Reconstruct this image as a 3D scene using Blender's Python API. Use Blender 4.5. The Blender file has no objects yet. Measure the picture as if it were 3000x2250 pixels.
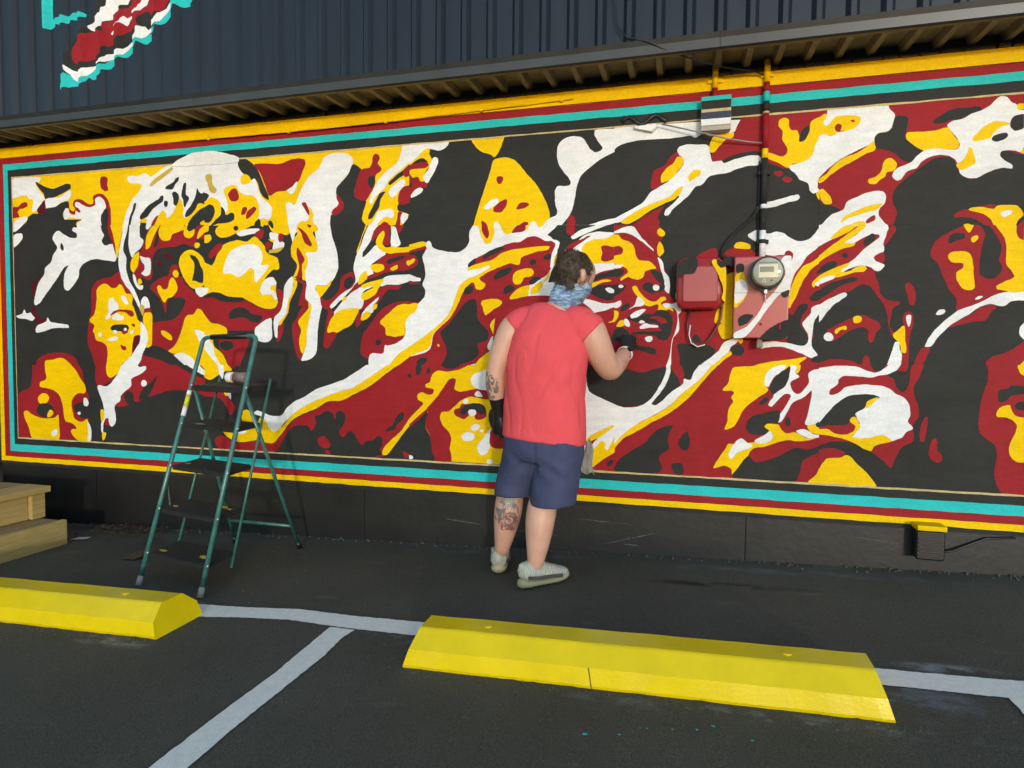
import bpy, bmesh, math, random
from mathutils import Vector, Matrix, noise
random.seed(7)
SC = bpy.context.scene
COL = SC.collection
# ------------------------------------------------------------------ camera
cd = bpy.data.cameras.new('camera')
cam = bpy.data.objects.new('camera', cd); COL.objects.link(cam); SC.camera = cam
cd.sensor_fit = 'HORIZONTAL'; cd.sensor_width = 36.0; cd.lens = 36.0 * 1846.749 / 3000.0
cd.clip_start = 0.05; cd.clip_end = 300
cam.matrix_world = Matrix(((0.965086,-0.021762,0.261027,0.000000),(0.261742,0.042185,-0.964215,-3.736018),(0.009972,0.998873,0.046408,1.200000),(0,0,0,1)))
# ------------------------------------------------------------------ sky, sun, exposure (dark lot after sunset; one low floodlight-like sun)
SUN_EL, SUN_AZ = math.radians(6.5), math.radians(22.0)
w = bpy.data.worlds.new('World'); SC.world = w; w.use_nodes = True
nt = w.node_tree; nt.nodes.clear()
sky = nt.nodes.new('ShaderNodeTexSky'); sky.sky_type = 'NISHITA'; sky.sun_disc = False
sky.sun_elevation = SUN_EL; sky.sun_rotation = math.pi - SUN_AZ
sky.air_density = 1.0; sky.dust_density = 0.2; sky.ozone_density = 1.6
bg = nt.nodes.new('ShaderNodeBackground'); bg.inputs['Strength'].default_value = 0.15
wo = nt.nodes.new('ShaderNodeOutputWorld')
nt.links.new(sky.outputs[0], bg.inputs[0]); nt.links.new(bg.outputs[0], wo.inputs[0])
sd = bpy.data.lights.new('sun', 'SUN'); sd.energy = 0.42; sd.angle = math.radians(2.6); sd.color = (1.0, 0.97, 0.92)
sun = bpy.data.objects.new('sun', sd); COL.objects.link(sun)
ldir = Vector((-math.sin(SUN_AZ)*math.cos(SUN_EL), math.cos(SUN_AZ)*math.cos(SUN_EL), -math.sin(SUN_EL)))
sun.rotation_euler = ldir.to_track_quat('-Z', 'Y').to_euler()
sun.location = (3, -8, 4)
vs = SC.view_settings
SC.display_settings.display_device = 'sRGB'
vs.view_transform = 'Standard'; vs.look = 'None'; vs.exposure = 1.56; vs.gamma = 1.0; vs.use_curve_mapping = False
# ------------------------------------------------------------------ helpers
SL, SX = 0.03601, -1.0
def gz(x): return SL * (max(-9.0, min(9.0, x)) - SX)
def node_mat(name, rgb, rough=0.6, var=0.08, scale=4.0, bump=0.0, bscale=60.0, metal=0.0, rgb2=None, spec=0.5, stretch=(1,1,1), detail=6):
    m = bpy.data.materials.new(name); m.use_nodes = True
    n = m.node_tree.nodes; l = m.node_tree.links
    b = n['Principled BSDF']
    tc = n.new('ShaderNodeTexCoord'); mp = n.new('ShaderNodeMapping'); mp.inputs['Scale'].default_value = stretch
    l.new(tc.outputs['Object'], mp.inputs[0])
    no = n.new('ShaderNodeTexNoise'); no.inputs['Scale'].default_value = scale; no.inputs['Detail'].default_value = detail
    no.inputs['Roughness'].default_value = 0.62
    l.new(mp.outputs[0], no.inputs['Vector'])
    cr = n.new('ShaderNodeValToRGB')
    cr.color_ramp.elements[0].position = 0.3; cr.color_ramp.elements[1].position = 0.7
    lo = rgb2 if rgb2 else tuple(c * (1 - 2*var) for c in rgb)
    cr.color_ramp.elements[0].color = (*lo, 1); cr.color_ramp.elements[1].color = (*rgb, 1)
    l.new(no.outputs['Fac'], cr.inputs[0]); l.new(cr.outputs[0], b.inputs['Base Color'])
    b.inputs['Roughness'].default_value = rough; b.inputs['Metallic'].default_value = metal
    b.inputs['Specular IOR Level'].default_value = spec
    if bump > 0:
        n2 = n.new('ShaderNodeTexNoise'); n2.inputs['Scale'].default_value = bscale; n2.inputs['Detail'].default_value = 4
        l.new(mp.outputs[0], n2.inputs['Vector'])
        bp = n.new('ShaderNodeBump'); bp.inputs['Strength'].default_value = bump; bp.inputs['Distance'].default_value = 0.01
        l.new(n2.outputs['Fac'], bp.inputs['Height']); l.new(bp.outputs[0], b.inputs['Normal'])
    return m
def tag(o, label=None, cat=None, group=None, kind=None):
    if label: o['label'] = label
    if cat: o['category'] = cat
    if group: o['group'] = group
    if kind: o['kind'] = kind
    return o
def link(name, me, mat, parent=None, smooth=False):
    o = bpy.data.objects.new(name, me); COL.objects.link(o)
    if mat is not None:
        for mm in (mat if isinstance(mat, (list, tuple)) else [mat]): me.materials.append(mm)
    if parent is not None: o.parent = parent
    if smooth:
        for pl in me.polygons: pl.use_smooth = True
    return o
def build(name, bm, mat, parent=None, smooth=False, recalc=True):
    if recalc: bmesh.ops.recalc_face_normals(bm, faces=bm.faces)
    me = bpy.data.meshes.new(name); bm.to_mesh(me); bm.free()
    return link(name, me, mat, parent, smooth)
def empty(name, loc=(0, 0, 0)):
    o = bpy.data.objects.new(name, None); COL.objects.link(o); o.location = loc; o.empty_display_size = 0.1
    return o
def box(bm, x0, x1, y0, y1, z0, z1, bev=0.0):
    r = bmesh.ops.create_cube(bm, size=1.0)
    for v in r['verts']:
        v.co = Vector((x0 + (v.co.x+.5)*(x1-x0), y0 + (v.co.y+.5)*(y1-y0), z0 + (v.co.z+.5)*(z1-z0)))
    if bev > 0:
        es = {e for v in r['verts'] for e in v.link_edges}
        bmesh.ops.bevel(bm, geom=list(es), offset=bev, segments=2, affect='EDGES', profile=0.7)
    return r['verts']
def tube(bm, pts, r, n=10, cap=True, flat=1.0):
    pts = [Vector(q) for q in pts]; rings = []
    rr = r if isinstance(r, (list, tuple)) else [r]*len(pts)
    up = None
    for i, q in enumerate(pts):
        t = (pts[min(i+1, len(pts)-1)] - pts[max(i-1, 0)]).normalized()
        if up is None: up = Vector((0, 0, 1)) if abs(t.z) < .9 else Vector((0, 1, 0))
        s = t.cross(up).normalized(); up = s.cross(t).normalized()
        rings.append([bm.verts.new(q + (s*math.cos(a)*flat + up*math.sin(a))*rr[i]) for a in [2*math.pi*k/n for k in range(n)]])
    for a, b in zip(rings, rings[1:]):
        for k in range(n): bm.faces.new((a[k], a[(k+1) % n], b[(k+1) % n], b[k]))
    if cap: bm.faces.new(rings[0][::-1]); bm.faces.new(rings[-1])
def loft(bm, sec, ref=(1, 0, 0), n=18, closed=True, capf=.55):
    ref = Vector(ref); P = [Vector(s[0]) for s in sec]; rings = []
    N = len(P)
    for i in range(N):
        t = (P[min(i+1, N-1)] - P[max(i-1, 0)]).normalized()
        s = (ref - t*ref.dot(t)).normalized(); o = t.cross(s)
        rings.append([bm.verts.new(P[i] + s*math.cos(a)*sec[i][1] + o*math.sin(a)*sec[i][2]) for a in [2*math.pi*k/n for k in range(n)]])
    for a, b in zip(rings, rings[1:]):
        for k in range(n): bm.faces.new((a[k], a[(k+1) % n], b[(k+1) % n], b[k]))
    if closed:
        for rg, i, j in ((rings[0], 0, 1), (rings[-1], N-1, N-2)):
            d = (P[i]-P[j]).normalized()*min(sec[i][1], sec[i][2])*capf
            c = bm.verts.new(P[i] + d)
            for k in range(n): bm.faces.new((rg[k], rg[(k+1) % n], c))
def spl(keys, m=4):
    out = []
    for i in range(len(keys)-1):
        a = keys[max(i-1, 0)]; b = keys[i]; c = keys[i+1]; d = keys[min(i+2, len(keys)-1)]
        fa = lambda k: list(k[0]) + list(k[1:])
        A, B_, C_, D = map(fa, (a, b, c, d))
        for q in range(m):
            t = q/m
            v = [0.5*(2*y + (z-x)*t + (2*x-5*y+4*z-u)*t*t + (3*y-x-3*z+u)*t**3) for x, y, z, u in zip(A, B_, C_, D)]
            out.append((v[:3], max(v[3], .002), max(v[4], .002)))
    k = keys[-1]; out.append((list(k[0]), k[1], k[2]))
    return out
def remeshed(name, bm, voxel, mat, parent, iters=4, fac=0.5, disp=None):
    bmesh.ops.recalc_face_normals(bm, faces=bm.faces)
    me = bpy.data.meshes.new('tmp'); bm.to_mesh(me); bm.free()
    o = bpy.data.objects.new('tmp', me); COL.objects.link(o)
    r = o.modifiers.new('r', 'REMESH'); r.mode = 'VOXEL'; r.voxel_size = voxel; r.adaptivity = 0.0
    s = o.modifiers.new('s', 'SMOOTH'); s.iterations = iters; s.factor = fac
    dg = bpy.context.evaluated_depsgraph_get(); dg.update()
    ev = o.evaluated_get(dg); m2 = bpy.data.meshes.new_from_object(ev); m2.name = name
    bpy.data.objects.remove(o); bpy.data.meshes.remove(me)
    if disp:
        nr = [v.normal.copy() for v in m2.vertices]
        for v, nn in zip(m2.vertices, nr): v.co += nn*disp(v.co, nn)
    m2.materials.clear()
    return link(name, m2, mat, parent, smooth=True)
def smooth_poly(P, sharp, n=4):
    P = [Vector(q) for q in P]; N = len(P); T = []
    for i in range(N):
        if sharp[i]: T.append(Vector((0, 0))); continue
        a, b, c = P[i-1], P[i], P[(i+1) % N]; l1 = (b-a).length; l2 = (c-b).length
        if l1 < 1e-6 or l2 < 1e-6: T.append(Vector((0, 0))); continue
        d = (b-a)/l1*l2 + (c-b)/l2*l1
        if d.length < 1e-6: T.append(Vector((0, 0))); continue
        cs = (b-a).dot(c-b)/(l1*l2)
        T.append(d.normalized()*min(l1, l2)*(1.0 if cs > -.3 else .5))
    out = []
    for i in range(N):
        j = (i+1) % N; L = (P[j]-P[i]).length
        m = 1 if (sharp[i] and sharp[j]) else n
        t0 = T[i] if T[i].length <= L else T[i].normalized()*L
        t1 = T[j] if T[j].length <= L else T[j].normalized()*L
        for k in range(m):
            s = k/m
            out.append((2*s**3-3*s*s+1)*P[i] + (s**3-2*s*s+s)*t0 + (-2*s**3+3*s*s)*P[j] + (s**3-s*s)*t1)
    return out
# ------------------------------------------------------------------ materials
def paint(name, rgb, **k):
    d = dict(rough=0.55, var=0.05, scale=3.0, bump=0.12, bscale=140.0, stretch=(1, 1, 2.2), spec=0.10); d.update(k)
    m = node_mat(name, rgb, **d)
    n = m.node_tree.nodes; l = m.node_tree.links; b = n['Principled BSDF']
    # uneven coats: roller streaks and grain multiplied over the colour
    tc = n.new('ShaderNodeTexCoord'); cur = b.inputs['Base Color'].links[0].from_socket
    for sc, st, lo in ((9, (1, 1, 4), .955), (70, (1, 1, 1.5), .94), (2.2, (1, 1, 1), .93)):
        mp = n.new('ShaderNodeMapping'); mp.inputs['Scale'].default_value = st; l.new(tc.outputs['Object'], mp.inputs[0])
        no = n.new('ShaderNodeTexNoise'); no.inputs['Scale'].default_value = sc; no.inputs['Detail'].default_value = 5; l.new(mp.outputs[0], no.inputs['Vector'])
        r = n.new('ShaderNodeValToRGB'); r.color_ramp.elements[0].position = .35; r.color_ramp.elements[1].position = .65
        r.color_ramp.elements[0].color = (lo, lo, lo, 1); r.color_ramp.elements[1].color = (1.05, 1.05, 1.05, 1); l.new(no.outputs['Fac'], r.inputs[0])
        x = n.new('ShaderNodeMix'); x.data_type = 'RGBA'; x.blend_type = 'MULTIPLY'; x.inputs[0].default_value = 1.0
        l.new(cur, x.inputs[6]); l.new(r.outputs[0], x.inputs[7]); cur = x.outputs[2]
    l.new(cur, b.inputs['Base Color'])
    return m
def soft(m):
    # the same paint thinning out to nothing: overspray along a sprayed edge
    c = m.copy(); c.name = m.name + '_overspray'; n = c.node_tree.nodes; l = c.node_tree.links
    at = n.new('ShaderNodeAttribute'); at.attribute_name = 'cover'
    tr = n.new('ShaderNodeBsdfTransparent'); mx = n.new('ShaderNodeMixShader')
    l.new(at.outputs['Fac'], mx.inputs[0]); l.new(tr.outputs[0], mx.inputs[1]); l.new(n['Principled BSDF'].outputs[0], mx.inputs[2])
    l.new(mx.outputs[0], n['Material Output'].inputs['Surface'])
    return c
PW = paint('white_wall_paint', (.86, .855, .85), scale=9, rgb2=(.76, .755, .765))
PY = paint('yellow_wall_paint', (.93, .585, .0), var=0.04)
PR = paint('red_wall_paint', (.335, .019, .025), var=0.06)
PK = paint('black_wall_paint', (.036, .036, .034), var=0.12)
PD = paint('dark_red_wall_paint', (.11, .010, .020))
PO = paint('ochre_wall_paint', (.60, .42, .07))
PT = paint('teal_wall_paint', (.03, .55, .55), var=0.05)
PC = paint('cream_line_paint', (.68, .54, .26), var=0.15, scale=25)
PN = paint('navy_paint', (.06, .07, .11))
PG = paint('grey_paint', (.42, .38, .33))
PAINT = dict(K=PK, W=PW, Y=PY, R=PR, D=PD, O=PO, T=PT)
SOFT = {k: soft(v) for k, v in PAINT.items()}
KICK = node_mat('black_kick_wall', (.017, .016, .016), rough=.45, var=.3, scale=3, bump=.12, bscale=25, rgb2=(.007, .0068, .0068))
SIDE = node_mat('navy_metal_siding', (.0125, .019, .030), rough=.36, var=.18, scale=2.0, stretch=(6, 1, .6), spec=.38)
SOFF = node_mat('dark_soffit_metal', (.24, .215, .155), rough=.5, var=.25, scale=9, bump=.1)
FLASH = node_mat('grey_flashing', (.034, .036, .038), rough=.34, var=.2, scale=5)
STOPY = node_mat('yellow_stop_paint', (.88, .63, .0), rough=.24, scale=7, bump=.06, bscale=90, rgb2=(.76, .55, .0), spec=.5)
LINE = node_mat('white_line_paint', (.96, .92, .81), rough=.7, scale=40, rgb2=(.83, .795, .70), bump=.4, bscale=180)
GALV = node_mat('galvanised_metal', (.42, .43, .44), rough=.35, metal=.8, var=.1, scale=20)
BLKP = node_mat('black_plastic', (.012, .012, .013), rough=.4, var=.15, scale=20)
BLKR = node_mat('black_rubber_tread', (.020, .019, .018), rough=.7, var=.3, scale=30, bump=.4, bscale=120)
TEALM = node_mat('teal_ladder_paint', (.055, .205, .175), rough=.3, var=.22, scale=18, spec=.6)
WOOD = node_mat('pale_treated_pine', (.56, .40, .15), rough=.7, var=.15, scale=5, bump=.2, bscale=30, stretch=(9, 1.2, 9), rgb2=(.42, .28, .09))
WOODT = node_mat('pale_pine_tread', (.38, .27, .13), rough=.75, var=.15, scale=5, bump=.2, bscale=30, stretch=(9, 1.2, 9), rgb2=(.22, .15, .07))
def asphalt():
    m = bpy.data.materials.new('asphalt'); m.use_nodes = True
    n = m.node_tree.nodes; l = m.node_tree.links; b = n['Principled BSDF']
    tc = n.new('ShaderNodeTexCoord')
    def no(s, d, st=(1, 1, 1)):
        mp = n.new('ShaderNodeMapping'); mp.inputs['Scale'].default_value = st; l.new(tc.outputs['Object'], mp.inputs[0])
        t = n.new('ShaderNodeTexNoise'); t.inputs['Scale'].default_value = s; t.inputs['Detail'].default_value = d
        t.inputs['Roughness'].default_value = .65; l.new(mp.outputs[0], t.inputs['Vector']); return t
    def ramp(src, p0, p1, c0, c1):
        r = n.new('ShaderNodeValToRGB'); r.color_ramp.elements[0].position = p0; r.color_ramp.elements[1].position = p1
        r.color_ramp.elements[0].color = (*c0, 1); r.color_ramp.elements[1].color = (*c1, 1); l.new(src, r.inputs[0]); return r
    def mix(fac, a, bb, mode='MIX'):
        x = n.new('ShaderNodeMix'); x.data_type = 'RGBA'; x.blend_type = mode
        if isinstance(fac, float): x.inputs[0].default_value = fac
        else: l.new(fac, x.inputs[0])
        l.new(a, x.inputs[6]); l.new(bb, x.inputs[7]) if not isinstance(bb, tuple) else setattr(x.inputs[7], 'default_value', (*bb, 1)); return x
    big = ramp(no(.9, 5).outputs['Fac'], .3, .72, (.075, .067, .049), (.114, .103, .078))
    fine = ramp(no(210, 2).outputs['Fac'], .36, .70, (.55, .55, .55), (1.35, 1.35, 1.32))
    x1 = mix(1.0, big.outputs[0], fine.outputs[0], 'MULTIPLY')
    sc = ramp(no(3.2, 8, (.6, 1.8, 1)).outputs['Fac'], .62, .80, (0, 0, 0), (1, 1, 1))
    x2 = mix(sc.outputs[0], x1.outputs[2], (.155, .145, .118))
    sp = n.new('ShaderNodeTexVoronoi'); sp.inputs['Scale'].default_value = 26; l.new(tc.outputs['Object'], sp.inputs['Vector'])
    spr = ramp(sp.outputs['Distance'], .035, .06, (1, 1, 1), (0, 0, 0))
    gate = ramp(no(3.5, 2).outputs['Fac'], .56, .62, (0, 0, 0), (.55, .55, .55))
    g2 = mix(1.0, spr.outputs[0], gate.outputs[0], 'MULTIPLY')
    x3 = mix(g2.outputs[2], x2.outputs[2], (.20, .20, .18))
    cur = x3.outputs[2]
    for (cx, cy, rx, ry, c, lo, hi, sc2) in ((-2.62, -1.92, .36, .13, (.085, .078, .064), .40, .55, 4), (.95, -1.15, .22, .05, (.26, .27, .27), .46, .62, 7), (.30, -1.62, .75, .045, (.20, .20, .20), .47, .64, 9), (.78, -1.38, .30, .12, (.15, .16, .17), .50, .66, 8), (-1.10, -1.30, .30, .10, (.17, .17, .165), .50, .66, 8), (-2.35, -1.62, .34, .05, (.24, .22, .18), .48, .62, 9), (.6, -.16, 1.0, .06, (.14, .14, .135), .46, .64, 6), (-1.2, -.13, 1.1, .06, (.12, .118, .11), .48, .64, 7), (-3.2, -.18, .8, .10, (.10, .09, .07), .42, .6, 6), (.22, -.42, .5, .05, (.018, .018, .017), .42, .55, 5)):
        su = n.new('ShaderNodeVectorMath'); su.operation = 'SUBTRACT'; su.inputs[1].default_value = (cx, cy, gz(cx)); l.new(tc.outputs['Object'], su.inputs[0])
        mu = n.new('ShaderNodeVectorMath'); mu.operation = 'MULTIPLY'; mu.inputs[1].default_value = (1/rx, 1/ry, 0); l.new(su.outputs[0], mu.inputs[0])
        le = n.new('ShaderNodeVectorMath'); le.operation = 'LENGTH'; l.new(mu.outputs[0], le.inputs[0])
        fo = ramp(le.outputs['Value'], .35, 1.0, (1, 1, 1), (0, 0, 0)); nn_ = ramp(no(sc2, 7, (1, 1.6, 1)).outputs['Fac'], lo, hi, (0, 0, 0), (1, 1, 1))
        m1 = mix(1.0, fo.outputs[0], nn_.outputs[0], 'MULTIPLY'); cur = mix(m1.outputs[2], cur, c).outputs[2]
    l.new(cur, b.inputs['Base Color'])
    b.inputs['Roughness'].default_value = .82; b.inputs['Specular IOR Level'].default_value = .35
    bp = n.new('ShaderNodeBump'); bp.inputs['Strength'].default_value = .55; bp.inputs['Distance'].default_value = .006
    l.new(no(160, 3).outputs['Fac'], bp.inputs['Height']); l.new(bp.outputs[0], b.inputs['Normal'])
    return m
ASPH = asphalt()
# ------------------------------------------------------------------ ground and painted lines
bm = bmesh.new()
xs = [-45, -25, -9, -4, 0, 4, 9, 25, 45]; ys = [-45, -20, -6, 0, 6, 30]
gv = [[bm.verts.new((x, y, gz(x))) for y in ys] for x in xs]
for i in range(len(xs)-1):
    for j in range(len(ys)-1): bm.faces.new((gv[i][j], gv[i+1][j], gv[i+1][j+1], gv[i][j+1]))
ground = build('ground', bm, ASPH); tag(ground, kind='structure')
def flat(name, pts, mat, parent, h):
    me = bpy.data.meshes.new(name); me.from_pydata([(x, y, gz(x)+h) for x, y in pts], [], [tuple(range(len(pts)))]); me.update()
    return link(name, me, mat, parent)
def ragged(pts, amp=.0022, step=.018):
    out = []
    for (a, b) in zip(pts, pts[1:] + pts[:1]):
        L = math.hypot(b[0]-a[0], b[1]-a[1]); k = max(1, int(L/step))
        for i in range(k):
            t = i/k; out.append((a[0]+(b[0]-a[0])*t + random.uniform(-amp, amp), a[1]+(b[1]-a[1])*t + random.uniform(-amp, amp)))
    return out
for pts, h in [([(-6.5, -1.1723999999999999), (-2.2983, -1.1924), (-2.052, -1.1812), (-1.7344, -1.1456), (-1.4357, -1.1653), (-1.1529, -1.1643), (0.6738, -1.2002), (0.8608, -1.2032), (1.1704, -1.1965), (3.5, -1.1965), (3.5, -1.3312), (1.0646, -1.3312), (0.6662, -1.3246), (-1.0801, -1.2996), (-1.3642, -1.2934), (-1.4878, -1.2868), (-1.7175, -1.267), (-1.9644, -1.2911), (-2.1594, -1.3238), (-6.5, -1.3038)], 0.004), ([(-1.4849, -1.2971), (-1.4655, -1.7271), (-1.4744, -1.9053), (-1.4781, -2.2839), (-1.4559, -5.5), (-1.3332, -5.5), (-1.3651, -2.2577), (-1.3698, -2.0363), (-1.3585, -1.541), (-1.3738, -1.3722), (-1.3559, -1.3024)], 0.0045), ([(1.0669, -1.3151), (1.0869, -5.5), (1.1769, -5.5), (1.1669, -1.3151)], 0.0045)]:
    flat('painted_line', ragged(pts), LINE, ground, h)
# ------------------------------------------------------------------ building
BLD = empty('painted_building'); tag(BLD, 'low building with a bold mural of faces below navy metal siding', 'building')
XL, XR = -5.2, 4.2
bm = bmesh.new(); box(bm, XL, XR, 0.0, 0.25, 0.30, 2.84); build('wall', bm, PK, BLD)
bm = bmesh.new(); box(bm, XL+.01, XR-.01, .252, 7.0, -.4, 2.83); build('rear_volume', bm, PK, BLD)
bm = bmesh.new(); box(bm, -6.9, 4.4, .202, 7.0, 2.835, 4.58); build('upper_volume', bm, SIDE, BLD)
# plywood kick panels with open joints
edges = [XL, -4.26, -2.02, 0.36, 2.2, XR]
for a, b in zip(edges, edges[1:]):
    bm = bmesh.new(); box(bm, a+.003, b-.003, 0.004, .2, gz(a)-.15, .322, .003); build('kick_panel', bm, KICK, BLD)
for x in edges[1:-1]:
    bm = bmesh.new(); box(bm, x-.006, x+.006, .012, .1, -.25, .32); build('joint_filler', bm, BLKP, BLD)
SCUF = node_mat('pale_scuff', (.13, .13, .125), rough=.8, var=.3, scale=60, rgb2=(.03, .03, .03))
for (xa, za, xb, zb_, t_) in ((-1.46, .150, -1.20, .130, .006), (-1.02, .118, -.70, .100, .005), (-.45, .07, -.10, .175, .006), (-.62, .215, -.25, .205, .003), (.9, .235, 1.15, .215, .003), (-.32, .085, -.22, .083, .005), (-3.6, .24, -3.58, .02, .012)):
    P_ = []; Q_ = []
    for k in range(13):
        t = k/12; wv = t_*math.sin(math.pi*t)*random.uniform(.3, 1.0); x_ = xa+(xb-xa)*t; z_ = za+(zb_-za)*t+random.uniform(-.002, .002)
        if abs(xb-xa) < .1: P_.append((x_-wv, z_)); Q_.append((x_+wv, z_))
        else: P_.append((x_, z_+wv)); Q_.append((x_, z_-wv))
    R_ = P_+Q_[::-1]; me = bpy.data.meshes.new('scuff_mark'); me.from_pydata([(x_, .0028, z_) for x_, z_ in R_], [], [tuple(range(len(R_)))]); me.update(); link('scuff_mark', me, SCUF, BLD)
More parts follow.
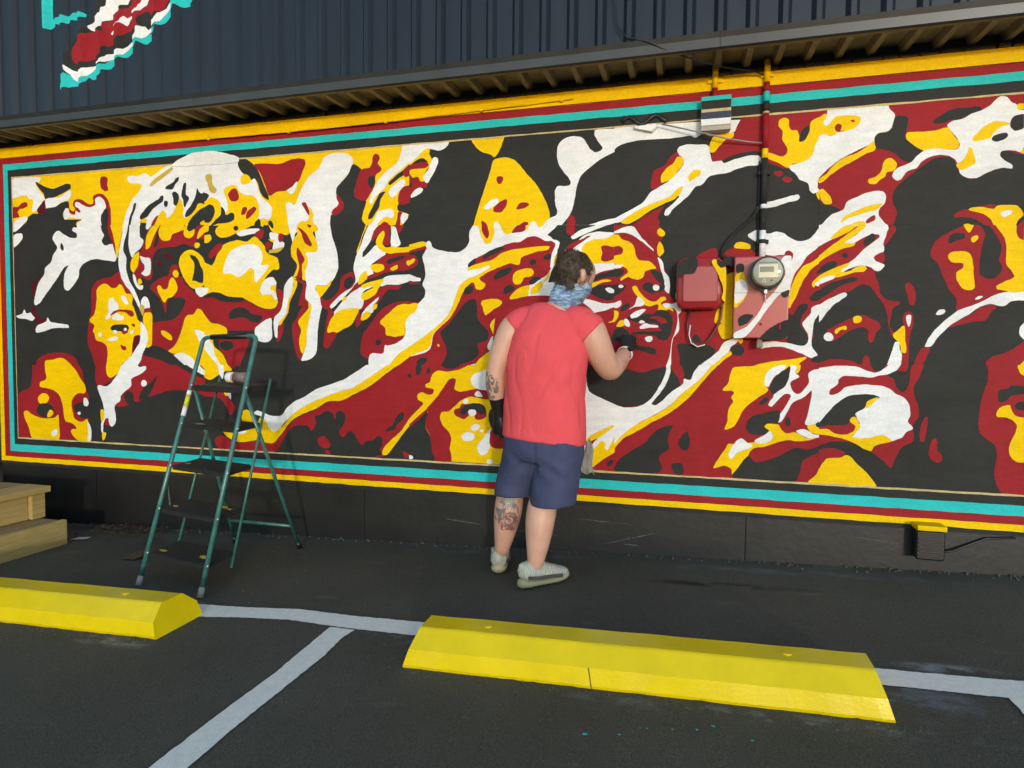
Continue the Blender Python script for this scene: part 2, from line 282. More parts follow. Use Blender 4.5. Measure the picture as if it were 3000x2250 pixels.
MUR = """
0Y -5010,2590s -3239,2599s -3247,2081s -5025,2158s
0W -5013,2506 -4726,2502 -4736,2475 -4773,2464 -4747,2413 -4695,2352 -4696,2320 -4742,2288 -4770,2262 -4817,2250 -4810,2306 -4805,2337 -4850,2353 -4868,2375 -4933,2375 -5009,2362 -5018,2366
0K -4777,2474 -4737,2461 -4674,2430 -4602,2415 -4539,2429 -4485,2443 -4437,2433 -4437,2409 -4505,2379 -4586,2353 -4686,2344 -4703,2383 -4747,2427
0W -4677,2340 -4622,2348 -4550,2347 -4496,2372 -4438,2392 -4434,2361 -4462,2322 -4534,2308 -4570,2286 -4625,2272 -4679,2271 -4687,2299
0K -4864,2210 -4817,2236 -4744,2240 -4679,2271 -4588,2280 -4525,2308 -4462,2308 -4464,2260 -4509,2242 -4510,2194 -4466,2178 -4343,2172 -4387,2154 -4397,2131s -4922,2153s -4875,2183
0D -4695,2334 -4683,2271 -4698,2237 -4753,2237 -4770,2262 -4733,2302
0R -5011,2295 -4954,2299 -4926,2322 -4870,2326 -4861,2301 -4908,2283 -4946,2278 -4965,2257 -4943,2221 -4976,2216 -5014,2217
0W -5006,2157s -5015,2175 -4948,2207 -4892,2222 -4864,2207 -4893,2177 -4922,2153s
0R -4458,2301 -4451,2253 -4420,2238 -4398,2254 -4419,2279 -4414,2309 -4378,2324 -4330,2315 -4270,2281 -4227,2289 -4230,2336 -4195,2351 -4139,2348 -4098,2312 -4070,2234 -4068,2116s -4171,2121s -4412,2210 -4456,2232
0W -4509,2228 -4490,2262 -4464,2257 -4447,2215 -4403,2213 -4394,2243 -4368,2225 -4350,2227 -4367,2255 -4397,2271 -4396,2301 -4366,2300 -4314,2273 -4262,2260 -4210,2275 -4209,2318 -4170,2330 -4124,2297 -4112,2263 -4117,2229 -4156,2201 -4161,2164 -4154,2120s -4388,2130s -4379,2147 -4339,2172 -4387,2181 -4457,2191 -4502,2180
0K -4112,2243 -4091,2228 -4098,2118s -4154,2120s -4161,2171 -4147,2204
0R -4153,2470 -4119,2474 -4094,2463 -4095,2409 -4088,2372 -4113,2367 -4151,2392 -4159,2426
0W -3959,2112s -3941,2174 -3906,2245 -3863,2303 -3812,2346 -3787,2378 -3791,2398 -3893,2414 -3914,2438 -3909,2461 -3867,2465 -3818,2458 -3777,2472 -3736,2470 -3704,2445 -3647,2474 -3566,2514 -3485,2541 -3406,2567 -3344,2585 -3239,2590s -3247,2081s
1W -3526,2505 -3486,2537 -3406,2567 -3344,2585 -3239,2590s -3240,2498s
0O -3717,2380 -3696,2412 -3518,2504 -3510,2484 -3697,2379
0K -3855,2266 -3839,2268 -3844,2229 -3874,2171 -3892,2109s -3913,2110s -3899,2165 -3873,2217
0K -3484,2424 -3460,2429 -3464,2407 -3496,2377 -3513,2349 -3545,2347 -3580,2359 -3552,2380 -3512,2397
0K -3421,2382 -3401,2387 -3403,2304 -3376,2276 -3396,2245 -3412,2214 -3424,2221 -3427,2266 -3442,2293 -3434,2344
0K -3618,2306 -3598,2305 -3602,2269 -3643,2245 -3684,2221 -3717,2190 -3742,2165 -3800,2148 -3808,2168 -3774,2206 -3732,2243 -3683,2267 -3642,2284
0K -3582,2271 -3558,2257 -3563,2234 -3579,2226 -3595,2243
0Y -3459,2278 -3435,2247 -3424,2208 -3429,2163 -3413,2143 -3366,2160 -3310,2241 -3245,2224s -3247,2081s -3703,2100s -3661,2141 -3612,2204 -3580,2186 -3572,2150 -3532,2168 -3499,2212 -3483,2256
0K -3521,2320 -3497,2328 -3474,2317 -3462,2284 -3487,2231 -3507,2238 -3514,2284
0W -3340,2319 -3309,2343 -3325,2274 -3365,2224 -3405,2181 -3421,2143 -3430,2169 -3412,2214
0K -3309,2343 -3293,2317 -3270,2303 -3243,2320s -3245,2224s -3295,2237 -3326,2197 -3366,2160 -3413,2146 -3405,2181 -3365,2224 -3325,2286
0K -3245,2212s -3295,2189 -3351,2146 -3387,2103 -3391,2087s -3274,2082s -3289,2099 -3246,2122s
0R -3653,2170 -3640,2173 -3661,2135 -3686,2100s -3711,2101s -3686,2142
0Y -3804,2141 -3751,2152 -3751,2119 -3809,2122
0K -3805,2121 -3751,2119 -3752,2103s -3805,2105s
0K -5006,2162s -3247,2085s -3261,1102s -5044,1077s
0W -5016,2162s -4913,2157s -4980,2116 -5013,2110
0W -5009,2082 -4971,2094 -4924,2089 -4921,2057 -4964,2016 -5012,1990
0D -4844,1695 -4788,1736 -4722,1784 -4789,1701 -4815,1602 -4837,1631
0W -4388,2135s -4166,2125s -4155,2082 -4134,2047 -4157,2008 -4123,1973 -4080,1984 -4055,1980 -4039,1929 -4023,1888 -4032,1858 -4117,1864 -4203,1877 -4264,1872 -4334,1843 -4371,1803 -4381,1748 -4427,1694 -4482,1650 -4517,1661 -4524,1723 -4514,1779 -4476,1840 -4512,1827 -4605,1725 -4699,1629 -4766,1559 -4812,1546 -4821,1567 -4800,1644 -4770,1714 -4713,1776 -4702,1825 -4646,1866 -4617,1927 -4580,1968 -4597,2003 -4623,2039 -4617,2066 -4567,2099 -4514,2069 -4452,2043 -4390,2044 -4390,2071 -4433,2100 -4415,2120 -4388,2115
0K -4543,2008 -4517,1979 -4522,1949 -4548,1967
0R -4102,2122s -4073,2121s -4057,2058 -4038,1990 -4023,1895 -4043,1936 -4059,1990 -4087,2052
0Y -4077,2121s -3959,2116s -3977,2034 -4000,1948 -4011,1881 -4023,1885 -4034,1969 -4053,2051
0R -3703,2105s -3247,2085s -3248,1980s -3314,1989 -3338,1938 -3424,1961 -3496,1944 -3592,1941 -3657,1930 -3691,1885 -3708,1826 -3702,1746 -3727,1713 -3800,1745 -3726,1773 -3716,1839 -3740,1873 -3814,1889 -3796,1934 -3771,1987 -3736,2065
0W -3959,2116s -3913,2114s -3926,2059 -3953,1987 -3959,1927 -3935,1886 -3937,1792 -3909,1711 -3869,1649 -3821,1555 -3813,1521 -3794,1468 -3806,1461 -3838,1528 -3886,1609 -3952,1685 -3984,1739 -4000,1793 -4007,1868 -3996,1948 -3969,2047
0W -3900,2113s -3809,2109s -3807,2021 -3778,2000 -3787,1967 -3813,1935 -3855,1910 -3880,1877 -3904,1925 -3912,1978 -3906,2058
0Y -3821,1919 -3818,1882 -3832,1816 -3866,1770 -3891,1784 -3898,1831 -3880,1877
0W -3752,2107s -3703,2105s -3736,2074 -3752,2078
0Y -3695,2096 -3654,2103s -3630,2101s -3671,2049 -3730,1939 -3755,1933 -3759,1966 -3745,2039
0K -3642,2080 -3639,2015 -3665,1950 -3690,1944 -3663,2035
0Y -3622,2101s -3426,2093s -3423,2065 -3470,2047 -3527,2030 -3543,1998 -3600,1987 -3639,2021 -3643,2061
0Y -3414,2092s -3383,2091s -3391,2057 -3336,2061 -3345,2016 -3392,1999 -3423,2019 -3427,2058
0K -3391,2091s -3297,2087s -3336,2061 -3376,2046 -3399,2064
0Y -3298,2046 -3247,2085s -3247,2038s -3314,1989
0Y -3338,1951 -3314,1967 -3291,1953 -3299,1934 -3327,1928
0R -3819,1862 -3778,1821 -3779,1794 -3808,1762 -3792,1735 -3834,1722 -3858,1750 -3866,1770 -3832,1816
0W -3814,1885 -3773,1877 -3724,1866 -3716,1839 -3726,1753 -3759,1741 -3804,1762 -3775,1788 -3774,1821 -3798,1848
0W -3875,1763 -3850,1729 -3843,1696 -3810,1675 -3789,1675 -3794,1648 -3819,1645 -3852,1669 -3872,1710
0Y -3834,1716 -3809,1722 -3797,1695 -3818,1682 -3835,1696
0D -3602,1882 -3553,1900 -3521,1879 -3530,1854 -3578,1865
0D -3667,1838 -3626,1856 -3619,1823 -3660,1811
0R -3728,1667 -3662,1712 -3613,1731 -3564,1743 -3539,1808 -3483,1813 -3476,1741 -3452,1727 -3414,1674 -3328,1608 -3289,1581 -3254,1580s -3261,1102s -3839,1094s -3813,1158 -3787,1192 -3720,1233 -3717,1400 -3651,1413 -3538,1426 -3473,1465 -3423,1570 -3503,1584 -3567,1578 -3593,1473 -3616,1539 -3672,1613 -3712,1640
0Y -3425,1902 -3370,1917 -3316,1899 -3269,1859 -3251,1826s -3253,1671s -3304,1646 -3359,1647 -3405,1687 -3436,1727 -3452,1760 -3471,1819 -3462,1865
0K -3375,1881 -3339,1874 -3309,1847 -3286,1801 -3267,1762 -3272,1684 -3303,1685 -3334,1699 -3358,1699 -3341,1777 -3344,1829 -3371,1862
0W -3335,1640 -3296,1652 -3253,1652s -3254,1600s -3289,1584 -3328,1614
0Y -3523,1768 -3499,1777 -3476,1760 -3484,1728 -3516,1732
0Y -3662,1666 -3638,1672 -3606,1642 -3574,1651 -3557,1703 -3532,1726 -3504,1702 -3485,1649 -3502,1617 -3543,1585 -3575,1578 -3600,1549 -3632,1586 -3655,1626
0W -3808,1561 -3779,1595 -3754,1587 -3734,1547 -3731,1514 -3781,1508 -3805,1521
0O -3817,1535 -3784,1528 -3781,1494 -3798,1454 -3814,1488
0R -3781,1504 -3723,1507 -3724,1477 -3781,1474
0Y -3781,1474 -3719,1477 -3713,1374 -3720,1246 -3737,1226 -3778,1233 -3760,1313 -3775,1374 -3795,1414 -3790,1454
0R -4000,1780 -3984,1732 -3952,1685 -3886,1613 -3879,1576 -3872,1508 -3832,1428 -3812,1414 -3818,1306 -3854,1171 -3898,1093s -4241,1088s -4273,1181 -4307,1257 -4294,1409 -4265,1512 -4261,1649 -4225,1704 -4155,1733 -4069,1744
0Y -4209,1655 -4156,1692 -4113,1688 -4063,1660 -4028,1666 -4002,1689 -3977,1678 -3937,1617 -3899,1616 -3883,1583 -3888,1536 -3848,1481 -3844,1434 -3820,1407 -3822,1313 -3868,1313 -3885,1286 -3887,1205 -3922,1150 -4008,1091s -4137,1089s -4122,1169 -4133,1237 -4175,1264 -4227,1278 -4243,1326 -4256,1340 -4242,1388 -4285,1423 -4240,1471 -4215,1567
0K -3887,1562 -3838,1528 -3806,1468 -3803,1434 -3832,1424 -3852,1461 -3872,1508
0W -3812,1414 -3783,1387 -3755,1327 -3756,1280 -3778,1219 -3808,1172 -3813,1145 -3848,1094s -3999,1091s -3922,1150 -3888,1185 -3836,1259 -3817,1340
0D -3860,1310 -3826,1313 -3827,1266 -3870,1212 -3896,1184 -3885,1279
0W -4099,1579 -4064,1592 -4044,1564 -4014,1537 -4020,1496 -4076,1470 -4093,1442 -4137,1436 -4127,1456 -4110,1470 -4108,1531
0W -3988,1598 -3962,1604 -3925,1556 -3922,1539 -3951,1543 -3980,1570
0W -4076,1449 -4033,1479 -4008,1466 -3970,1452 -3970,1428 -4068,1429
0R -4093,1459 -4058,1490 -4007,1503 -3931,1499 -3889,1492 -3873,1461 -3898,1448 -3948,1479 -4016,1486 -4067,1466
0K -4091,1367 -4069,1388 -3942,1391 -3921,1371 -3934,1347 -4002,1343 -4087,1354
0R -3994,1340 -3934,1360 -3930,1340 -3969,1320
0W -3968,1360 -3946,1367 -3943,1354 -3964,1348
0W -4066,1347 -4032,1347 -4036,1330 -4062,1330
0W -3913,1340 -3888,1354 -3884,1330 -3910,1327
0W -4204,1326 -4182,1333 -4170,1313 -4187,1302 -4205,1313
0W -4123,1285 -4045,1306 -4024,1296 -4033,1279 -4115,1275
0R -4004,1245 -3979,1238 -3950,1228 -3954,1208 -3984,1207
0R -3895,1397 -3866,1394 -3871,1377 -3896,1384
0W -5007,1462 -4945,1479 -4921,1511 -4903,1483 -4851,1489 -4819,1486 -4811,1457 -4839,1425 -4900,1436 -4984,1447
0D -4812,1539 -4796,1475 -4769,1446 -4696,1439 -4697,1411 -4771,1390 -4818,1361 -4807,1432 -4860,1496
0W -4809,1368 -4790,1390 -4706,1418 -4691,1449 -4665,1417 -4579,1403 -4489,1389 -4485,1371 -4526,1368 -4634,1368 -4717,1347 -4810,1336
0R -4818,1080s -4808,1119 -4732,1163 -4622,1181 -4495,1172 -4425,1138 -4400,1086s
0Y -4730,1081s -4724,1117 -4660,1125 -4568,1143 -4515,1123 -4462,1085s
0K -3787,1192 -3720,1240 -3655,1233 -3550,1188 -3510,1155 -3431,1099s -3552,1098s -3632,1133 -3722,1152 -3796,1172
0Y -3314,1503 -3287,1496 -3256,1451s -3261,1102s -3336,1101s -3383,1156 -3470,1188 -3534,1184 -3574,1201 -3517,1241 -3467,1327 -3425,1439 -3401,1458 -3354,1464
0W -3348,1353 -3316,1353 -3258,1334s -3259,1275s -3302,1268 -3325,1307
0W -3526,1174 -3462,1192 -3382,1163 -3336,1111 -3336,1101s -3431,1099s -3494,1148
0Y -3636,1343 -3596,1343 -3548,1314 -3540,1281 -3564,1280 -3629,1320
0K -5044,1081s -3261,1106s -3270,511s -5065,497s
0R -4855,1084s -4399,1090s -4365,1047 -4342,936 -4308,860 -4313,671 -4290,545 -4300,510 -4894,497 -5007,506 -4995,863 -4880,916
0Y -4730,1086s -4471,1089s -4419,1039 -4376,977 -4342,936 -4343,880 -4405,878 -4451,849 -4475,806 -4463,736 -4455,694 -4420,667 -4385,661 -4331,688 -4314,643 -4293,601 -4304,513 -4398,509 -4460,545 -4490,586 -4476,601 -4431,606 -4475,647 -4537,662 -4554,718 -4561,782 -4595,859 -4631,887 -4703,906 -4786,922 -4776,954 -4720,977 -4727,1041
0R -4451,842 -4405,875 -4361,872 -4318,845 -4317,699 -4385,661 -4429,673 -4463,729 -4475,799
0K -4453,778 -4381,809 -4309,825 -4313,692 -4375,689 -4428,723
0W -4353,844 -4331,842 -4310,804 -4324,782 -4355,788
0W -4418,730 -4392,735 -4392,717 -4410,713
0Y -4808,825 -4770,862 -4732,866 -4696,842 -4716,799 -4790,789
0K -4791,782 -4689,785 -4662,765 -4645,730 -4673,686 -4757,683 -4821,717
0Y -4709,720 -4681,743 -4654,722 -4692,685 -4720,684
0Y -4952,719 -4924,728 -4868,701 -4794,678 -4701,674 -4637,687 -4609,709 -4602,631 -4605,517 -4874,512 -4909,605 -4944,669
0W -4677,571 -4640,594 -4621,588 -4632,548 -4678,546
0W -4327,670 -4305,643 -4289,594 -4304,510 -4327,509 -4320,586
0R -4232,1093s -4128,1094s -4138,1051 -4113,1003 -4053,1004 -4096,976 -4227,945
0Y -4137,1094s -3999,1096s -4026,1039 -4070,1010 -4113,1003 -4138,1037
0R -3773,1099s -3511,1103s -3263,1025s -3265,887s -3355,912 -3450,922 -3555,920 -3678,890 -3728,875 -3761,867 -3794,860 -3862,824 -3895,837 -3930,808 -4015,785 -4058,797 -4005,840 -3978,896 -3910,945 -3904,993 -3832,1028
0W -3999,1096s -3856,1098s -3831,1083 -3777,1090 -3773,1070 -3832,1028 -3909,993 -3910,945 -3978,896 -4009,861 -4014,833 -4066,790 -4059,728 -4061,666 -4096,634 -4122,650 -4129,698 -4164,676 -4179,606 -4175,578 -4193,592 -4195,661 -4164,704 -4178,815 -4211,890 -4223,938 -4132,937 -4061,997 -4017,1052
0Y -4197,758 -4171,759 -4164,704 -4191,661
0Y -4184,585 -4149,586 -4159,551 -4181,526 -4189,550
0R -4138,698 -4117,650 -4105,637 -4156,649 -4164,676
0K -3810,920 -3725,976 -3675,1024 -3693,977 -3727,909 -3761,867 -3794,860 -3845,838
0K -3979,875 -3936,904 -3894,884 -3896,823 -3947,808
0W -3821,968 -3800,988 -3775,982 -3771,955 -3801,941 -3817,951
0K -3511,1103s -3415,1104s -3263,1019s -3263,1006s -3392,1049
0W -3415,1104s -3312,1105s -3262,1065s -3263,1032s -3329,1057
0Y -3297,1106s -3261,1106s -3262,1071s
0Y -3244,2568s -1696,2543s -1694,2013s -3251,2081s
0W -3244,2592s -3165,2586 -3089,2570 -2985,2540 -2955,2522 -2967,2480 -2934,2421 -2883,2393 -2839,2378 -2810,2308 -2781,2244 -2731,2210 -2706,2172 -2710,2122 -2732,2099 -2797,2108 -2813,2062s -3251,2081s
1W -3244,2592s -3165,2586 -3089,2570 -2985,2540 -2961,2526 -2961,2498 -3245,2498s
0K -2959,2526 -2911,2519 -2852,2478 -2816,2438 -2787,2381 -2759,2317 -2730,2254 -2731,2229 -2767,2249 -2796,2288 -2817,2352 -2839,2378 -2868,2370 -2897,2400 -2941,2428 -2971,2480
0R -2845,2471 -2779,2476 -2628,2466 -2571,2483 -2507,2491 -2455,2481 -2444,2456 -2466,2403 -2501,2338 -2544,2310 -2594,2283 -2665,2281 -2723,2256 -2737,2279 -2766,2348 -2802,2425
0W -2508,2339 -2523,2285 -2551,2259 -2590,2283 -2544,2310
0Y -2949,2397 -2912,2413 -2875,2386 -2868,2361 -2898,2347 -2942,2350
0Y -3089,2318 -3040,2343 -2987,2340 -2958,2297 -2906,2273 -2854,2267 -2825,2240 -2807,2196 -2808,2133 -2827,2097 -2849,2063s -3203,2079s -3148,2130 -3057,2177 -3063,2240 -3078,2279
0R -3052,2290 -3032,2314 -2995,2322 -2973,2292 -2966,2254 -2988,2236 -3026,2238 -3048,2265
0R -2948,2159 -2933,2190 -2907,2191 -2900,2172 -2922,2142 -2945,2140
0R -2907,2151 -2878,2177 -2841,2191 -2826,2175 -2856,2139 -2908,2110
0O -3236,2425 -3190,2428 -3180,2361 -3146,2321 -3158,2299 -3199,2311 -3218,2363
0Y -3249,2244s -3208,2270 -3162,2265 -3124,2237 -3110,2192 -3125,2142 -3179,2100 -3211,2079s -3251,2081s
0K -3248,2308s -3211,2290 -3231,2256 -3249,2244s
0K -3249,2206s -3216,2223 -3178,2215 -3163,2182 -3179,2132 -3210,2101 -3251,2103s
0K -3109,2205 -3083,2178 -3072,2146 -3034,2160 -3008,2152 -3005,2117 -3043,2094 -3134,2088 -3187,2078s -3203,2079s -3156,2118 -3118,2148
0W -2594,2200 -2569,2207 -2530,2187 -2502,2241 -2459,2318 -2417,2370 -2354,2408 -2327,2448 -2313,2477 -2258,2503 -2176,2503 -2123,2490 -2096,2450 -2103,2409 -2130,2363 -2184,2313 -2211,2273 -2218,2231 -2198,2176 -2245,2137 -2256,2107 -2263,2038s -2581,2052s -2588,2123
0K -2096,2426 -2063,2412 -2036,2390 -2029,2375 -2056,2335 -2076,2283 -2083,2218 -2043,2192 -2003,2190 -2016,2131 -2030,2072 -2003,2027s -2263,2038s -2256,2107 -2218,2111 -2164,2168 -2177,2193 -2214,2231 -2218,2273 -2190,2307 -2130,2363
0R -2211,2243 -2191,2212 -2160,2174 -2171,2139 -2211,2108 -2246,2107 -2252,2125 -2232,2148 -2201,2173 -2218,2219
0R -2474,2194 -2449,2200 -2432,2176 -2411,2114 -2425,2115 -2460,2166
0Y -2418,2169 -2387,2113 -2394,2077 -2373,2043s -2510,2049s -2482,2075 -2433,2076 -2418,2115
0R -2447,2046s -2433,2054 -2405,2044s
0R -1944,2477 -1911,2472 -1904,2448 -1918,2420 -1891,2377 -1931,2345 -1937,2298 -1950,2258 -1970,2229 -2003,2190 -2043,2192 -2083,2218 -2076,2283 -2056,2347 -2036,2387 -1977,2395 -1957,2429 -1954,2458
0K -1983,2336 -1940,2333 -1940,2292 -1963,2264 -1987,2295
0W -1743,2518 -1696,2514s -1695,2410s -1756,2368 -1826,2320 -1878,2253 -1931,2209 -1964,2164 -1977,2174 -1963,2229 -1918,2303 -1859,2363 -1782,2416 -1756,2473
0K -1695,2399s -1737,2332 -1769,2317 -1833,2274 -1843,2286 -1801,2325 -1743,2362
0R -1695,2393s -1695,2330s -1724,2320 -1743,2350
0W -1736,2309 -1727,2279 -1749,2252 -1794,2208 -1820,2197 -1843,2228 -1833,2251
0R -1695,2266s -1695,2156s -1723,2146 -1768,2148 -1775,2201 -1749,2252
0K -1775,2148 -1736,2146 -1695,2156s -1694,2080s -1742,2100 -1775,2113
0K -1898,2231 -1865,2235 -1898,2190 -1908,2143 -1964,2069 -1987,2070 -1983,2094 -1944,2163
0W -1813,2118 -1813,2068 -1859,2076 -1898,2055 -1931,2024s -1977,2026s -1937,2068 -1918,2109 -1865,2124
0R -1775,2102 -1749,2100 -1755,2060 -1762,2016s -1794,2018s -1781,2067
0W -1749,2092 -1710,2087 -1704,2063 -1736,2027 -1755,2036
0K -1704,2081 -1694,2080s -1694,2013s -1749,2016s -1710,2058
0R -1898,2031 -1872,2045 -1839,2028 -1839,2020s -1898,2022s
0K -2808,2108 -2838,2085 -2849,2063s -2791,2061s -2798,2095
0K -2732,2086 -2710,2088 -2692,2057s -2732,2058s
0K -3251,2085s -1694,2017s -1692,1124s -3266,1102s
0Y -3255,1826s -3191,1805 -3168,1836 -3105,1937 -3044,1960 -2984,1970 -2902,1958 -2843,1990 -2799,1957 -2763,1918 -2756,1887 -2734,1867 -2669,1841 -2655,1809 -2655,1765 -2699,1760 -2743,1724 -2765,1699 -2699,1710 -2678,1672 -2678,1622 -2664,1541 -2679,1510 -2730,1495 -2789,1505 -2855,1531 -2929,1566 -3004,1577 -3072,1588 -3133,1611 -3202,1615 -3259,1594s
0W -3100,1771 -3069,1853 -3030,1902 -2947,1931 -2865,1938 -2814,1920 -2785,1875 -2786,1825 -2797,1794 -2735,1793 -2772,1737 -2809,1700 -2835,1676 -2849,1695 -2852,1764 -2874,1777 -2904,1759 -2942,1729 -2972,1717 -3002,1724 -3032,1743 -3100,1745
0W -2802,1637 -2772,1687 -2728,1711 -2699,1704 -2674,1672 -2685,1654 -2714,1648 -2722,1629 -2700,1623 -2682,1598 -2668,1560 -2686,1557 -2715,1592 -2780,1590 -2799,1606
0Y -3251,2085s -3214,2083s -3219,2043 -3252,2032s
0Y -3252,2013s -3204,2014 -3193,1991 -3220,1963 -3253,1961s
0Y -3157,2053 -3134,2072 -3096,2078s -2857,2068s -2916,2043 -2983,2021 -3014,2009 -3067,1993 -3127,1995 -3158,2022
0K -3009,2060 -2983,2065 -2972,2046 -2995,2034 -3009,2044
0W -2987,2015 -2931,2038 -2827,2043 -2802,2039 -2813,2017 -2887,2004 -2961,1995
0R -2813,2026 -2783,2038 -2769,2012 -2791,1969 -2806,1970 -2843,2003
0Y -2798,2065s -2769,2064s -2776,2050
0Y -2732,2062s -2578,2056s -2564,2004 -2589,1989 -2653,2001 -2704,2016
0K -2725,2062s -2696,2061s -2693,2040 -2707,2038
0W -2722,2010 -2653,1998 -2625,1988 -2632,1951 -2611,1938 -2618,1907 -2669,1890 -2701,1891 -2697,1941 -2722,1973
0R -2653,1998 -2617,1997 -2625,1951 -2646,1942 -2657,1964
0R -2755,1943 -2711,1941 -2712,1923 -2748,1893
0Y -2733,1967 -2693,1959 -2690,1941 -2719,1954
0O -2697,1897 -2618,1907 -2654,1877 -2734,1874 -2726,1892
0R -3221,1870 -3190,1914 -3136,1951 -3105,1943 -3113,1911 -3160,1875 -3206,1850
0R -3259,1574s -3195,1580 -3103,1553 -3004,1542 -2929,1557 -2855,1527 -2789,1501 -2715,1494 -2672,1503 -2657,1547 -2671,1629 -2635,1622 -2621,1565 -2636,1509 -2665,1453 -2701,1435 -2775,1403 -2819,1378 -2857,1353 -3083,1353 -3143,1398 -3205,1412 -3261,1464s
0K -3259,1594s -3194,1615 -3125,1604 -3064,1584 -2951,1576 -2925,1563 -2959,1545 -3057,1546 -3141,1560 -3195,1583 -3259,1574s
0K -3058,1462 -3028,1494 -2960,1509 -2915,1499 -2870,1461 -2804,1454 -2786,1435 -2812,1404 -2878,1410 -2923,1436 -2991,1436 -3051,1430
0Y -3261,1464s -3205,1405 -3143,1395 -3075,1360 -3075,1321 -3191,1288 -3184,1243 -3108,1179 -3071,1105s -3266,1102s
0W -2849,1359 -2812,1391 -2745,1429 -2716,1432 -2713,1372 -2721,1283 -2828,1283
0R -3137,1288 -2895,1296 -2903,1251 -2972,1106s -3071,1105s -3085,1159 -3138,1224
0K -3138,1256 -3091,1276 -3038,1269 -3023,1237 -3077,1208 -3123,1224
0W -3263,1314s -3214,1314 -3222,1282 -3192,1243 -3177,1178 -3124,1104s -3155,1103s -3216,1164 -3264,1216s
0W -3258,1645s -3225,1645 -3233,1619 -3259,1594s
0W -2694,1435 -2643,1484 -2621,1559 -2613,1646 -2577,1695 -2548,1713 -2541,1682 -2556,1608 -2585,1546 -2600,1465 -2644,1409 -2666,1372 -2670,1296 -2688,1309 -2698,1384
0Y -2548,1707 -2520,1694 -2513,1651 -2534,1608 -2571,1540 -2585,1471 -2622,1415 -2651,1378 -2658,1403 -2600,1465 -2585,1546 -2556,1608 -2541,1670
0R -2658,1372 -2622,1403 -2630,1328 -2659,1277 -2681,1277 -2670,1296
0W -2578,2056s -2503,2052s -2510,2014 -2525,1996 -2546,1942 -2560,1985
0W -2384,2047s -2263,2042s -2246,1961 -2219,1887 -2206,1820 -2206,1754 -2233,1694 -2261,1664 -2302,1647 -2372,1648 -2372,1617 -2337,1580 -2327,1518 -2345,1433 -2359,1340 -2374,1192 -2424,1154 -2484,1147 -2473,1185 -2444,1260 -2444,1340 -2422,1433 -2408,1519 -2450,1563 -2449,1606 -2442,1655 -2456,1730 -2434,1803 -2448,1871 -2385,1875 -2370,1935
0R -2534,1694 -2470,1681 -2446,1655 -2453,1563 -2432,1526 -2457,1477 -2514,1434 -2478,1514 -2507,1514 -2470,1656 -2520,1682
0Y -2510,2053s -2363,2046s -2356,2008 -2391,2003 -2370,1953 -2364,1874 -2455,1871 -2434,1833 -2434,1784 -2452,1748 -2449,1680 -2470,1687 -2484,1724 -2541,1707 -2512,1786 -2554,1843 -2557,1911 -2539,1960 -2510,1996 -2517,2020
0R -2507,2035 -2468,2018 -2433,1980 -2398,1912 -2413,1906 -2454,1932 -2482,2001
0R -2433,2049s -2405,2048s -2405,2034 -2426,2035
0R -2511,1903 -2476,1859 -2455,1822 -2476,1786 -2477,1705 -2512,1694 -2520,1700 -2498,1768 -2505,1817 -2518,1867
0R -2550,1396 -2514,1434 -2450,1477 -2429,1513 -2479,1427 -2493,1378 -2487,1278 -2480,1197 -2488,1147 -2516,1178 -2544,1265
0Y -2507,1409 -2464,1458 -2429,1501 -2429,1538 -2408,1519 -2415,1452 -2429,1396 -2444,1309 -2441,1272 -2473,1191 -2487,1203 -2501,1278 -2486,1353
0Y -2375,1648 -2296,1646 -2254,1682 -2261,1652 -2303,1604 -2337,1574 -2362,1605
0Y -2003,2031s -1990,2030s -2030,1953 -2064,1840 -2070,1858 -2037,1947
0W -1983,2030s -1911,2027s -1944,1991 -1970,1926 -2023,1857 -2030,1821 -1924,1901 -1859,1846 -1898,1817 -1944,1789 -1970,1766 -1950,1729 -1950,1694 -1990,1695 -2000,1731 -2030,1719 -2057,1672 -2091,1643 -2165,1577 -2255,1493 -2268,1506 -2179,1590 -2104,1631 -2077,1678 -2091,1739 -2084,1805 -2043,1893 -2017,1958
0R -1911,2027s -1833,2023s -1839,1892 -1872,1899 -1878,1988 -1917,1966 -1924,1925 -1964,1926 -1944,1985
0K -1944,1937 -1898,1971 -1924,1913 -2017,1827 -2030,1833
0Y -1904,1971 -1878,1988 -1868,1964 -1885,1906 -1859,1881 -1826,1886 -1826,2023s -1813,2022s -1807,1891 -1694,1884s -1694,1846s -1832,1839 -1898,1865 -1931,1913
0W -1813,2015 -1794,2008 -1774,1948 -1761,1895 -1819,1886
0R -1794,2021s -1736,2019s -1768,1966
0R -1944,1777 -1865,1834 -1794,1843 -1694,1846s -1694,1735s -1793,1726 -1858,1721 -1924,1699 -2004,1671 -2064,1618 -2118,1571 -2138,1559 -2098,1625 -2037,1684 -1937,1723 -1970,1760
0K -1858,1792 -1781,1820 -1723,1818 -1793,1790 -1845,1774
0K -1858,1715 -1694,1735s -1693,1706s -1832,1703
0Y -1970,1766 -1931,1777 -1878,1769 -1872,1745 -1924,1723 -1957,1736
0Y -2050,1696 -2004,1737 -1994,1719 -1997,1683 -2057,1648
0Y -1832,1744 -1780,1767 -1777,1749 -1813,1732
0Y -1716,1788 -1694,1799s -1694,1758s -1716,1771
0W -1878,1686 -1832,1700 -1693,1706s -1693,1664s -1767,1642 -1852,1644 -1898,1633
0R -1898,1621 -1845,1638 -1748,1636 -1767,1613 -1845,1608 -1898,1550 -1944,1496 -2010,1491 -2044,1479 -2037,1401 -2071,1371 -2078,1413 -2051,1485 -2037,1533 -1977,1551
0W -2030,1635 -1931,1652 -1950,1634 -2017,1605 -2037,1563 -2017,1551 -2037,1491 -2166,1486 -2234,1438 -2238,1463 -2172,1541 -2098,1601
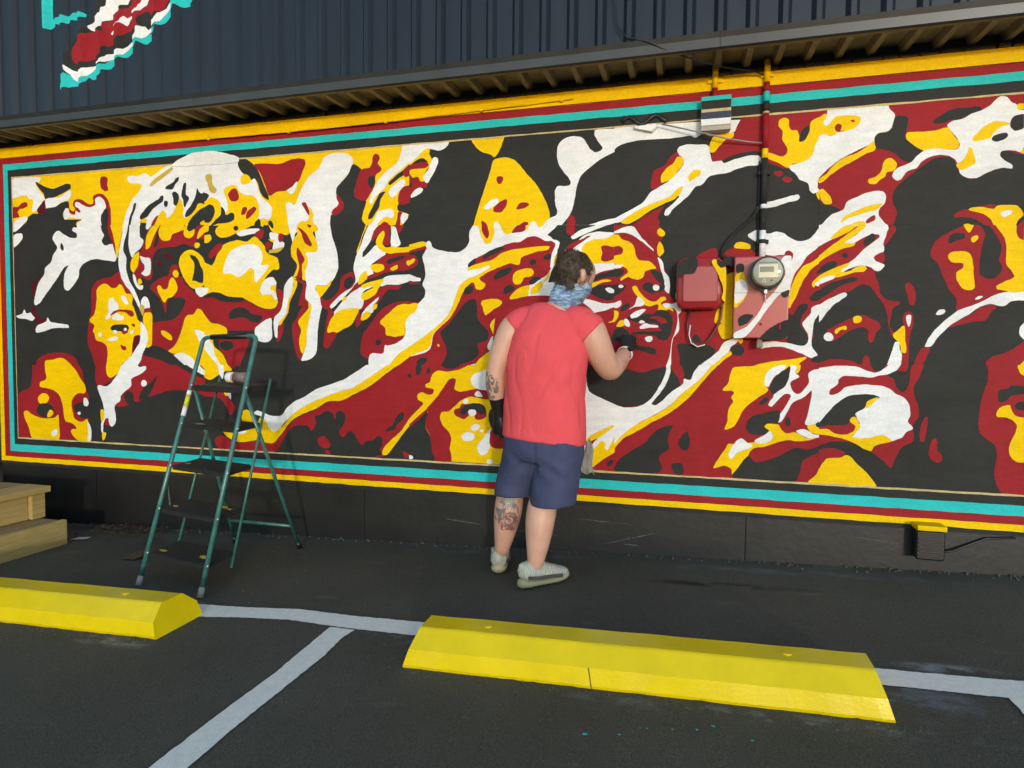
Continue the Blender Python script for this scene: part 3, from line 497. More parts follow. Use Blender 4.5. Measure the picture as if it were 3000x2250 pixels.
0Y -2037,1642 -1885,1680 -1878,1668 -1911,1621 -1937,1580 -2017,1545 -2037,1563 -2030,1587 -1950,1634 -2030,1623
0Y -2179,1559 -2138,1571 -2152,1547 -2172,1541
0Y -2255,1432 -2193,1481 -2051,1491 -2078,1431 -2112,1383 -2166,1359 -2214,1334 -2283,1331 -2279,1383
0R -2337,1574 -2303,1549 -2254,1560 -2199,1614 -2179,1699 -2138,1722 -2097,1727 -2087,1697 -2091,1649 -2165,1577 -2255,1505 -2262,1493 -2234,1463 -2269,1408 -2290,1334 -2235,1340 -2214,1331 -2249,1273 -2283,1230 -2311,1236 -2311,1310 -2290,1420 -2282,1487 -2324,1500
0K -2158,1674 -2124,1698 -2091,1691 -2097,1655 -2138,1619 -2158,1632
0W -2268,1506 -2179,1590 -2104,1631 -2071,1666 -2125,1601 -2179,1553 -2255,1493
0W -2031,1461 -1964,1527 -1911,1565 -1917,1544 -1951,1508 -1951,1466 -1990,1455 -2037,1419
0Y -2037,1443 -1990,1473 -1964,1461 -2004,1419 -2037,1416
0Y -1947,1514 -1921,1520 -1924,1496 -1947,1484
0R -2038,1256 -2024,1322 -1964,1400 -1911,1466 -1852,1507 -1787,1530 -1693,1535s -1692,1311s -1744,1302 -1773,1269 -1865,1257 -1878,1202 -1964,1196 -1991,1165 -2038,1195
0Y -1898,1412 -1839,1460 -1780,1507 -1735,1518 -1693,1514s -1693,1429s -1728,1394 -1728,1323 -1767,1311 -1832,1305 -1858,1322 -1865,1364 -1901,1394
0W -1693,1447s -1725,1400 -1728,1311 -1793,1269 -1865,1257 -1878,1202 -1971,1196 -1984,1120s -1832,1122s -1692,1228s
0R -1858,1310 -1793,1305 -1760,1314 -1744,1302 -1780,1269 -1865,1257
0K -1931,1280 -1911,1289 -1891,1274 -1911,1250 -1931,1259
0Y -1692,1246s -1766,1203 -1838,1122s -1773,1123s -1692,1180s
0R -1692,1180s -1773,1123s -1692,1124s
0K -3266,1106s -1692,1128s -1690,504s -3275,511s
0Y -3266,1106s -3071,1109s -3033,1075 -3109,1061 -3219,1000 -3267,1019s
0W -3147,1108s -3109,1108s -3102,1067 -3118,1009 -3148,1060
0R -3071,1109s -3002,1110s -3025,1082
0R -3269,914s -3127,917 -3051,867 -3013,803 -3060,756 -3075,795 -3127,865 -3205,883 -3270,881s
0Y -3126,969 -3072,971 -3058,912 -3081,892 -3111,918
0W -3080,964 -3057,964 -3047,867 -3066,886
0Y -2961,779 -2923,800 -2870,776 -2841,700 -2811,752 -2738,665 -2701,657 -2628,695 -2679,604 -2738,575 -2842,590 -2963,571 -3039,581 -3115,637 -3099,676 -2962,695
0W -3084,684 -2947,682 -2924,645 -2977,629 -3038,640
0R -3186,581 -3115,610 -3039,568 -2948,569 -2842,587 -2738,572 -2679,597 -2628,651 -2591,671 -2650,573 -2680,520 -2702,513 -3155,516
0R -1692,1128s -1773,1127s -1951,1007 -2065,938 -2167,892 -2292,870 -2390,811 -2483,776 -2548,736 -2628,657 -2665,572 -2548,698 -2483,707 -2433,703 -2412,672 -2377,718 -2376,780 -2237,748 -2223,773 -2168,726 -2202,675 -2168,639 -2127,684 -2072,643 -2038,596 -1944,631 -1911,577 -1877,542 -1931,524 -1877,527 -1691,744s
0W -1997,1124s -1851,1126s -1931,1074 -2038,1006 -2112,967 -2236,933 -2341,893 -2447,847 -2554,780 -2627,714 -2679,661 -2708,654 -2745,684 -2796,753 -2870,776 -2833,796 -2774,779 -2722,765 -2641,771 -2605,816 -2539,869 -2461,903 -2375,955 -2257,992 -2146,1034 -2065,1084
0Y -1851,1126s -1773,1127s -1858,1070 -1951,1001 -2018,963 -2099,925 -2181,886 -2285,876 -2376,824 -2468,789 -2562,736 -2613,677 -2665,617 -2694,584 -2738,575 -2775,625 -2811,726 -2781,747 -2745,684 -2708,654 -2672,661 -2554,780 -2447,847 -2341,893 -2236,933 -2112,967 -2038,1006 -1931,1074
0K -2383,774 -2348,781 -2299,811 -2257,803 -2237,773 -2230,723 -2182,638 -2140,653 -2127,684 -2099,679 -2065,631 -2038,589 -2005,622 -1951,630 -1911,663 -1884,645 -1891,596 -1917,546 -1937,524 -2673,521 -2621,619 -2548,698 -2490,700 -2440,709 -2419,678 -2391,679 -2370,730
0K -2223,798 -2195,817 -2161,800 -2154,757 -2181,719 -2216,724
0R -2360,618 -2321,642 -2272,603 -2265,579 -2307,558 -2349,581
0R -2300,552 -2265,535 -2272,522 -2300,527
0K -1785,789 -1740,823 -1730,803 -1746,766 -1779,741 -1792,710 -1864,692 -1858,707 -1812,739
0K -1692,1078s -1708,1060 -1692,1043s
0Y -1691,792s -1746,706 -1831,630 -1877,579 -1884,539 -1851,541 -1805,594 -1746,670 -1691,738s
0R -1739,567 -1690,552s -1690,528s -1726,532
0K -1699,2543s -411,2538s -401,1957s -1698,2013s
0W -1699,2520s -1430,2520 -1442,2495 -1472,2472 -1509,2469 -1553,2481 -1590,2478 -1628,2452 -1659,2419 -1699,2399s
0Y -1699,2399s -1628,2452 -1590,2483 -1562,2481 -1562,2453 -1546,2417 -1546,2389 -1571,2362 -1596,2335 -1602,2283 -1627,2291 -1640,2315 -1672,2311 -1691,2329 -1694,2358 -1678,2366 -1584,2368 -1571,2385 -1603,2427 -1666,2408 -1699,2382s
0K -1672,2403 -1628,2429 -1596,2424 -1571,2402 -1634,2395 -1678,2392
0R -1699,2393s -1621,2402 -1577,2402 -1568,2385 -1584,2368 -1659,2365 -1699,2365s
0R -1699,2324s -1665,2305 -1640,2315 -1621,2285 -1602,2281 -1577,2270 -1583,2242 -1608,2249 -1652,2229 -1678,2201 -1699,2168s
0K -1699,2284s -1681,2277 -1684,2254 -1699,2249s
0W -1543,2417 -1528,2430 -1506,2420 -1503,2397 -1518,2358 -1552,2303 -1577,2273 -1599,2289 -1602,2318 -1571,2356
0W -1687,2202 -1659,2235 -1621,2247 -1605,2238 -1614,2218 -1665,2192 -1684,2187
0Y -1296,2534 -1065,2533 -1083,2495 -1100,2452 -1117,2418 -1143,2403 -1158,2418 -1218,2439 -1254,2470 -1278,2499
0Y -1268,1995s -1256,2042 -1227,2131 -1192,2230 -1163,2318 -1143,2383 -1123,2393 -1058,2394 -1017,2380 -982,2350 -936,2292 -883,2234 -837,2165 -802,2092 -787,2026 -807,1999 -829,1976s
0R -1119,2282 -1098,2286 -1080,2274 -1083,2252 -1101,2236 -1118,2251
0W -1200,2102 -1185,2123 -1144,2149 -1114,2150 -1105,2130 -1144,2104 -1179,2089
0R -1141,2093 -1108,2125 -1062,2145 -1053,2139 -1061,2100 -1084,2073 -1120,2067 -1140,2076
0R -997,2086 -974,2118 -928,2118 -916,2107 -939,2088 -991,2080
0R -1217,2021 -1190,2011 -1178,1991s -1214,1992s
0W -1134,2009 -1113,2008 -1098,1987s -1134,1989s
0R -978,1982s -950,2003 -921,1999 -921,1980s
0W -903,1998 -881,2003 -863,1977s -909,1979s
0W -758,2183 -742,2204 -697,2201 -664,2215 -676,2248 -709,2288 -738,2334 -750,2394 -739,2447 -701,2482 -646,2488 -596,2474 -568,2434 -546,2401 -524,2388 -481,2401 -504,2445 -526,2484 -526,2511 -411,2512s -409,2380s -491,2343 -566,2290 -604,2255 -625,2202 -640,2117 -656,2052 -683,2010 -711,1979 -716,1971s -829,1976s -795,2015 -745,2040 -754,2095 -758,2145
0R -678,2010 -661,2031 -642,2019 -633,1992 -633,1967s -683,1969s
0W -561,1964s -491,1985 -402,2000s -402,1971s -452,1959s
0W -1698,2017s -401,1961s -387,1142s -1696,1124s
0K -1698,2017s -1268,1998s -1292,1964 -1298,1890 -1322,1857 -1358,1838 -1432,1840 -1506,1857 -1544,1876 -1563,1911 -1582,1895 -1582,1860 -1607,1814 -1591,1750 -1587,1686 -1606,1639 -1587,1604 -1593,1563 -1618,1534 -1644,1517 -1697,1529s
0W -1582,1900 -1563,1911 -1544,1876 -1582,1860
0Y -1698,1893s -1620,1908 -1579,1900 -1582,1886 -1639,1870 -1698,1855s
0R -1698,1855s -1639,1870 -1588,1880 -1575,1865 -1638,1853 -1698,1840s
0R -1698,1829s -1657,1822 -1638,1792 -1645,1763 -1676,1743 -1697,1744s
0Y -1698,1788s -1670,1804 -1657,1798 -1670,1775 -1697,1764s
0W -1697,1706s -1657,1690 -1619,1678 -1619,1663 -1657,1661 -1697,1665s
0R -1697,1659s -1657,1655 -1619,1645 -1697,1644s
0R -1697,1532s -1631,1526 -1656,1511 -1697,1517s
0Y -1697,1515s -1657,1523 -1637,1517 -1650,1476 -1697,1444s
0Y -1268,1998s -1137,1993s -1133,1940 -1154,1891 -1177,1877 -1201,1898 -1226,1950 -1238,1990
0R -1214,1996s -1178,1995s -1166,1936 -1178,1911 -1202,1937 -1214,1972
0Y -1095,1991s -1002,1987s -1013,1952 -1024,1942 -1054,1932 -1077,1949
0R -1019,1952 -996,1979 -978,1986s -938,1984s -932,1960 -955,1944 -1024,1942
0Y -935,1957 -926,1984s -915,1983s -920,1960
0Y -863,1981s -829,1979s -852,1965
0K -739,1975s -401,1961s -401,1916s -517,1926 -571,1912 -626,1871 -670,1851 -692,1824 -736,1782 -737,1837 -726,1875 -760,1887 -783,1910 -800,1916 -761,1953
0R -683,1973s -638,1971s -635,1931 -648,1910 -682,1928
0W -657,1899 -643,1915 -599,1941 -528,1959 -512,1965s -442,1962s -517,1937 -593,1908 -648,1888
0K -442,1955 -401,1961s -401,1922s -474,1930 -539,1922
0R -692,1808 -686,1835 -648,1866 -593,1886 -544,1906 -582,1875 -636,1839 -680,1805
0Y -585,1745 -587,1848 -571,1864 -505,1883 -446,1886 -401,1911s -398,1745s -519,1727 -569,1733
0R -477,1839 -445,1843 -418,1837 -399,1836s -398,1766s -449,1749 -476,1758 -471,1801
0K -714,1809 -570,1804 -536,1749 -552,1706 -791,1635 -774,1701 -736,1766
0R -541,1733 -535,1722 -397,1734s -397,1702s -459,1682 -534,1662
0W -546,1727 -470,1742 -397,1734s -397,1702s -480,1682 -540,1668
0R -1696,1124s -1696,1180s -1554,1229 -1529,1323 -1485,1370 -1423,1422 -1374,1502 -1332,1588 -1296,1633 -1248,1667 -1140,1710 -1052,1747 -964,1761 -759,1805 -764,1744 -802,1679 -905,1626 -927,1537 -991,1493 -1019,1448 -1078,1369 -1136,1312 -1142,1232 -1166,1215 -1244,1145 -1317,1129s
0R -1261,1786 -1207,1813 -1106,1855 -1024,1880 -966,1884 -925,1910 -880,1914 -839,1901 -816,1884 -771,1882 -751,1865 -759,1821 -792,1745 -906,1704 -1081,1714 -1260,1678
0K -1207,1802 -1165,1835 -1082,1860 -1070,1848 -1106,1827 -1159,1800 -1200,1785
0K -1303,1753 -1291,1770 -1255,1792 -1251,1769 -1278,1741 -1297,1736
0Y -1303,1725 -1284,1747 -1224,1763 -1141,1783 -1082,1821 -1023,1838 -936,1846 -839,1854 -785,1849 -793,1833 -861,1822 -942,1799 -965,1783 -970,1750 -999,1748 -1028,1757 -1093,1737 -1164,1710 -1212,1683 -1260,1655 -1320,1651 -1260,1701
0W -1345,1674 -1309,1714 -1224,1729 -1164,1747 -1158,1738 -1200,1711 -1272,1679
0Y -1296,1668 -1236,1678 -1217,1655 -1187,1631 -1199,1609 -1223,1598 -1247,1604 -1266,1644 -1308,1622 -1344,1565 -1374,1497 -1423,1422 -1485,1370 -1529,1329 -1548,1258 -1573,1229 -1643,1205 -1696,1180s -1696,1246s -1630,1287 -1548,1346 -1473,1404 -1430,1451 -1393,1531 -1369,1600 -1339,1646
0K -1326,1576 -1320,1611 -1290,1627 -1265,1616 -1271,1587 -1301,1573
0K -1134,1675 -1116,1703 -1069,1725 -1022,1732 -1016,1718 -1045,1690 -1092,1669 -1128,1658
0K -907,1765 -884,1778 -866,1764 -878,1745 -901,1745
0K -824,1785 -793,1806 -776,1800 -781,1778 -815,1771
0Y -1013,1673 -993,1706 -946,1721 -894,1720 -880,1698 -894,1676 -940,1666 -963,1632 -992,1627 -1010,1645
0K -911,1643 -888,1667 -848,1672 -836,1658 -865,1636 -905,1626
0K -1071,1578 -1062,1612 -1027,1628 -1000,1605 -1021,1583 -1044,1578 -1068,1567
0Y -1032,1549 -974,1605 -911,1620 -905,1603 -921,1537 -979,1509 -985,1538 -1026,1538
0W -910,1537 -910,1592 -831,1658 -791,1635 -824,1591 -858,1564
0Y -899,1598 -831,1646 -825,1624 -853,1580 -893,1564
0Y -775,1739 -753,1804 -742,1804 -741,1766 -769,1728
0Y -797,1679 -780,1712 -791,1657 -825,1635
0K -1295,1536 -1253,1541 -1240,1484 -1234,1421 -1203,1381 -1167,1340 -1172,1289 -1232,1266 -1226,1208 -1268,1162 -1378,1128s -1478,1127s -1441,1195 -1441,1230 -1466,1288 -1485,1335 -1429,1387 -1380,1450 -1325,1513
0Y -1216,1512 -1204,1535 -1097,1539 -1079,1522 -1085,1505 -1144,1471 -1186,1443 -1198,1466 -1204,1495
0K -1067,1471 -1020,1482 -1008,1459 -1043,1439 -1067,1454
0Y -1155,1380 -1120,1426 -1060,1437 -1043,1425 -1095,1340 -1125,1320 -1143,1346
0W -1166,1266 -1148,1300 -1125,1323 -1101,1321 -1130,1255 -1142,1226 -1166,1232
0Y -1504,1259 -1491,1262 -1488,1247 -1500,1247
0K -1643,1151 -1611,1175 -1573,1170 -1579,1146 -1611,1125s -1642,1125s
0Y -1256,1130s -1219,1174 -1172,1209 -1136,1215 -1147,1132s
0W -783,1888 -732,1880 -731,1848 -748,1804 -775,1717 -770,1811 -751,1865
0R -582,1543 -544,1575 -529,1662 -470,1693 -397,1707s -393,1497s -467,1509 -543,1532
0K -397,1702s -469,1682 -534,1657 -534,1629 -496,1645 -447,1657 -396,1656s
0Y -544,1597 -534,1624 -485,1639 -447,1647 -415,1638 -469,1628 -512,1607
0K -550,1575 -512,1607 -457,1617 -395,1611s -394,1530s -434,1525 -483,1536 -522,1559
0W -449,1590 -430,1600 -403,1589 -395,1584s -395,1567s -424,1568
0W -587,1499 -571,1527 -521,1515 -466,1504 -394,1508s -393,1481s -433,1471 -477,1455 -520,1452 -553,1472
0R -515,1450 -455,1463 -393,1487s -387,1142s -543,1140s -507,1313
0Y -432,1395 -405,1406 -392,1443s -392,1400s -416,1392
0K -391,1346s -409,1313 -403,1270 -389,1259s
0R -1102,1482 -962,1548 -790,1557 -621,1533 -509,1450 -477,1141s -1147,1132s -1136,1255
0K -932,1481 -834,1502 -799,1424 -844,1313 -913,1324
0Y -755,1479 -687,1490 -619,1423 -640,1324 -707,1340
0W -786,1285 -673,1258 -584,1280 -615,1139s -796,1137s
0Y -1696,1128s -387,1146s -376,514s -1694,521s
0R -1696,1128s -1292,1133s -1341,1108 -1440,1089 -1503,1093 -1540,1063 -1553,1022 -1585,1003 -1578,986 -1527,975 -1534,946 -1559,939 -1610,955 -1639,937 -1635,907 -1597,885 -1654,823 -1695,774s
0K -1649,1128s -1611,1129s -1610,1092 -1636,1062 -1649,1067
0K -1579,1092 -1560,1116 -1550,1099 -1556,1075 -1572,1075
0K -1478,1131s -1341,1133s -1378,1113 -1428,1106 -1465,1117
0K -1696,1078s -1681,1061 -1684,1043 -1696,1043s
0R -1421,1042 -1381,1046 -1384,979 -1352,965 -1291,975 -1261,982 -1212,986 -1163,972 -1139,944 -1145,927 -1175,920 -1230,930 -1279,935 -1340,910 -1383,873 -1426,837 -1476,829 -1482,793 -1463,747 -1419,702 -1406,661 -1416,601 -1406,519 -1525,519 -1551,678 -1584,742 -1565,832 -1578,844 -1477,965
0K -1695,726s -1609,801 -1571,838 -1568,814 -1584,742 -1551,672 -1532,572 -1516,519 -1694,515s
0R -1695,744s -1578,844 -1568,838 -1629,776 -1695,720s
0Y -1695,780s -1654,823 -1597,879 -1540,934 -1490,982 -1483,959 -1559,868 -1629,806 -1695,750s
0W -1279,1039 -1261,1074 -1219,1092 -1153,1105 -1146,984 -1182,978 -1236,985 -1267,1010
0W -1251,953 -1230,974 -1212,960 -1199,937 -1242,939
0W -1330,904 -1309,922 -1294,908 -1303,887 -1321,890
0R -1386,850 -1352,863 -1340,886 -1290,888 -1229,895 -1193,885 -1174,845 -1180,810 -1223,791 -1247,796 -1253,819 -1290,815 -1320,793 -1358,804 -1382,815
0K -1346,845 -1315,881 -1254,895 -1205,890 -1181,862 -1183,833 -1211,824 -1247,848 -1290,847 -1315,823 -1339,822
0W -1293,847 -1247,851 -1241,831 -1259,813 -1284,818
0W -1277,743 -1253,764 -1216,757 -1216,745 -1246,720 -1277,731
0W -1219,722 -1198,734 -1189,726 -1204,711
0W -1338,681 -1320,706 -1283,713 -1252,697 -1258,667 -1289,654 -1326,661
0W -1233,622 -1197,676 -1161,724 -1137,742 -1137,708 -1152,678 -1148,632 -1172,584 -1196,571 -1221,582
0R -1137,742 -1048,734 -1047,625 -1130,621 -1152,643 -1149,690
0W -1169,532 -1160,547 -1136,545 -1129,528 -1141,519 -1166,520
0K -1150,857 -1043,861 -1054,734 -1131,731
0W -1694,546s -1673,541 -1666,526 -1694,521s
0W -570,1143s -387,1146s -380,734s -419,644 -436,649 -453,687 -485,658 -529,617 -563,643
0K -559,1144s -387,1146s -383,915s -468,951 -535,988
0Y -552,682 -536,711 -470,753 -395,789 -381,786s -454,726 -530,683
0R -536,678 -481,708 -502,685 -535,650
0Y -534,611 -496,652 -453,693 -431,677 -436,649 -419,642 -379,674s -378,619s -451,582 -516,523 -561,526
0R -378,630s -446,582 -511,523 -376,514s
0K -423,561 -402,585 -386,580 -396,552 -418,545
0W -853,1139s -615,1143s -568,976 -553,755 -664,683 -746,859
0K -987,1138s -853,1139s -781,914 -837,743 -965,784 -1026,964
0R -930,773 -780,824 -636,673 -708,529 -892,535 -964,646
0K -415,2533s 674,2529s 692,1910s -405,1957s
0W -414,2520s 280,2505 271,2481 253,2447 205,2426 141,2428 67,2437 42,2426 12,2439 -99,2432 -253,2436 -337,2427 -379,2415 -412,2393s
0R 280,2510 674,2520s 678,2398s 650,2341 585,2219 415,2270 381,2322 309,2327 251,2311 189,2291 145,2283 129,2305 143,2355 191,2407 244,2433 257,2467
0Y 141,2428 210,2435 243,2438 239,2413 201,2401 167,2368 143,2339 126,2336 113,2357 118,2382
0K 184,2286 227,2308 275,2322 347,2325 381,2322 376,2302 324,2309 252,2296 194,2272
0R -196,2156 -197,2213 -182,2259 -136,2277 -106,2311 -77,2345 -51,2351 -26,2321 -25,2280 -74,2216 -135,2183 -165,2159
0W -57,2364 -47,2382 -7,2391 53,2387 108,2378 119,2341 127,2305 135,2287 184,2288 194,2275 252,2291 324,2306 381,2297 387,2257 325,2251 268,2240 225,2222 151,2214 117,2204 88,2170 73,2160 44,2152 14,2112 -30,2073 -75,2034 -105,1999 -121,2005 -118,2026 -91,2061 -41,2115 -22,2161 -82,2107 -246,2037 -371,1975 -405,1971s -405,1997s -298,2051 -241,2085 -206,2130 -155,2164 -114,2187 -49,2245 -22,2285 -26,2321 -46,2338
0Y -145,2194 -141,2230 -111,2270 -76,2293 -56,2326 -31,2324 -20,2305 -30,2275 -54,2246 -74,2216 -114,2192 -140,2186
0Y 5,2206 17,2231 46,2247 71,2240 72,2222 43,2198 13,2185
0Y -366,1974 -298,2024 -184,2076 -92,2108 -52,2147 -22,2161 -27,2140 -61,2096 -112,2073 -194,2035 -250,2001 -323,1962
0R -297,1953s -245,1995 -183,2029 -127,2052 -142,2022 -156,1991 -146,1964 -150,1946s
0K -405,1971s -366,1972 -323,1954s -405,1957s
0K -81,2076 -41,2110 -71,2070 -121,2026 -121,2000 -100,2004 -151,1975 -152,2007 -122,2052
0Y 471,2459 480,2488 503,2496 522,2484 527,2444 537,2426 565,2422 580,2386 585,2361 608,2369 621,2393 629,2421 633,2460 675,2485s 678,2373s 659,2341 647,2293 625,2265 584,2248 547,2246 529,2227 481,2255 419,2289 419,2314 452,2307 485,2290 513,2298 521,2327 507,2357 492,2383 495,2422
0K 580,2361 580,2396 606,2438 624,2441 629,2421 617,2383 599,2365
0W 533,2237 584,2248 625,2265 647,2293 659,2341 678,2378s 684,2168s 676,2149 679,2114 687,2099s 657,2081 639,2097 628,2137 586,2159 567,2190 538,2217
0R 455,2207 487,2213 502,2202 493,2185 460,2192
0R 502,2174 530,2178 549,2162 536,2148 508,2154
0W 374,2012 383,2036 412,2045 473,2057 542,2075 579,2081 591,2068 580,2051 520,2039 469,2022 403,2015
0Y 684,2168s 676,2149 685,2134s
0R 685,2134s 677,2115 687,2099s
0Y 671,2085 687,2094s 688,2040s
0R -405,1961s 692,1913s 715,1158s -390,1142s
0R -405,1961s -150,1950s -138,1864 -152,1770 -103,1652 -80,1547 -17,1441 -26,1147s -390,1142s
0K -150,1950s 692,1913s 694,1833s 362,1774 221,1763 213,1697 267,1675 276,1315 -38,1488 -75,1536 -87,1631 -125,1727 -152,1770 -116,1800 -138,1858 -118,1900
0Y -160,1912 -145,1930 -124,1916 -116,1897 -134,1882 -154,1896
0Y -158,1817 -143,1856 -122,1821 -119,1795 -144,1769
0W -404,1922s -360,1941 -296,1947 -270,1916 -243,1878 -216,1851 -173,1802 -242,1857 -306,1902 -354,1914 -404,1911s
0Y -404,1906s -381,1905 -359,1877 -316,1860 -289,1832 -278,1784 -256,1752 -198,1745 -161,1704 -197,1697 -223,1687 -233,1655 -259,1643 -291,1646 -318,1657 -360,1637 -365,1648 -339,1668 -318,1689 -345,1717 -401,1734s
0R -402,1836s -374,1838 -350,1818 -357,1792 -402,1783s
0W -401,1732s -345,1727 -361,1712 -400,1707s
0K -400,1702s -366,1707 -345,1695 -350,1674 -376,1659 -399,1664s
0K -192,1697 -156,1691 -124,1669 -110,1631 -112,1605 -139,1622 -170,1649
0W -152,1767 -126,1742 -114,1684 -87,1647 -86,1557 -112,1584 -113,1632 -130,1685 -141,1722
0K -237,1592 -227,1618 -196,1625 -164,1606 -112,1610 -112,1584 -143,1569 -184,1564 -221,1575
0W -177,1601 -164,1611 -141,1598 -148,1579 -172,1582
0K -399,1616s -343,1615 -327,1609 -364,1562 -397,1546s
0W -375,1605 -359,1615 -343,1604 -359,1594
0R -80,1547 -38,1488 -17,1441 184,1460 188,1315 218,1268 194,1242 139,1273 -23,1267 -41,1147s -93,1147s -65,1293 -30,1367 -37,1457
0Y -295,1598 -274,1606 -252,1571 -215,1533 -168,1513 -127,1539 -106,1539 -100,1526 -131,1505 -120,1489 -69,1478 -58,1457 -84,1468 -146,1455 -144,1495 -193,1487 -219,1495 -225,1506 -263,1544 -290,1582
0W -268,1533 -257,1544 -220,1506 -235,1490 -277,1485 -309,1470 -277,1496
0W -397,1508s -358,1524 -357,1497 -378,1478 -396,1481s
0Y -396,1465s -373,1459 -370,1432 -395,1395s
0K -362,1459 -352,1486 -315,1507 -304,1496 -325,1470 -351,1459
0W -121,1500 -105,1505 -69,1499 -38,1504 -17,1472 -17,1456 -32,1435 -25,1378 -30,1341 -55,1309 -64,1266 -67,1147s -93,1147s -73,1208 -65,1288 -45,1346 -36,1399 -42,1457 -69,1478 -105,1478
0K -329,1421 -271,1442 -234,1448 -171,1442 -151,1463 -99,1462 -68,1430 -62,1388 -66,1346 -96,1293 -137,1298 -158,1319 -221,1325 -296,1324 -269,1346 -190,1346 -128,1351 -155,1388 -233,1389 -297,1405
0W -303,1432 -271,1459 -235,1472 -214,1469 -229,1450 -271,1421 -297,1418
0R -192,1421 -150,1431 -108,1415 -93,1394 -129,1388 -150,1410
0W -252,1394 -239,1407 -218,1399 -228,1389 -246,1389
0W -249,1367 -217,1389 -196,1383 -144,1378 -144,1367 -180,1365 -243,1357
0R -312,1351 -243,1354 -170,1359 -118,1351 -169,1343 -259,1341 -301,1332
0Y -382,1373 -361,1405 -337,1408 -331,1384 -360,1368
0W -337,1411 -324,1416 -302,1384 -307,1370 -328,1376
0K -394,1351s -355,1368 -317,1346 -295,1303 -284,1276 -337,1281 -393,1286s
0W -216,1303 -200,1314 -174,1311 -179,1287 -200,1282
0K -278,1265 -215,1255 -152,1239 -156,1213 -214,1217 -273,1238
0R -303,1144s -272,1228 -167,1207 -93,1186 -93,1147s
0R 57,1758 107,1793 166,1806 172,1754 148,1740 68,1732
0R 206,1774 259,1808 351,1795 381,1753 265,1757
0Y 259,1816 273,1833 312,1834 346,1815 346,1800 313,1799 264,1805
0W 330,1869 358,1893 397,1899 430,1878 477,1886 515,1874 549,1848 591,1831 642,1839 668,1868 692,1902s 696,1793s 635,1750 618,1716 582,1667 560,1608 553,1537 529,1558 551,1753 457,1756 419,1767 394,1819 350,1850
0R 523,1769 541,1783 565,1763 552,1718 529,1734
0R 618,1716 644,1750 695,1803s 697,1753s 645,1710 618,1696
0Y 553,1467 553,1547 565,1602 596,1667 623,1701 659,1715 697,1748s 698,1709s 656,1675 625,1626 603,1577 581,1517
0R 552,1416 559,1472 595,1547 625,1621 660,1670 698,1704s 705,1480s 666,1471 644,1436 588,1451
0Y 663,1595 671,1615 700,1639s 701,1615s 681,1590 672,1578
0W 679,1595 690,1610 701,1615s 702,1585s
0K 655,1526 678,1555 702,1565s 704,1510s 665,1506
0K 699,1674s 684,1660 700,1649s
0Y 215,1604 229,1660 311,1669 317,1643 273,1644 265,1572 271,1315 218,1299 197,1325 186,1367 201,1392 171,1387 168,1424 179,1460 218,1506
0K 546,1447 570,1431 606,1486 643,1491 648,1471 617,1421 613,1386 647,1326 658,1285 635,1265 589,1260 546,1290 544,1366
0W 622,1386 645,1416 663,1441 666,1471 705,1490s 706,1440s 682,1391 675,1336 672,1275 682,1245 701,1226 697,1200 670,1200 627,1220 580,1240 518,1259 442,1254 414,1249 423,1279 470,1290 565,1275 635,1265 653,1290 652,1326
0K 706,1440s 678,1386 680,1316 672,1265 713,1206s
0R -26,1147s -23,1267 139,1273 194,1242 247,1289 326,1289 374,1294 414,1249 518,1254 580,1240 627,1215 651,1200 596,1179 473,1172 378,1153s
0K -33,1267 58,1267 129,1267 174,1242 170,1210 112,1149s -15,1148s -22,1208
0K 47,1304 67,1325 98,1288 53,1278
0K 256,1242 273,1268 302,1268 329,1248 323,1217 289,1206 264,1216
0W 91,1149s 155,1200 194,1237 218,1278 262,1304 296,1310 287,1279 258,1258 249,1232 210,1195 167,1150s
0Y 291,1299 320,1305 312,1274
0Y 162,1150s 210,1195 254,1232 264,1216 230,1190 191,1151s
0Y 378,1153s 449,1172 567,1189 651,1202 615,1169 610,1156s
0K 674,1195 713,1216s 714,1170s 675,1180
bK -35,1633 -37,1700 -13,1729 61,1737 62,1682 48,1657 -11,1648
bY 139,1720 158,1727 173,1699 188,1683 212,1688 212,1498 197,1513 203,1563 179,1634 154,1684
bK 163,1724 202,1713 209,1688 188,1686 168,1704
pK 265,1682 273,1702 302,1701 303,1661 270,1657
pY 266,1642 303,1656 313,1621 329,1561 311,1512 265,1467 265,1562
pW 267,1602 290,1619 314,1611 329,1566 311,1522 269,1487
pW 510,1739 541,1738 533,1558 506,1549 470,1515 425,1451 385,1387 317,1307 264,1304 264,1327 329,1367 388,1441 415,1496 473,1564 516,1656 492,1715
pK 497,1539 537,1558 534,1528 511,1519
pK 286,1412 332,1432 361,1422 333,1387 291,1367
pK 428,1342 537,1401 531,1307 397,1302
0R -390,1146s 715,1161s 734,503s -380,525s
0K -389,1090s -313,1124 -260,1108 -217,1109 -165,1126 -103,1138 -67,1150s 81,1152s 62,1108 37,1071 -8,1038 -48,989 -119,934 -171,913 -251,908 -331,900 -386,915s
0R -319,1147s -103,1150s -165,1126 -212,1106 -265,1114
0R -67,1150s -10,1151s 6,1113 5,1049 -8,1038 -24,1075 -61,1122
0W -386,915s -331,898 -250,906 -203,926 -162,970 -122,1041 -94,1106 -93,1150s -69,1150s -71,1101 -95,1031 -136,971 -171,922 -150,914 -109,945 -69,989 -18,1027 5,1044 7,1070 43,1066 57,1103 81,1140 91,1153s 157,1153s 133,1110 64,1040 -17,974 -67,919 -129,874 -222,823 -301,765 -349,719 -382,674s
0Y 157,1153s 191,1154s 148,1105 84,1024 35,965 -15,916 -82,865 -169,814 -248,762 -327,715 -382,652s -382,679s -328,742 -249,805 -144,863 -67,919 13,1002 83,1061
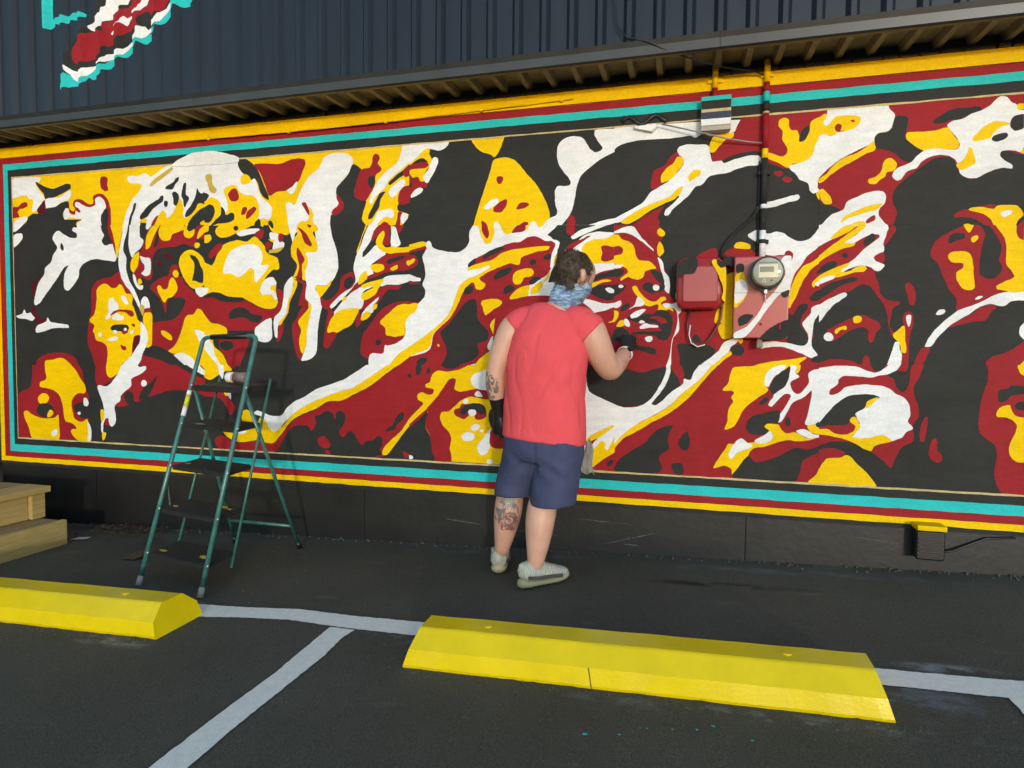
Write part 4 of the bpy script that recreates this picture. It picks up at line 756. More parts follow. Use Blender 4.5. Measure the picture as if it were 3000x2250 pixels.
0K -380,536s -347,593 -272,652 -204,693 -153,760 -96,795 -49,802 -64,764 -76,721 -67,672 -123,616 -112,578 -101,552 -122,524 -380,525s
0K -16,707 4,745 29,771 42,747 48,689 26,661 -5,675
0K -52,571 -29,586 7,580 14,526 -28,524
0Y 271,1138 329,1147 474,1158s 610,1160s 620,1160s 607,1113 551,1117 474,1126 451,1095 438,1053 458,1018 411,980 350,927 321,884 303,842 284,810 235,790 249,840 252,903 276,951 265,971 279,998 269,1010 220,1012 248,1054
0W 438,1058 446,1110 474,1141 521,1159s 549,1159s 531,1127 485,1090 458,1036 441,1043
0K 467,1033 481,1075 522,1121 545,1137 568,1153 565,1107 552,1056 515,1019 478,998
0W 568,1159s 601,1153 593,1117 614,1098 585,1077 571,1056 582,1021 610,1001 642,1027 664,1068 663,1119 715,1140s 724,858s 694,836 652,835 661,876 679,1023 639,982 588,955 566,913 530,845 511,839 524,886 551,933 569,969 573,995 544,999 503,957 475,928 460,935 488,993 548,1045 565,1107
0R 407,955 450,981 468,1018 478,998 488,988 460,935 475,926 503,952 544,999 573,995 569,969 518,912 461,910 414,888 385,876
0K 412,944 440,976 464,977 451,951 422,934
0K 348,802 357,844 385,876 433,888 519,907 511,834 463,827 454,806 474,787 436,769 388,767 358,782
0K 553,867 567,875 577,852 573,826 554,826 549,846
0Y 444,816 458,832 516,827 531,804 560,782 602,792 664,759 726,772s 674,749 608,741 556,744 504,726 448,703 390,689 362,651 329,603 295,553 281,532 275,568 235,584 180,568 195,606 243,682 257,709 279,710 389,726 485,751 489,777
0W 258,641 277,694 325,746 355,724 385,705 356,683 307,664 274,626
0W 394,731 422,753 455,775 474,792 489,767 485,746 457,726 423,720
0W 607,797 625,808 663,805 691,785 726,782s 726,767s 673,759 631,778
0Y 662,825 708,837 725,817s 726,784s 686,790
0K 708,847 724,853s 725,822s 708,827
0K 281,532 314,581 367,647 401,617 488,637 558,677 605,705 666,698 728,721s 729,686s 676,657 644,630 636,579 615,521 291,522
0R 146,523 186,563 235,582 270,568 281,532
0Y 676,519 716,563 731,625s 734,508s
0R 671,2544s 1602,2531s 1629,1869s 689,1910s
0Y 672,2481s 696,2498 716,2494 715,2467 697,2454 720,2438 750,2479 790,2483 844,2478 871,2464 867,2435 850,2413 811,2401 779,2404 758,2391 735,2381 704,2391 675,2383s
0W 713,2521 999,2528 1008,2499 1035,2463 1028,2431 1020,2394 999,2381 961,2377 944,2357 945,2333 902,2313 850,2288 797,2263 740,2223 682,2163s 675,2383s 704,2391 735,2379 766,2395 811,2401 850,2413 869,2440 873,2463 844,2478 790,2483 755,2479 737,2461 720,2440 702,2439 695,2455 710,2478
0R 752,2426 765,2441 783,2433 779,2404 762,2401
0R 827,2453 838,2457 847,2449 836,2443
0Y 688,2158 719,2185 758,2231 802,2262 859,2282 902,2308 940,2336 952,2318 946,2290 912,2278 860,2249 794,2214 737,2174 698,2138 683,2134s
0K 1036,2454 1061,2456 1091,2449 1095,2407 1086,2355 1095,2331 1126,2301 1173,2269 1145,2238 1112,2217 1077,2229 1042,2264 998,2286 954,2299 944,2357 961,2375 1004,2381 1024,2403 1030,2431
0Y 1088,2355 1098,2369 1157,2368 1220,2368 1282,2379 1299,2343 1330,2304 1330,2280 1319,2270 1269,2271 1202,2276 1173,2269 1122,2306 1091,2336
0K 1208,2416 1246,2445 1295,2471 1360,2472 1417,2471 1425,2454 1377,2438 1321,2415 1280,2414 1256,2402 1214,2406
0W 1273,2392 1293,2408 1346,2418 1377,2438 1425,2452 1457,2472 1480,2497 1503,2513 1527,2509 1551,2481 1576,2461 1580,2443 1606,2436s 1615,2223s 1561,2245 1514,2239 1514,2216 1539,2192 1568,2167 1564,2154 1517,2159 1461,2142 1414,2117 1382,2117 1344,2140 1330,2178 1316,2216 1283,2237 1245,2245 1204,2238 1163,2213 1143,2186 1097,2166 1076,2134 1055,2126 1035,2141 1037,2170 1057,2192 1095,2204 1124,2225 1153,2256 1194,2277 1244,2275 1319,2267 1334,2285 1325,2313 1295,2357
0Y 1386,2308 1406,2339 1433,2369 1476,2391 1512,2390 1548,2373 1509,2363 1478,2333 1471,2316 1439,2304 1399,2301
0K 1471,2306 1479,2320 1518,2332 1534,2331 1540,2317 1527,2302 1488,2291
0K 1549,2387 1566,2412 1607,2418s 1610,2350s 1573,2339 1552,2359
0Y 1321,2193 1346,2205 1365,2241 1376,2272 1388,2267 1398,2229 1405,2192 1387,2179 1347,2159 1331,2169
0Y 1576,2466 1605,2470s 1606,2443s 1580,2443
0Y 1601,2228 1613,2268s 1615,2223s
0K 1279,2233 1308,2217 1322,2184 1344,2140 1382,2115 1414,2117 1473,2146 1533,2160 1568,2153 1564,2172 1531,2197 1512,2221 1517,2241 1553,2241 1589,2225 1615,2218s 1629,1869s 1042,1895s 1061,1963 1042,2007 1037,2046 1048,2083 1089,2128 1143,2172 1196,2216 1246,2235
0Y 920,2139 951,2151 980,2178 988,2216 1000,2239 1026,2242 1053,2207 1032,2175 1006,2172 999,2148 973,2135 956,2115 925,2119
0W 689,1910s 735,1959 806,1990 822,2028 866,2050 901,2068 949,2077 992,2074 1006,2052 999,2009 978,1982 975,1953 1002,1913 1020,1896s
0K 685,2050s 701,2025 751,2012 792,1986 753,1968 704,1917 689,1910s
0Y 684,2099s 703,2103 727,2077 746,2047 746,2025 715,2024 696,2045
0Y 794,1922 811,1951 851,1973 912,1999 990,2012 982,1996 956,1978 904,1966 838,1945
0R 914,1922 936,1945 957,1951 962,1934 941,1916 919,1912
0Y 835,1904s 861,1919 910,1922 915,1900s
0R 1319,1927 1339,1954 1379,1962 1420,1955 1461,1939 1496,1875s 1460,1877s 1422,1908 1364,1925
0R 1436,1973 1472,1980 1504,1974 1493,1961 1444,1963
0Y 1383,1961 1436,1973 1493,1958 1508,1974 1552,1976 1592,1969 1616,1945 1621,1922 1599,1891 1592,1871s 1496,1875s 1487,1901 1453,1935
0W 1529,1940 1545,1949 1573,1943 1573,1929 1542,1917 1528,1927
0Y 1366,1885 1382,1889 1403,1879s 1366,1881s
0R 1628,1903s 1603,1870s 1629,1869s
0K 689,1913s 1629,1872s 1657,1171s 712,1158s
0W 689,1913s 1020,1899s 1025,1868 1005,1811 1003,1758 964,1735 965,1716 1009,1695 1012,1686 993,1662 971,1662 940,1683 895,1689 834,1671 812,1657 798,1667 832,1710 693,1803s
0R 1025,1883 1042,1898s 1059,1876 1039,1834 1002,1792 1013,1840
0R 693,1798s 748,1831 819,1862 866,1899 915,1903s 881,1860 829,1813 886,1830 934,1853 969,1858 983,1841 962,1818 906,1771 859,1719 811,1691 752,1678 698,1625s
0Y 747,1840 782,1878 817,1901 844,1906s 871,1899 845,1876 801,1853 761,1835
0R 960,1731 977,1749 1003,1758 1005,1705 974,1711
0Y 694,1749s 749,1796 819,1852 871,1889 884,1905s 919,1903s 894,1874 842,1827 869,1811 861,1797 812,1784 750,1752 695,1714s
0W 820,1813 846,1837 894,1864 942,1876 995,1865 982,1853 943,1852 908,1839 874,1816 838,1810
0K 905,1805 913,1829 947,1857 965,1847 957,1823 927,1795 910,1795
0K 806,1750 817,1762 836,1749 832,1737 814,1735
0K 696,1674s 711,1694 742,1713 778,1716 783,1697 757,1678 717,1659 697,1654s
0Y 697,1642s 752,1673 797,1691 846,1707 842,1695 807,1671 807,1657 847,1665 878,1684 918,1688 927,1673 910,1657 870,1655 817,1637 781,1630 745,1633 698,1615s
0R 699,1605s 772,1628 817,1637 870,1655 918,1659 935,1678 962,1667 972,1628 987,1589 997,1540 1024,1511 1085,1496 1090,1486 1060,1467 1053,1433 1046,1365 1065,1341 1078,1331 1061,1321 1042,1365 1031,1433 1012,1487 980,1531 952,1575 925,1590 890,1586 846,1553 793,1544 748,1515 702,1485s
0W 698,1620s 735,1639 772,1640 774,1628 736,1609 699,1595s
0K 700,1565s 746,1599 799,1617 862,1631 889,1625 880,1611 814,1588 747,1544 701,1515s
0W 702,1485s 748,1515 793,1539 828,1550 838,1540 820,1519 776,1485 741,1445 719,1411 705,1391s
0R 744,1346 767,1361 833,1400 886,1424 926,1429 957,1409 993,1390 1003,1360 982,1336 970,1287 957,1282 945,1306 946,1346 924,1365 888,1360 848,1341 809,1311 778,1291 755,1296
0Y 873,1420 895,1427 911,1414 905,1392 878,1388
0Y 783,1346 807,1363 839,1370 839,1351 812,1351 795,1328 786,1331
0W 731,1321 745,1336 767,1333 779,1316 773,1293 750,1291 734,1303
0R 1112,1587 1129,1598 1147,1577 1161,1538 1162,1500 1150,1478 1137,1485 1123,1534
0R 1113,1433 1130,1447 1152,1432 1156,1374 1143,1326 1140,1278 1140,1164s 1110,1164s 1111,1239 1116,1365 1108,1394
0W 1124,1423 1141,1428 1145,1399 1135,1367 1126,1389
0Y 1063,1321 1082,1346 1107,1372 1116,1370 1120,1307 1128,1254 1125,1229 1107,1232 1097,1278 1079,1297
0W 1036,1162s 1060,1229 1075,1287 1093,1287 1098,1249 1108,1224 1105,1163s
0W 1258,1432 1270,1451 1295,1457 1299,1443 1287,1429 1262,1427
0R 1221,1751 1229,1779 1248,1812 1293,1843 1342,1869 1382,1883s 1431,1881s 1452,1860 1461,1832 1451,1776 1445,1730 1449,1627 1486,1608 1530,1616 1591,1601 1581,1541 1518,1523 1438,1482 1349,1450 1347,1507 1312,1559 1285,1621 1261,1684 1226,1727
0K 1299,1796 1306,1833 1330,1844 1372,1838 1376,1821 1344,1808 1312,1793
0Y 1366,1884s 1411,1882s 1402,1857 1392,1844 1379,1858
0Y 1401,1806 1413,1827 1427,1828 1430,1810 1414,1794
0Y 1303,1730 1313,1746 1358,1751 1392,1743 1409,1717 1418,1647 1425,1562 1415,1553 1382,1556 1357,1582 1343,1615 1346,1648 1370,1667 1369,1690 1348,1693 1319,1696
0R 1476,1879s 1512,1877s 1542,1824 1556,1773 1559,1699 1572,1657 1594,1624 1579,1596 1516,1570 1507,1602 1537,1639 1540,1671 1527,1700 1536,1764 1505,1835
0Y 1504,1878s 1629,1872s 1643,1535s 1597,1531 1561,1546 1524,1556 1520,1570 1551,1592 1594,1614 1585,1642 1560,1680 1556,1773 1542,1819
0R 1595,1874s 1629,1872s 1632,1797s 1606,1812 1597,1840
0W 1213,1264 1237,1322 1277,1374 1325,1422 1357,1450 1414,1473 1470,1500 1517,1528 1573,1541 1605,1536 1642,1544s 1644,1498s 1591,1494 1560,1471 1532,1472 1499,1481 1455,1468 1407,1431 1351,1393 1307,1355 1271,1312 1239,1264
0W 1429,1506 1445,1522 1465,1519 1454,1508
0R 1319,1365 1359,1398 1416,1430 1455,1465 1499,1477 1528,1472 1505,1444 1474,1397 1433,1393 1376,1379
0R 1166,1164s 1177,1215 1209,1259 1235,1257 1228,1221 1204,1165s
0R 1652,1294s 1616,1262 1569,1233 1518,1214 1490,1185 1491,1169s 1657,1171s
0W 1628,1350 1634,1369 1649,1387s 1652,1299s 1634,1318
0Y 1636,1171s 1656,1197s 1657,1171s
0R 711,1170s 758,1191 821,1194 876,1183 917,1161s 929,1208 942,1215 956,1193 961,1161s 712,1158s
0K 712,1161s 1657,1174s 1684,507s 731,503s
0R 712,1161s 961,1165s 975,1139 1006,1129 1036,1166s 1140,1167s 1132,1136 1098,1136 1046,1130 1046,1110 1073,1091 1088,1048 1119,1024 1144,1059 1150,1127 1157,1167s 1212,1168s 1193,1103 1170,1050 1176,996 1195,948 1196,895 1172,855 1177,826 1175,767 1129,735 1108,700 1088,644 1080,619 1053,642 981,703 1015,740 1076,762 725,716s
0W 712,1145s 768,1155 850,1159 904,1152 949,1133 984,1124 1006,1129 1036,1154 1049,1166s 1105,1167s 1093,1145 1059,1121 1011,1110 968,1099 910,1103 829,1102 811,1086 808,1061 768,1025 768,1005 787,1001 818,1016 844,1042 898,1056 964,1060 1031,1051 1066,1033 1089,1013 1128,995 1151,957 1158,903 1148,869 1173,833 1143,814 1123,784 1076,762 1041,751 884,774 923,835 871,923 721,837s
0K 722,822s 721,847s 767,910 811,961 868,998 935,1009 988,1006 1011,994 989,976 954,960 942,935 898,904 894,884 873,858 860,843 814,836 764,834
0R 769,829 815,831 860,843 877,851 896,829 883,804 843,789 807,790 770,809
0Y 949,936 950,965 976,983 1006,992 990,966 964,946 955,926
0W 903,904 964,941 1007,987 1044,919 922,855
0Y 722,812s 760,814 807,790 857,790 892,809 900,834 872,863 881,883 894,886 918,855 923,830 906,805 884,779 916,770 978,778 1013,792 1039,793 1076,762 1023,745 993,729 980,706 944,716 899,744 849,762 784,777 723,784s
0K 725,726s 781,746 840,752 885,744 927,716 981,698 1035,661 1080,619 1088,644 1108,700 1129,735 1171,752 1180,762 1176,855 1205,895 1256,771 1137,509 1018,516 731,503s
0R 725,701s 773,711 818,705 851,692 847,666 784,653 743,625 729,599s
0Y 731,508s 729,589s 743,625 765,652 838,663 860,677 883,668 911,635 953,597 985,559 1013,516
0R 1211,856 1230,901 1239,896 1237,838 1227,769 1214,764 1206,802
0R 1261,771 1277,786 1288,767 1288,723 1310,700 1311,671 1294,658 1269,669 1250,702 1253,741
0R 1495,1172s 1657,1174s 1684,507s 1590,515 1550,603 1557,718 1543,765 1480,819 1471,933 1481,1014 1499,1076 1503,1124
0Y 1631,1174s 1657,1174s 1659,1119s 1641,1135 1630,1158
0K 1549,1035 1560,1049 1592,1055 1604,1071 1662,1066s 1663,1028s 1610,1018 1587,993 1559,983
0K 1624,966 1635,985 1665,991s 1667,944s 1637,948
0Y 1545,917 1556,950 1576,965 1600,970 1613,942 1634,915 1668,909s 1677,684s 1647,680 1618,707 1608,749 1619,797 1633,835 1636,873 1619,891 1594,907 1554,907
0K 1680,505s 4200,505s 4200,2528s 1598,2528s
0K 3616,2533s 2528,2529s 2560,1910s 3653,1957s
0W 3617,2520s 2924,2505 2935,2481 2956,2447 3005,2426 3069,2428 3142,2437 3168,2426 3197,2439 3309,2432 3463,2436 3547,2427 3590,2415 3625,2393s
0R 2923,2510 2529,2520s 2535,2398s 2567,2341 2643,2219 2808,2270 2838,2322 2910,2327 2968,2311 3033,2291 3077,2283 3091,2305 3073,2355 3021,2407 2966,2433 2950,2467
0Y 3069,2428 3000,2435 2966,2438 2972,2413 3012,2401 3048,2368 3074,2339 3091,2336 3103,2357 3096,2382
0K 3038,2286 2993,2308 2943,2322 2871,2325 2838,2322 2844,2302 2896,2309 2969,2296 3029,2272
0R 3428,2156 3425,2213 3406,2259 3359,2277 3326,2311 3294,2345 3268,2351 3244,2321 3247,2280 3301,2216 3365,2183 3397,2159
0W 3272,2364 3261,2382 3220,2391 3160,2387 3106,2378 3099,2341 3093,2305 3087,2287 3038,2288 3029,2275 2969,2291 2896,2306 2840,2297 2837,2257 2899,2251 2958,2240 3002,2222 3076,2214 3111,2204 3143,2170 3159,2160 3189,2152 3222,2112 3269,2073 3317,2034 3350,1999 3365,2005 3361,2026 3331,2061 3277,2115 3254,2161 3318,2107 3488,2037 3618,1975 3652,1971s 3650,1997s 3539,2051 3479,2085 3440,2130 3386,2164 3344,2187 3274,2245 3244,2285 3244,2321 3264,2338
0Y 3374,2194 3367,2230 3334,2270 3297,2293 3274,2326 3249,2324 3240,2305 3252,2275 3279,2246 3301,2216 3344,2192 3370,2186
0Y 3224,2206 3210,2231 3179,2247 3154,2240 3155,2222 3186,2198 3217,2185
0Y 3613,1974 3541,2024 3423,2076 3328,2108 3285,2147 3254,2161 3260,2140 3298,2096 3351,2073 3436,2035 3495,2001 3571,1962
0R 3545,1953s 3490,1995 3426,2029 3367,2052 3385,2022 3402,1991 3393,1964 3400,1946s
0K 3652,1971s 3613,1972 3572,1954s 3653,1957s
0K 3320,2076 3277,2110 3310,2070 3364,2026 3366,2000 3345,2004 3398,1975 3396,2007 3362,2052
0Y 2737,2459 2726,2488 2702,2496 2684,2484 2682,2444 2673,2426 2646,2422 2634,2386 2631,2361 2607,2369 2592,2393 2582,2421 2575,2460 2531,2485s 2536,2373s 2558,2341 2575,2293 2599,2265 2641,2248 2678,2246 2698,2227 2743,2255 2802,2289 2801,2314 2768,2307 2736,2290 2708,2298 2697,2327 2709,2357 2722,2383 2715,2422
0K 2635,2361 2633,2396 2604,2438 2585,2441 2582,2421 2597,2383 2617,2365
0W 2693,2237 2641,2248 2599,2265 2575,2293 2558,2341 2536,2378s 2547,2168s 2557,2149 2556,2114 2550,2099s 2581,2081 2598,2097 2606,2137 2646,2159 2663,2190 2689,2217
0R 2774,2207 2740,2213 2727,2202 2737,2185 2770,2192
0R 2728,2174 2700,2178 2683,2162 2697,2148 2725,2154
0W 2870,2012 2859,2036 2830,2045 2768,2057 2697,2075 2659,2081 2648,2068 2661,2051 2722,2039 2774,2022 2841,2015
0Y 2547,2168s 2557,2149 2549,2134s
0R 2549,2134s 2559,2115 2550,2099s
0Y 2567,2085 2551,2094s 2553,2040s
0R 3653,1961s 2560,1913s 2599,1158s 3705,1142s
0R 3653,1961s 3400,1950s 3394,1864 3416,1770 3376,1652 3362,1547 3307,1441 3340,1147s 3705,1142s
0K 3400,1950s 2560,1913s 2564,1833s 2902,1774 3043,1763 3057,1697 3004,1675 3025,1315 3325,1488 3358,1536 3362,1631 3392,1727 3416,1770 3378,1800 3395,1858 3372,1900
0Y 3412,1912 3396,1930 3376,1916 3369,1897 3388,1882 3408,1896
0Y 3418,1817 3400,1856 3382,1821 3381,1795 3408,1769
0W 3655,1922s 3610,1941 3546,1947 3521,1916 3498,1878 3473,1851 3434,1802 3499,1857 3559,1902 3606,1914 3656,1911s
0Y 3656,1906s 3633,1905 3614,1877 3572,1860 3548,1832 3540,1784 3521,1752 3464,1745 3430,1704 3467,1697 3494,1687 3506,1655 3533,1643 3565,1646 3591,1657 3634,1637 3639,1648 3611,1668 3588,1689 3613,1717 3667,1734s
0R 3661,1836s 3632,1838 3610,1818 3619,1792 3664,1783s
0W 3667,1732s 3613,1727 3630,1712 3669,1707s
0K 3669,1702s 3635,1707 3615,1695 3621,1674 3649,1659 3672,1664s
0K 3462,1697 3426,1691 3396,1669 3385,1631 3390,1605 3414,1622 3444,1649
0W 3416,1767 3392,1742 3385,1684 3361,1647 3367,1557 3391,1584 3388,1632 3400,1685 3408,1722
0K 3515,1592 3503,1618 3471,1625 3441,1606 3389,1610 3391,1584 3423,1569 3465,1564 3501,1575
0W 3455,1601 3441,1611 3418,1598 3427,1579 3451,1582
0K 3675,1616s 3620,1615 3604,1609 3645,1562 3679,1546s
0W 3653,1605 3636,1615 3620,1604 3637,1594
0R 3362,1547 3325,1488 3307,1441 3105,1460 3113,1315 3086,1268 3112,1242 3165,1273 3328,1267 3355,1147s 3407,1147s 3367,1293 3327,1367 3327,1457
0Y 3573,1598 3551,1606 3532,1571 3498,1533 3452,1513 3409,1539 3388,1539 3384,1526 3416,1505 3407,1489 3356,1478 3347,1457 3372,1468 3435,1455 3430,1495 3480,1487 3506,1495 3510,1506 3545,1544 3569,1582
0W 3551,1533 3539,1544 3505,1506 3522,1490 3564,1485 3597,1470 3564,1496
0W 3682,1508s 3642,1524 3643,1497 3666,1478 3684,1481s
0Y 3685,1465s 3662,1459 3661,1432 3689,1395s
0K 3651,1459 3639,1486 3600,1507 3590,1496 3613,1470 3640,1459
0W 3406,1500 3390,1505 3355,1499 3324,1504 3305,1472 3306,1456 3323,1435 3321,1378 3328,1341 3356,1309 3369,1266 3381,1147s 3407,1147s 3383,1208 3368,1288 3343,1346 3330,1399 3332,1457 3356,1478 3392,1478
0K 3621,1421 3562,1442 3524,1448 3462,1442 3440,1463 3388,1462 3359,1430 3356,1388 3364,1346 3398,1293 3439,1298 3459,1319 3521,1325 3596,1324 3568,1346 3489,1346 3426,1351 3449,1388 3528,1389 3590,1405
0W 3594,1432 3561,1459 3523,1472 3502,1469 3519,1450 3563,1421 3590,1418
0R 3484,1421 3442,1431 3401,1415 3387,1394 3423,1388 3443,1410
0W 3546,1394 3532,1407 3512,1399 3523,1389 3541,1389
0W 3545,1367 3512,1389 3492,1383 3440,1378 3440,1367 3477,1365 3541,1357
0R 3610,1351 3541,1354 3467,1359 3415,1351 3468,1343 3557,1341 3600,1332
0Y 3678,1373 3655,1405 3630,1408 3626,1384 3657,1368
0W 3630,1411 3616,1416 3597,1384 3603,1370 3624,1376
0K 3692,1351s 3652,1368 3615,1346 3597,1303 3588,1276 3641,1281 3696,1286s
0W 3518,1303 3501,1314 3475,1311 3482,1287 3503,1282
0K 3583,1265 3521,1255 3459,1239 3465,1213 3523,1217 3580,1238
0R 3618,1144s 3580,1228 3476,1207 3405,1186 3407,1147s
0R 3207,1758 3155,1793 3095,1806 3093,1754 3118,1740 3199,1732
0R 3057,1774 3002,1808 2910,1795 2884,1753 3000,1757
0Y 3001,1816 2986,1833 2947,1834 2914,1815 2915,1800 2949,1799 2997,1805
0W 2925,1869 2895,1893 2857,1899 2825,1878 2777,1886 2740,1874 2709,1848 2668,1831 2616,1839 2587,1868 2561,1902s 2566,1793s 2630,1750 2651,1716 2690,1667 2717,1608 2730,1537 2752,1558 2714,1753 2808,1756 2845,1767 2866,1819 2907,1850
0R 2741,1769 2721,1783 2699,1763 2716,1718 2738,1734
0R 2651,1716 2621,1750 2566,1803s 2568,1753s 2623,1710 2652,1696
0Y 2736,1467 2729,1547 2712,1602 2676,1667 2647,1701 2609,1715 2569,1748s 2571,1709s 2616,1675 2651,1626 2676,1577 2703,1517
0R 2741,1416 2729,1472 2687,1547 2651,1621 2611,1670 2571,1704s 2582,1480s 2622,1471 2647,1436 2702,1451
0Y 2615,1595 2605,1615 2574,1639s 2575,1615s 2597,1590 2607,1578
0W 2599,1595 2587,1610 2575,1615s 2577,1585s
0K 2628,1526 2604,1555 2578,1565s 2581,1510s 2620,1506
0K 2572,1674s 2589,1660 2574,1649s
0Y 3062,1604 3044,1660 2961,1669 2957,1643 3001,1644 3015,1572 3029,1315 3084,1299 3103,1325 3110,1367 3094,1392 3124,1387 3124,1424 3110,1460 3068,1506
0K 2744,1447 2721,1431 2681,1486 2644,1491 2640,1471 2675,1421 2682,1386 2653,1326 2645,1285 2670,1265 2716,1260 2757,1290 2753,1366
0W 2673,1386 2648,1416 2628,1441 2622,1471 2582,1490s 2584,1440s 2612,1391 2624,1336 2632,1275 2624,1245 2607,1226 2613,1200 2641,1200 2681,1220 2727,1240 2787,1259 2863,1254 2892,1249 2881,1279 2833,1290 2739,1275 2670,1265 2650,1290 2648,1326
0K 2584,1440s 2617,1386 2621,1316 2633,1265 2596,1206s
0R 3340,1147s 3328,1267 3165,1273 3112,1242 3055,1289 2977,1289 2928,1294 2892,1249 2787,1254 2727,1240 2682,1215 2659,1200 2716,1179 2839,1172 2936,1153s
0K 3338,1267 3246,1267 3176,1267 3132,1242 3139,1210 3203,1149s 3330,1148s 3331,1208
0K 3254,1304 3233,1325 3205,1288 3251,1278
0K 3051,1242 3032,1268 3003,1268 2977,1248 2986,1217 3021,1206 3045,1216
0W 3223,1149s 3155,1200 3113,1237 3086,1278 3040,1304 3005,1310 3017,1279 3047,1258 3059,1232 3100,1195 3148,1150s
0Y 3011,1299 2981,1305 2993,1274
0Y 3153,1150s 3100,1195 3054,1232 3045,1216 3081,1190 3123,1151s
0Y 2936,1153s 2863,1172 2744,1189 2659,1202 2698,1169 2703,1156s
0K 2636,1195 2596,1216s 2598,1170s 2637,1180
0R 3705,1146s 2599,1161s 2633,503s 3745,525s
0K 3709,1090s 3630,1124 3577,1108 3535,1109 3481,1126 3418,1138 3381,1150s 3233,1152s 3256,1108 3283,1071 3331,1038 3375,989 3451,934 3505,913 3584,908 3665,900 3720,915s
0R 3633,1147s 3417,1150s 3481,1126 3530,1106 3582,1114
0R 3381,1150s 3324,1151s 3311,1113 3318,1049 3331,1038 3344,1075 3378,1122
0W 3720,915s 3665,898 3585,906 3536,926 3491,970 3445,1041 3412,1106 3407,1150s 3384,1150s 3389,1101 3419,1031 3465,971 3504,922 3484,914 3440,945 3396,989 3342,1027 3318,1044 3314,1070 3278,1066 3261,1103 3233,1140 3223,1153s 3157,1153s 3185,1110 3260,1040 3345,974 3400,919 3465,874 3563,823 3647,765 3698,719 3735,674s
0Y 3157,1153s 3122,1154s 3170,1105 3240,1024 3295,965 3349,916 3419,865 3511,814 3594,762 3677,715 3737,652s 3735,679s 3675,742 3591,805 3482,863 3400,919 3313,1002 3238,1061
0K 3744,536s 3706,593 3627,652 3555,693 3498,760 3439,795 3392,802 3409,764 3425,721 3420,672 3481,616 3473,578 3464,552 3487,524 3745,525s
0K 3366,707 3343,745 3316,771 3305,747 3303,689 3328,661 3358,675
0K 3413,571 3389,586 3353,580 3351,526 3393,524
0Y 3044,1138 2985,1147 2840,1158s 2703,1160s 2694,1160s 2710,1113 2766,1117 2842,1126 2867,1095 2884,1053 2867,1018 2917,980 2983,927 3014,884 3036,842 3058,810 3109,790 3091,840 3082,903 3055,951 3064,971 3047,998 3056,1010 3106,1012 3074,1054
0W 2884,1058 2871,1110 2841,1141 2792,1159s 2764,1159s 2785,1127 2834,1090 2866,1036 2882,1043
0K 2856,1033 2840,1075 2794,1121 2770,1137 2746,1153 2753,1107 2770,1056 2809,1019 2849,998
0W 2745,1159s 2713,1153 2724,1117 2704,1098 2736,1077 2751,1056 2743,1021 2716,1001 2682,1027 2657,1068 2654,1119 2600,1140s 2614,858s 2646,836 2687,835 2676,876 2645,1023 2689,982 2742,955 2768,913 2809,845 2829,839 2812,886 2781,933 2760,969 2754,995 2782,999 2827,957 2857,928 2871,935 2839,993 2775,1045 2753,1107
0R 2923,955 2878,981 2857,1018 2849,998 2840,988 2871,935 2857,926 2827,952 2782,999 2754,995 2760,969 2815,912 2873,910 2922,888 2952,876
0K 2919,944 2888,976 2864,977 2880,951 2910,934
0K 2995,802 2983,844 2952,876 2903,888 2815,907 2829,834 2877,827 2888,806 2870,787 2909,769 2958,767 2986,782
0K 2784,867 2770,875 2762,852 2768,826 2787,826 2790,846
0Y 2897,816 2882,832 2825,827 2811,804 2784,782 2741,792 2682,759 2619,772s 2673,749 2739,741 2791,744 2844,726 2903,703 2962,689 2993,651 3030,603 3067,553 3084,532 3086,568 3125,584 3181,568 3164,606 3110,682 3093,709 3071,710 2960,726 2862,751 2856,777
0W 3097,641 3074,694 3022,746 2994,724 2966,705 2996,683 3046,664 3083,626
0W 2955,731 2924,753 2890,775 2869,792 2856,767 2862,746 2892,726 2926,720
0W 2736,797 2717,808 2680,805 2653,785 2618,782s 2619,767s 2673,759 2714,778
0Y 2679,825 2632,837 2617,817s 2618,784s 2657,790
0K 2631,847 2615,853s 2616,822s 2632,827
0K 3084,532 3046,581 2989,647 2956,617 2868,637 2795,677 2746,705 2685,698 2621,721s 2623,686s 2678,657 2712,630 2724,579 2751,521 3074,522
0R 3219,523 3176,563 3125,582 3091,568 3084,532
0Y 2690,519 2646,563 2626,625s 2632,508s
0R 2530,2544s 1600,2531s 1627,1869s 2563,1910s
0Y 2533,2481s 2509,2498 2489,2494 2492,2467 2511,2454 2489,2438 2456,2479 2415,2483 2362,2478 2337,2464 2343,2435 2361,2413 2402,2401 2433,2404 2456,2391 2479,2381 2510,2391 2538,2383s
0W 2489,2521 2203,2528 2196,2499 2172,2463 2182,2431 2193,2394 2215,2381 2254,2377 2272,2357 2273,2333 2318,2313 2372,2288 2426,2263 2487,2223 2550,2163s 2538,2383s 2510,2391 2479,2379 2447,2395 2402,2401 2361,2413 2340,2440 2335,2463 2362,2478 2415,2483 2451,2479 2470,2461 2489,2440 2507,2439 2513,2455 2496,2478
0R 2458,2426 2444,2441 2427,2433 2433,2404 2451,2401
0R 2381,2453 2370,2457 2362,2449 2373,2443
0Y 2544,2158 2511,2185 2468,2231 2422,2262 2363,2282 2318,2308 2277,2336 2267,2318 2275,2290 2311,2278 2365,2249 2433,2214 2494,2174 2536,2138 2551,2134s
0K 2173,2454 2147,2456 2117,2449 2117,2407 2130,2355 2123,2331 2095,2301 2050,2269 2081,2238 2115,2217 2149,2229 2182,2264 2223,2286 2266,2299 2272,2357 2254,2375 2210,2381 2188,2403 2180,2431
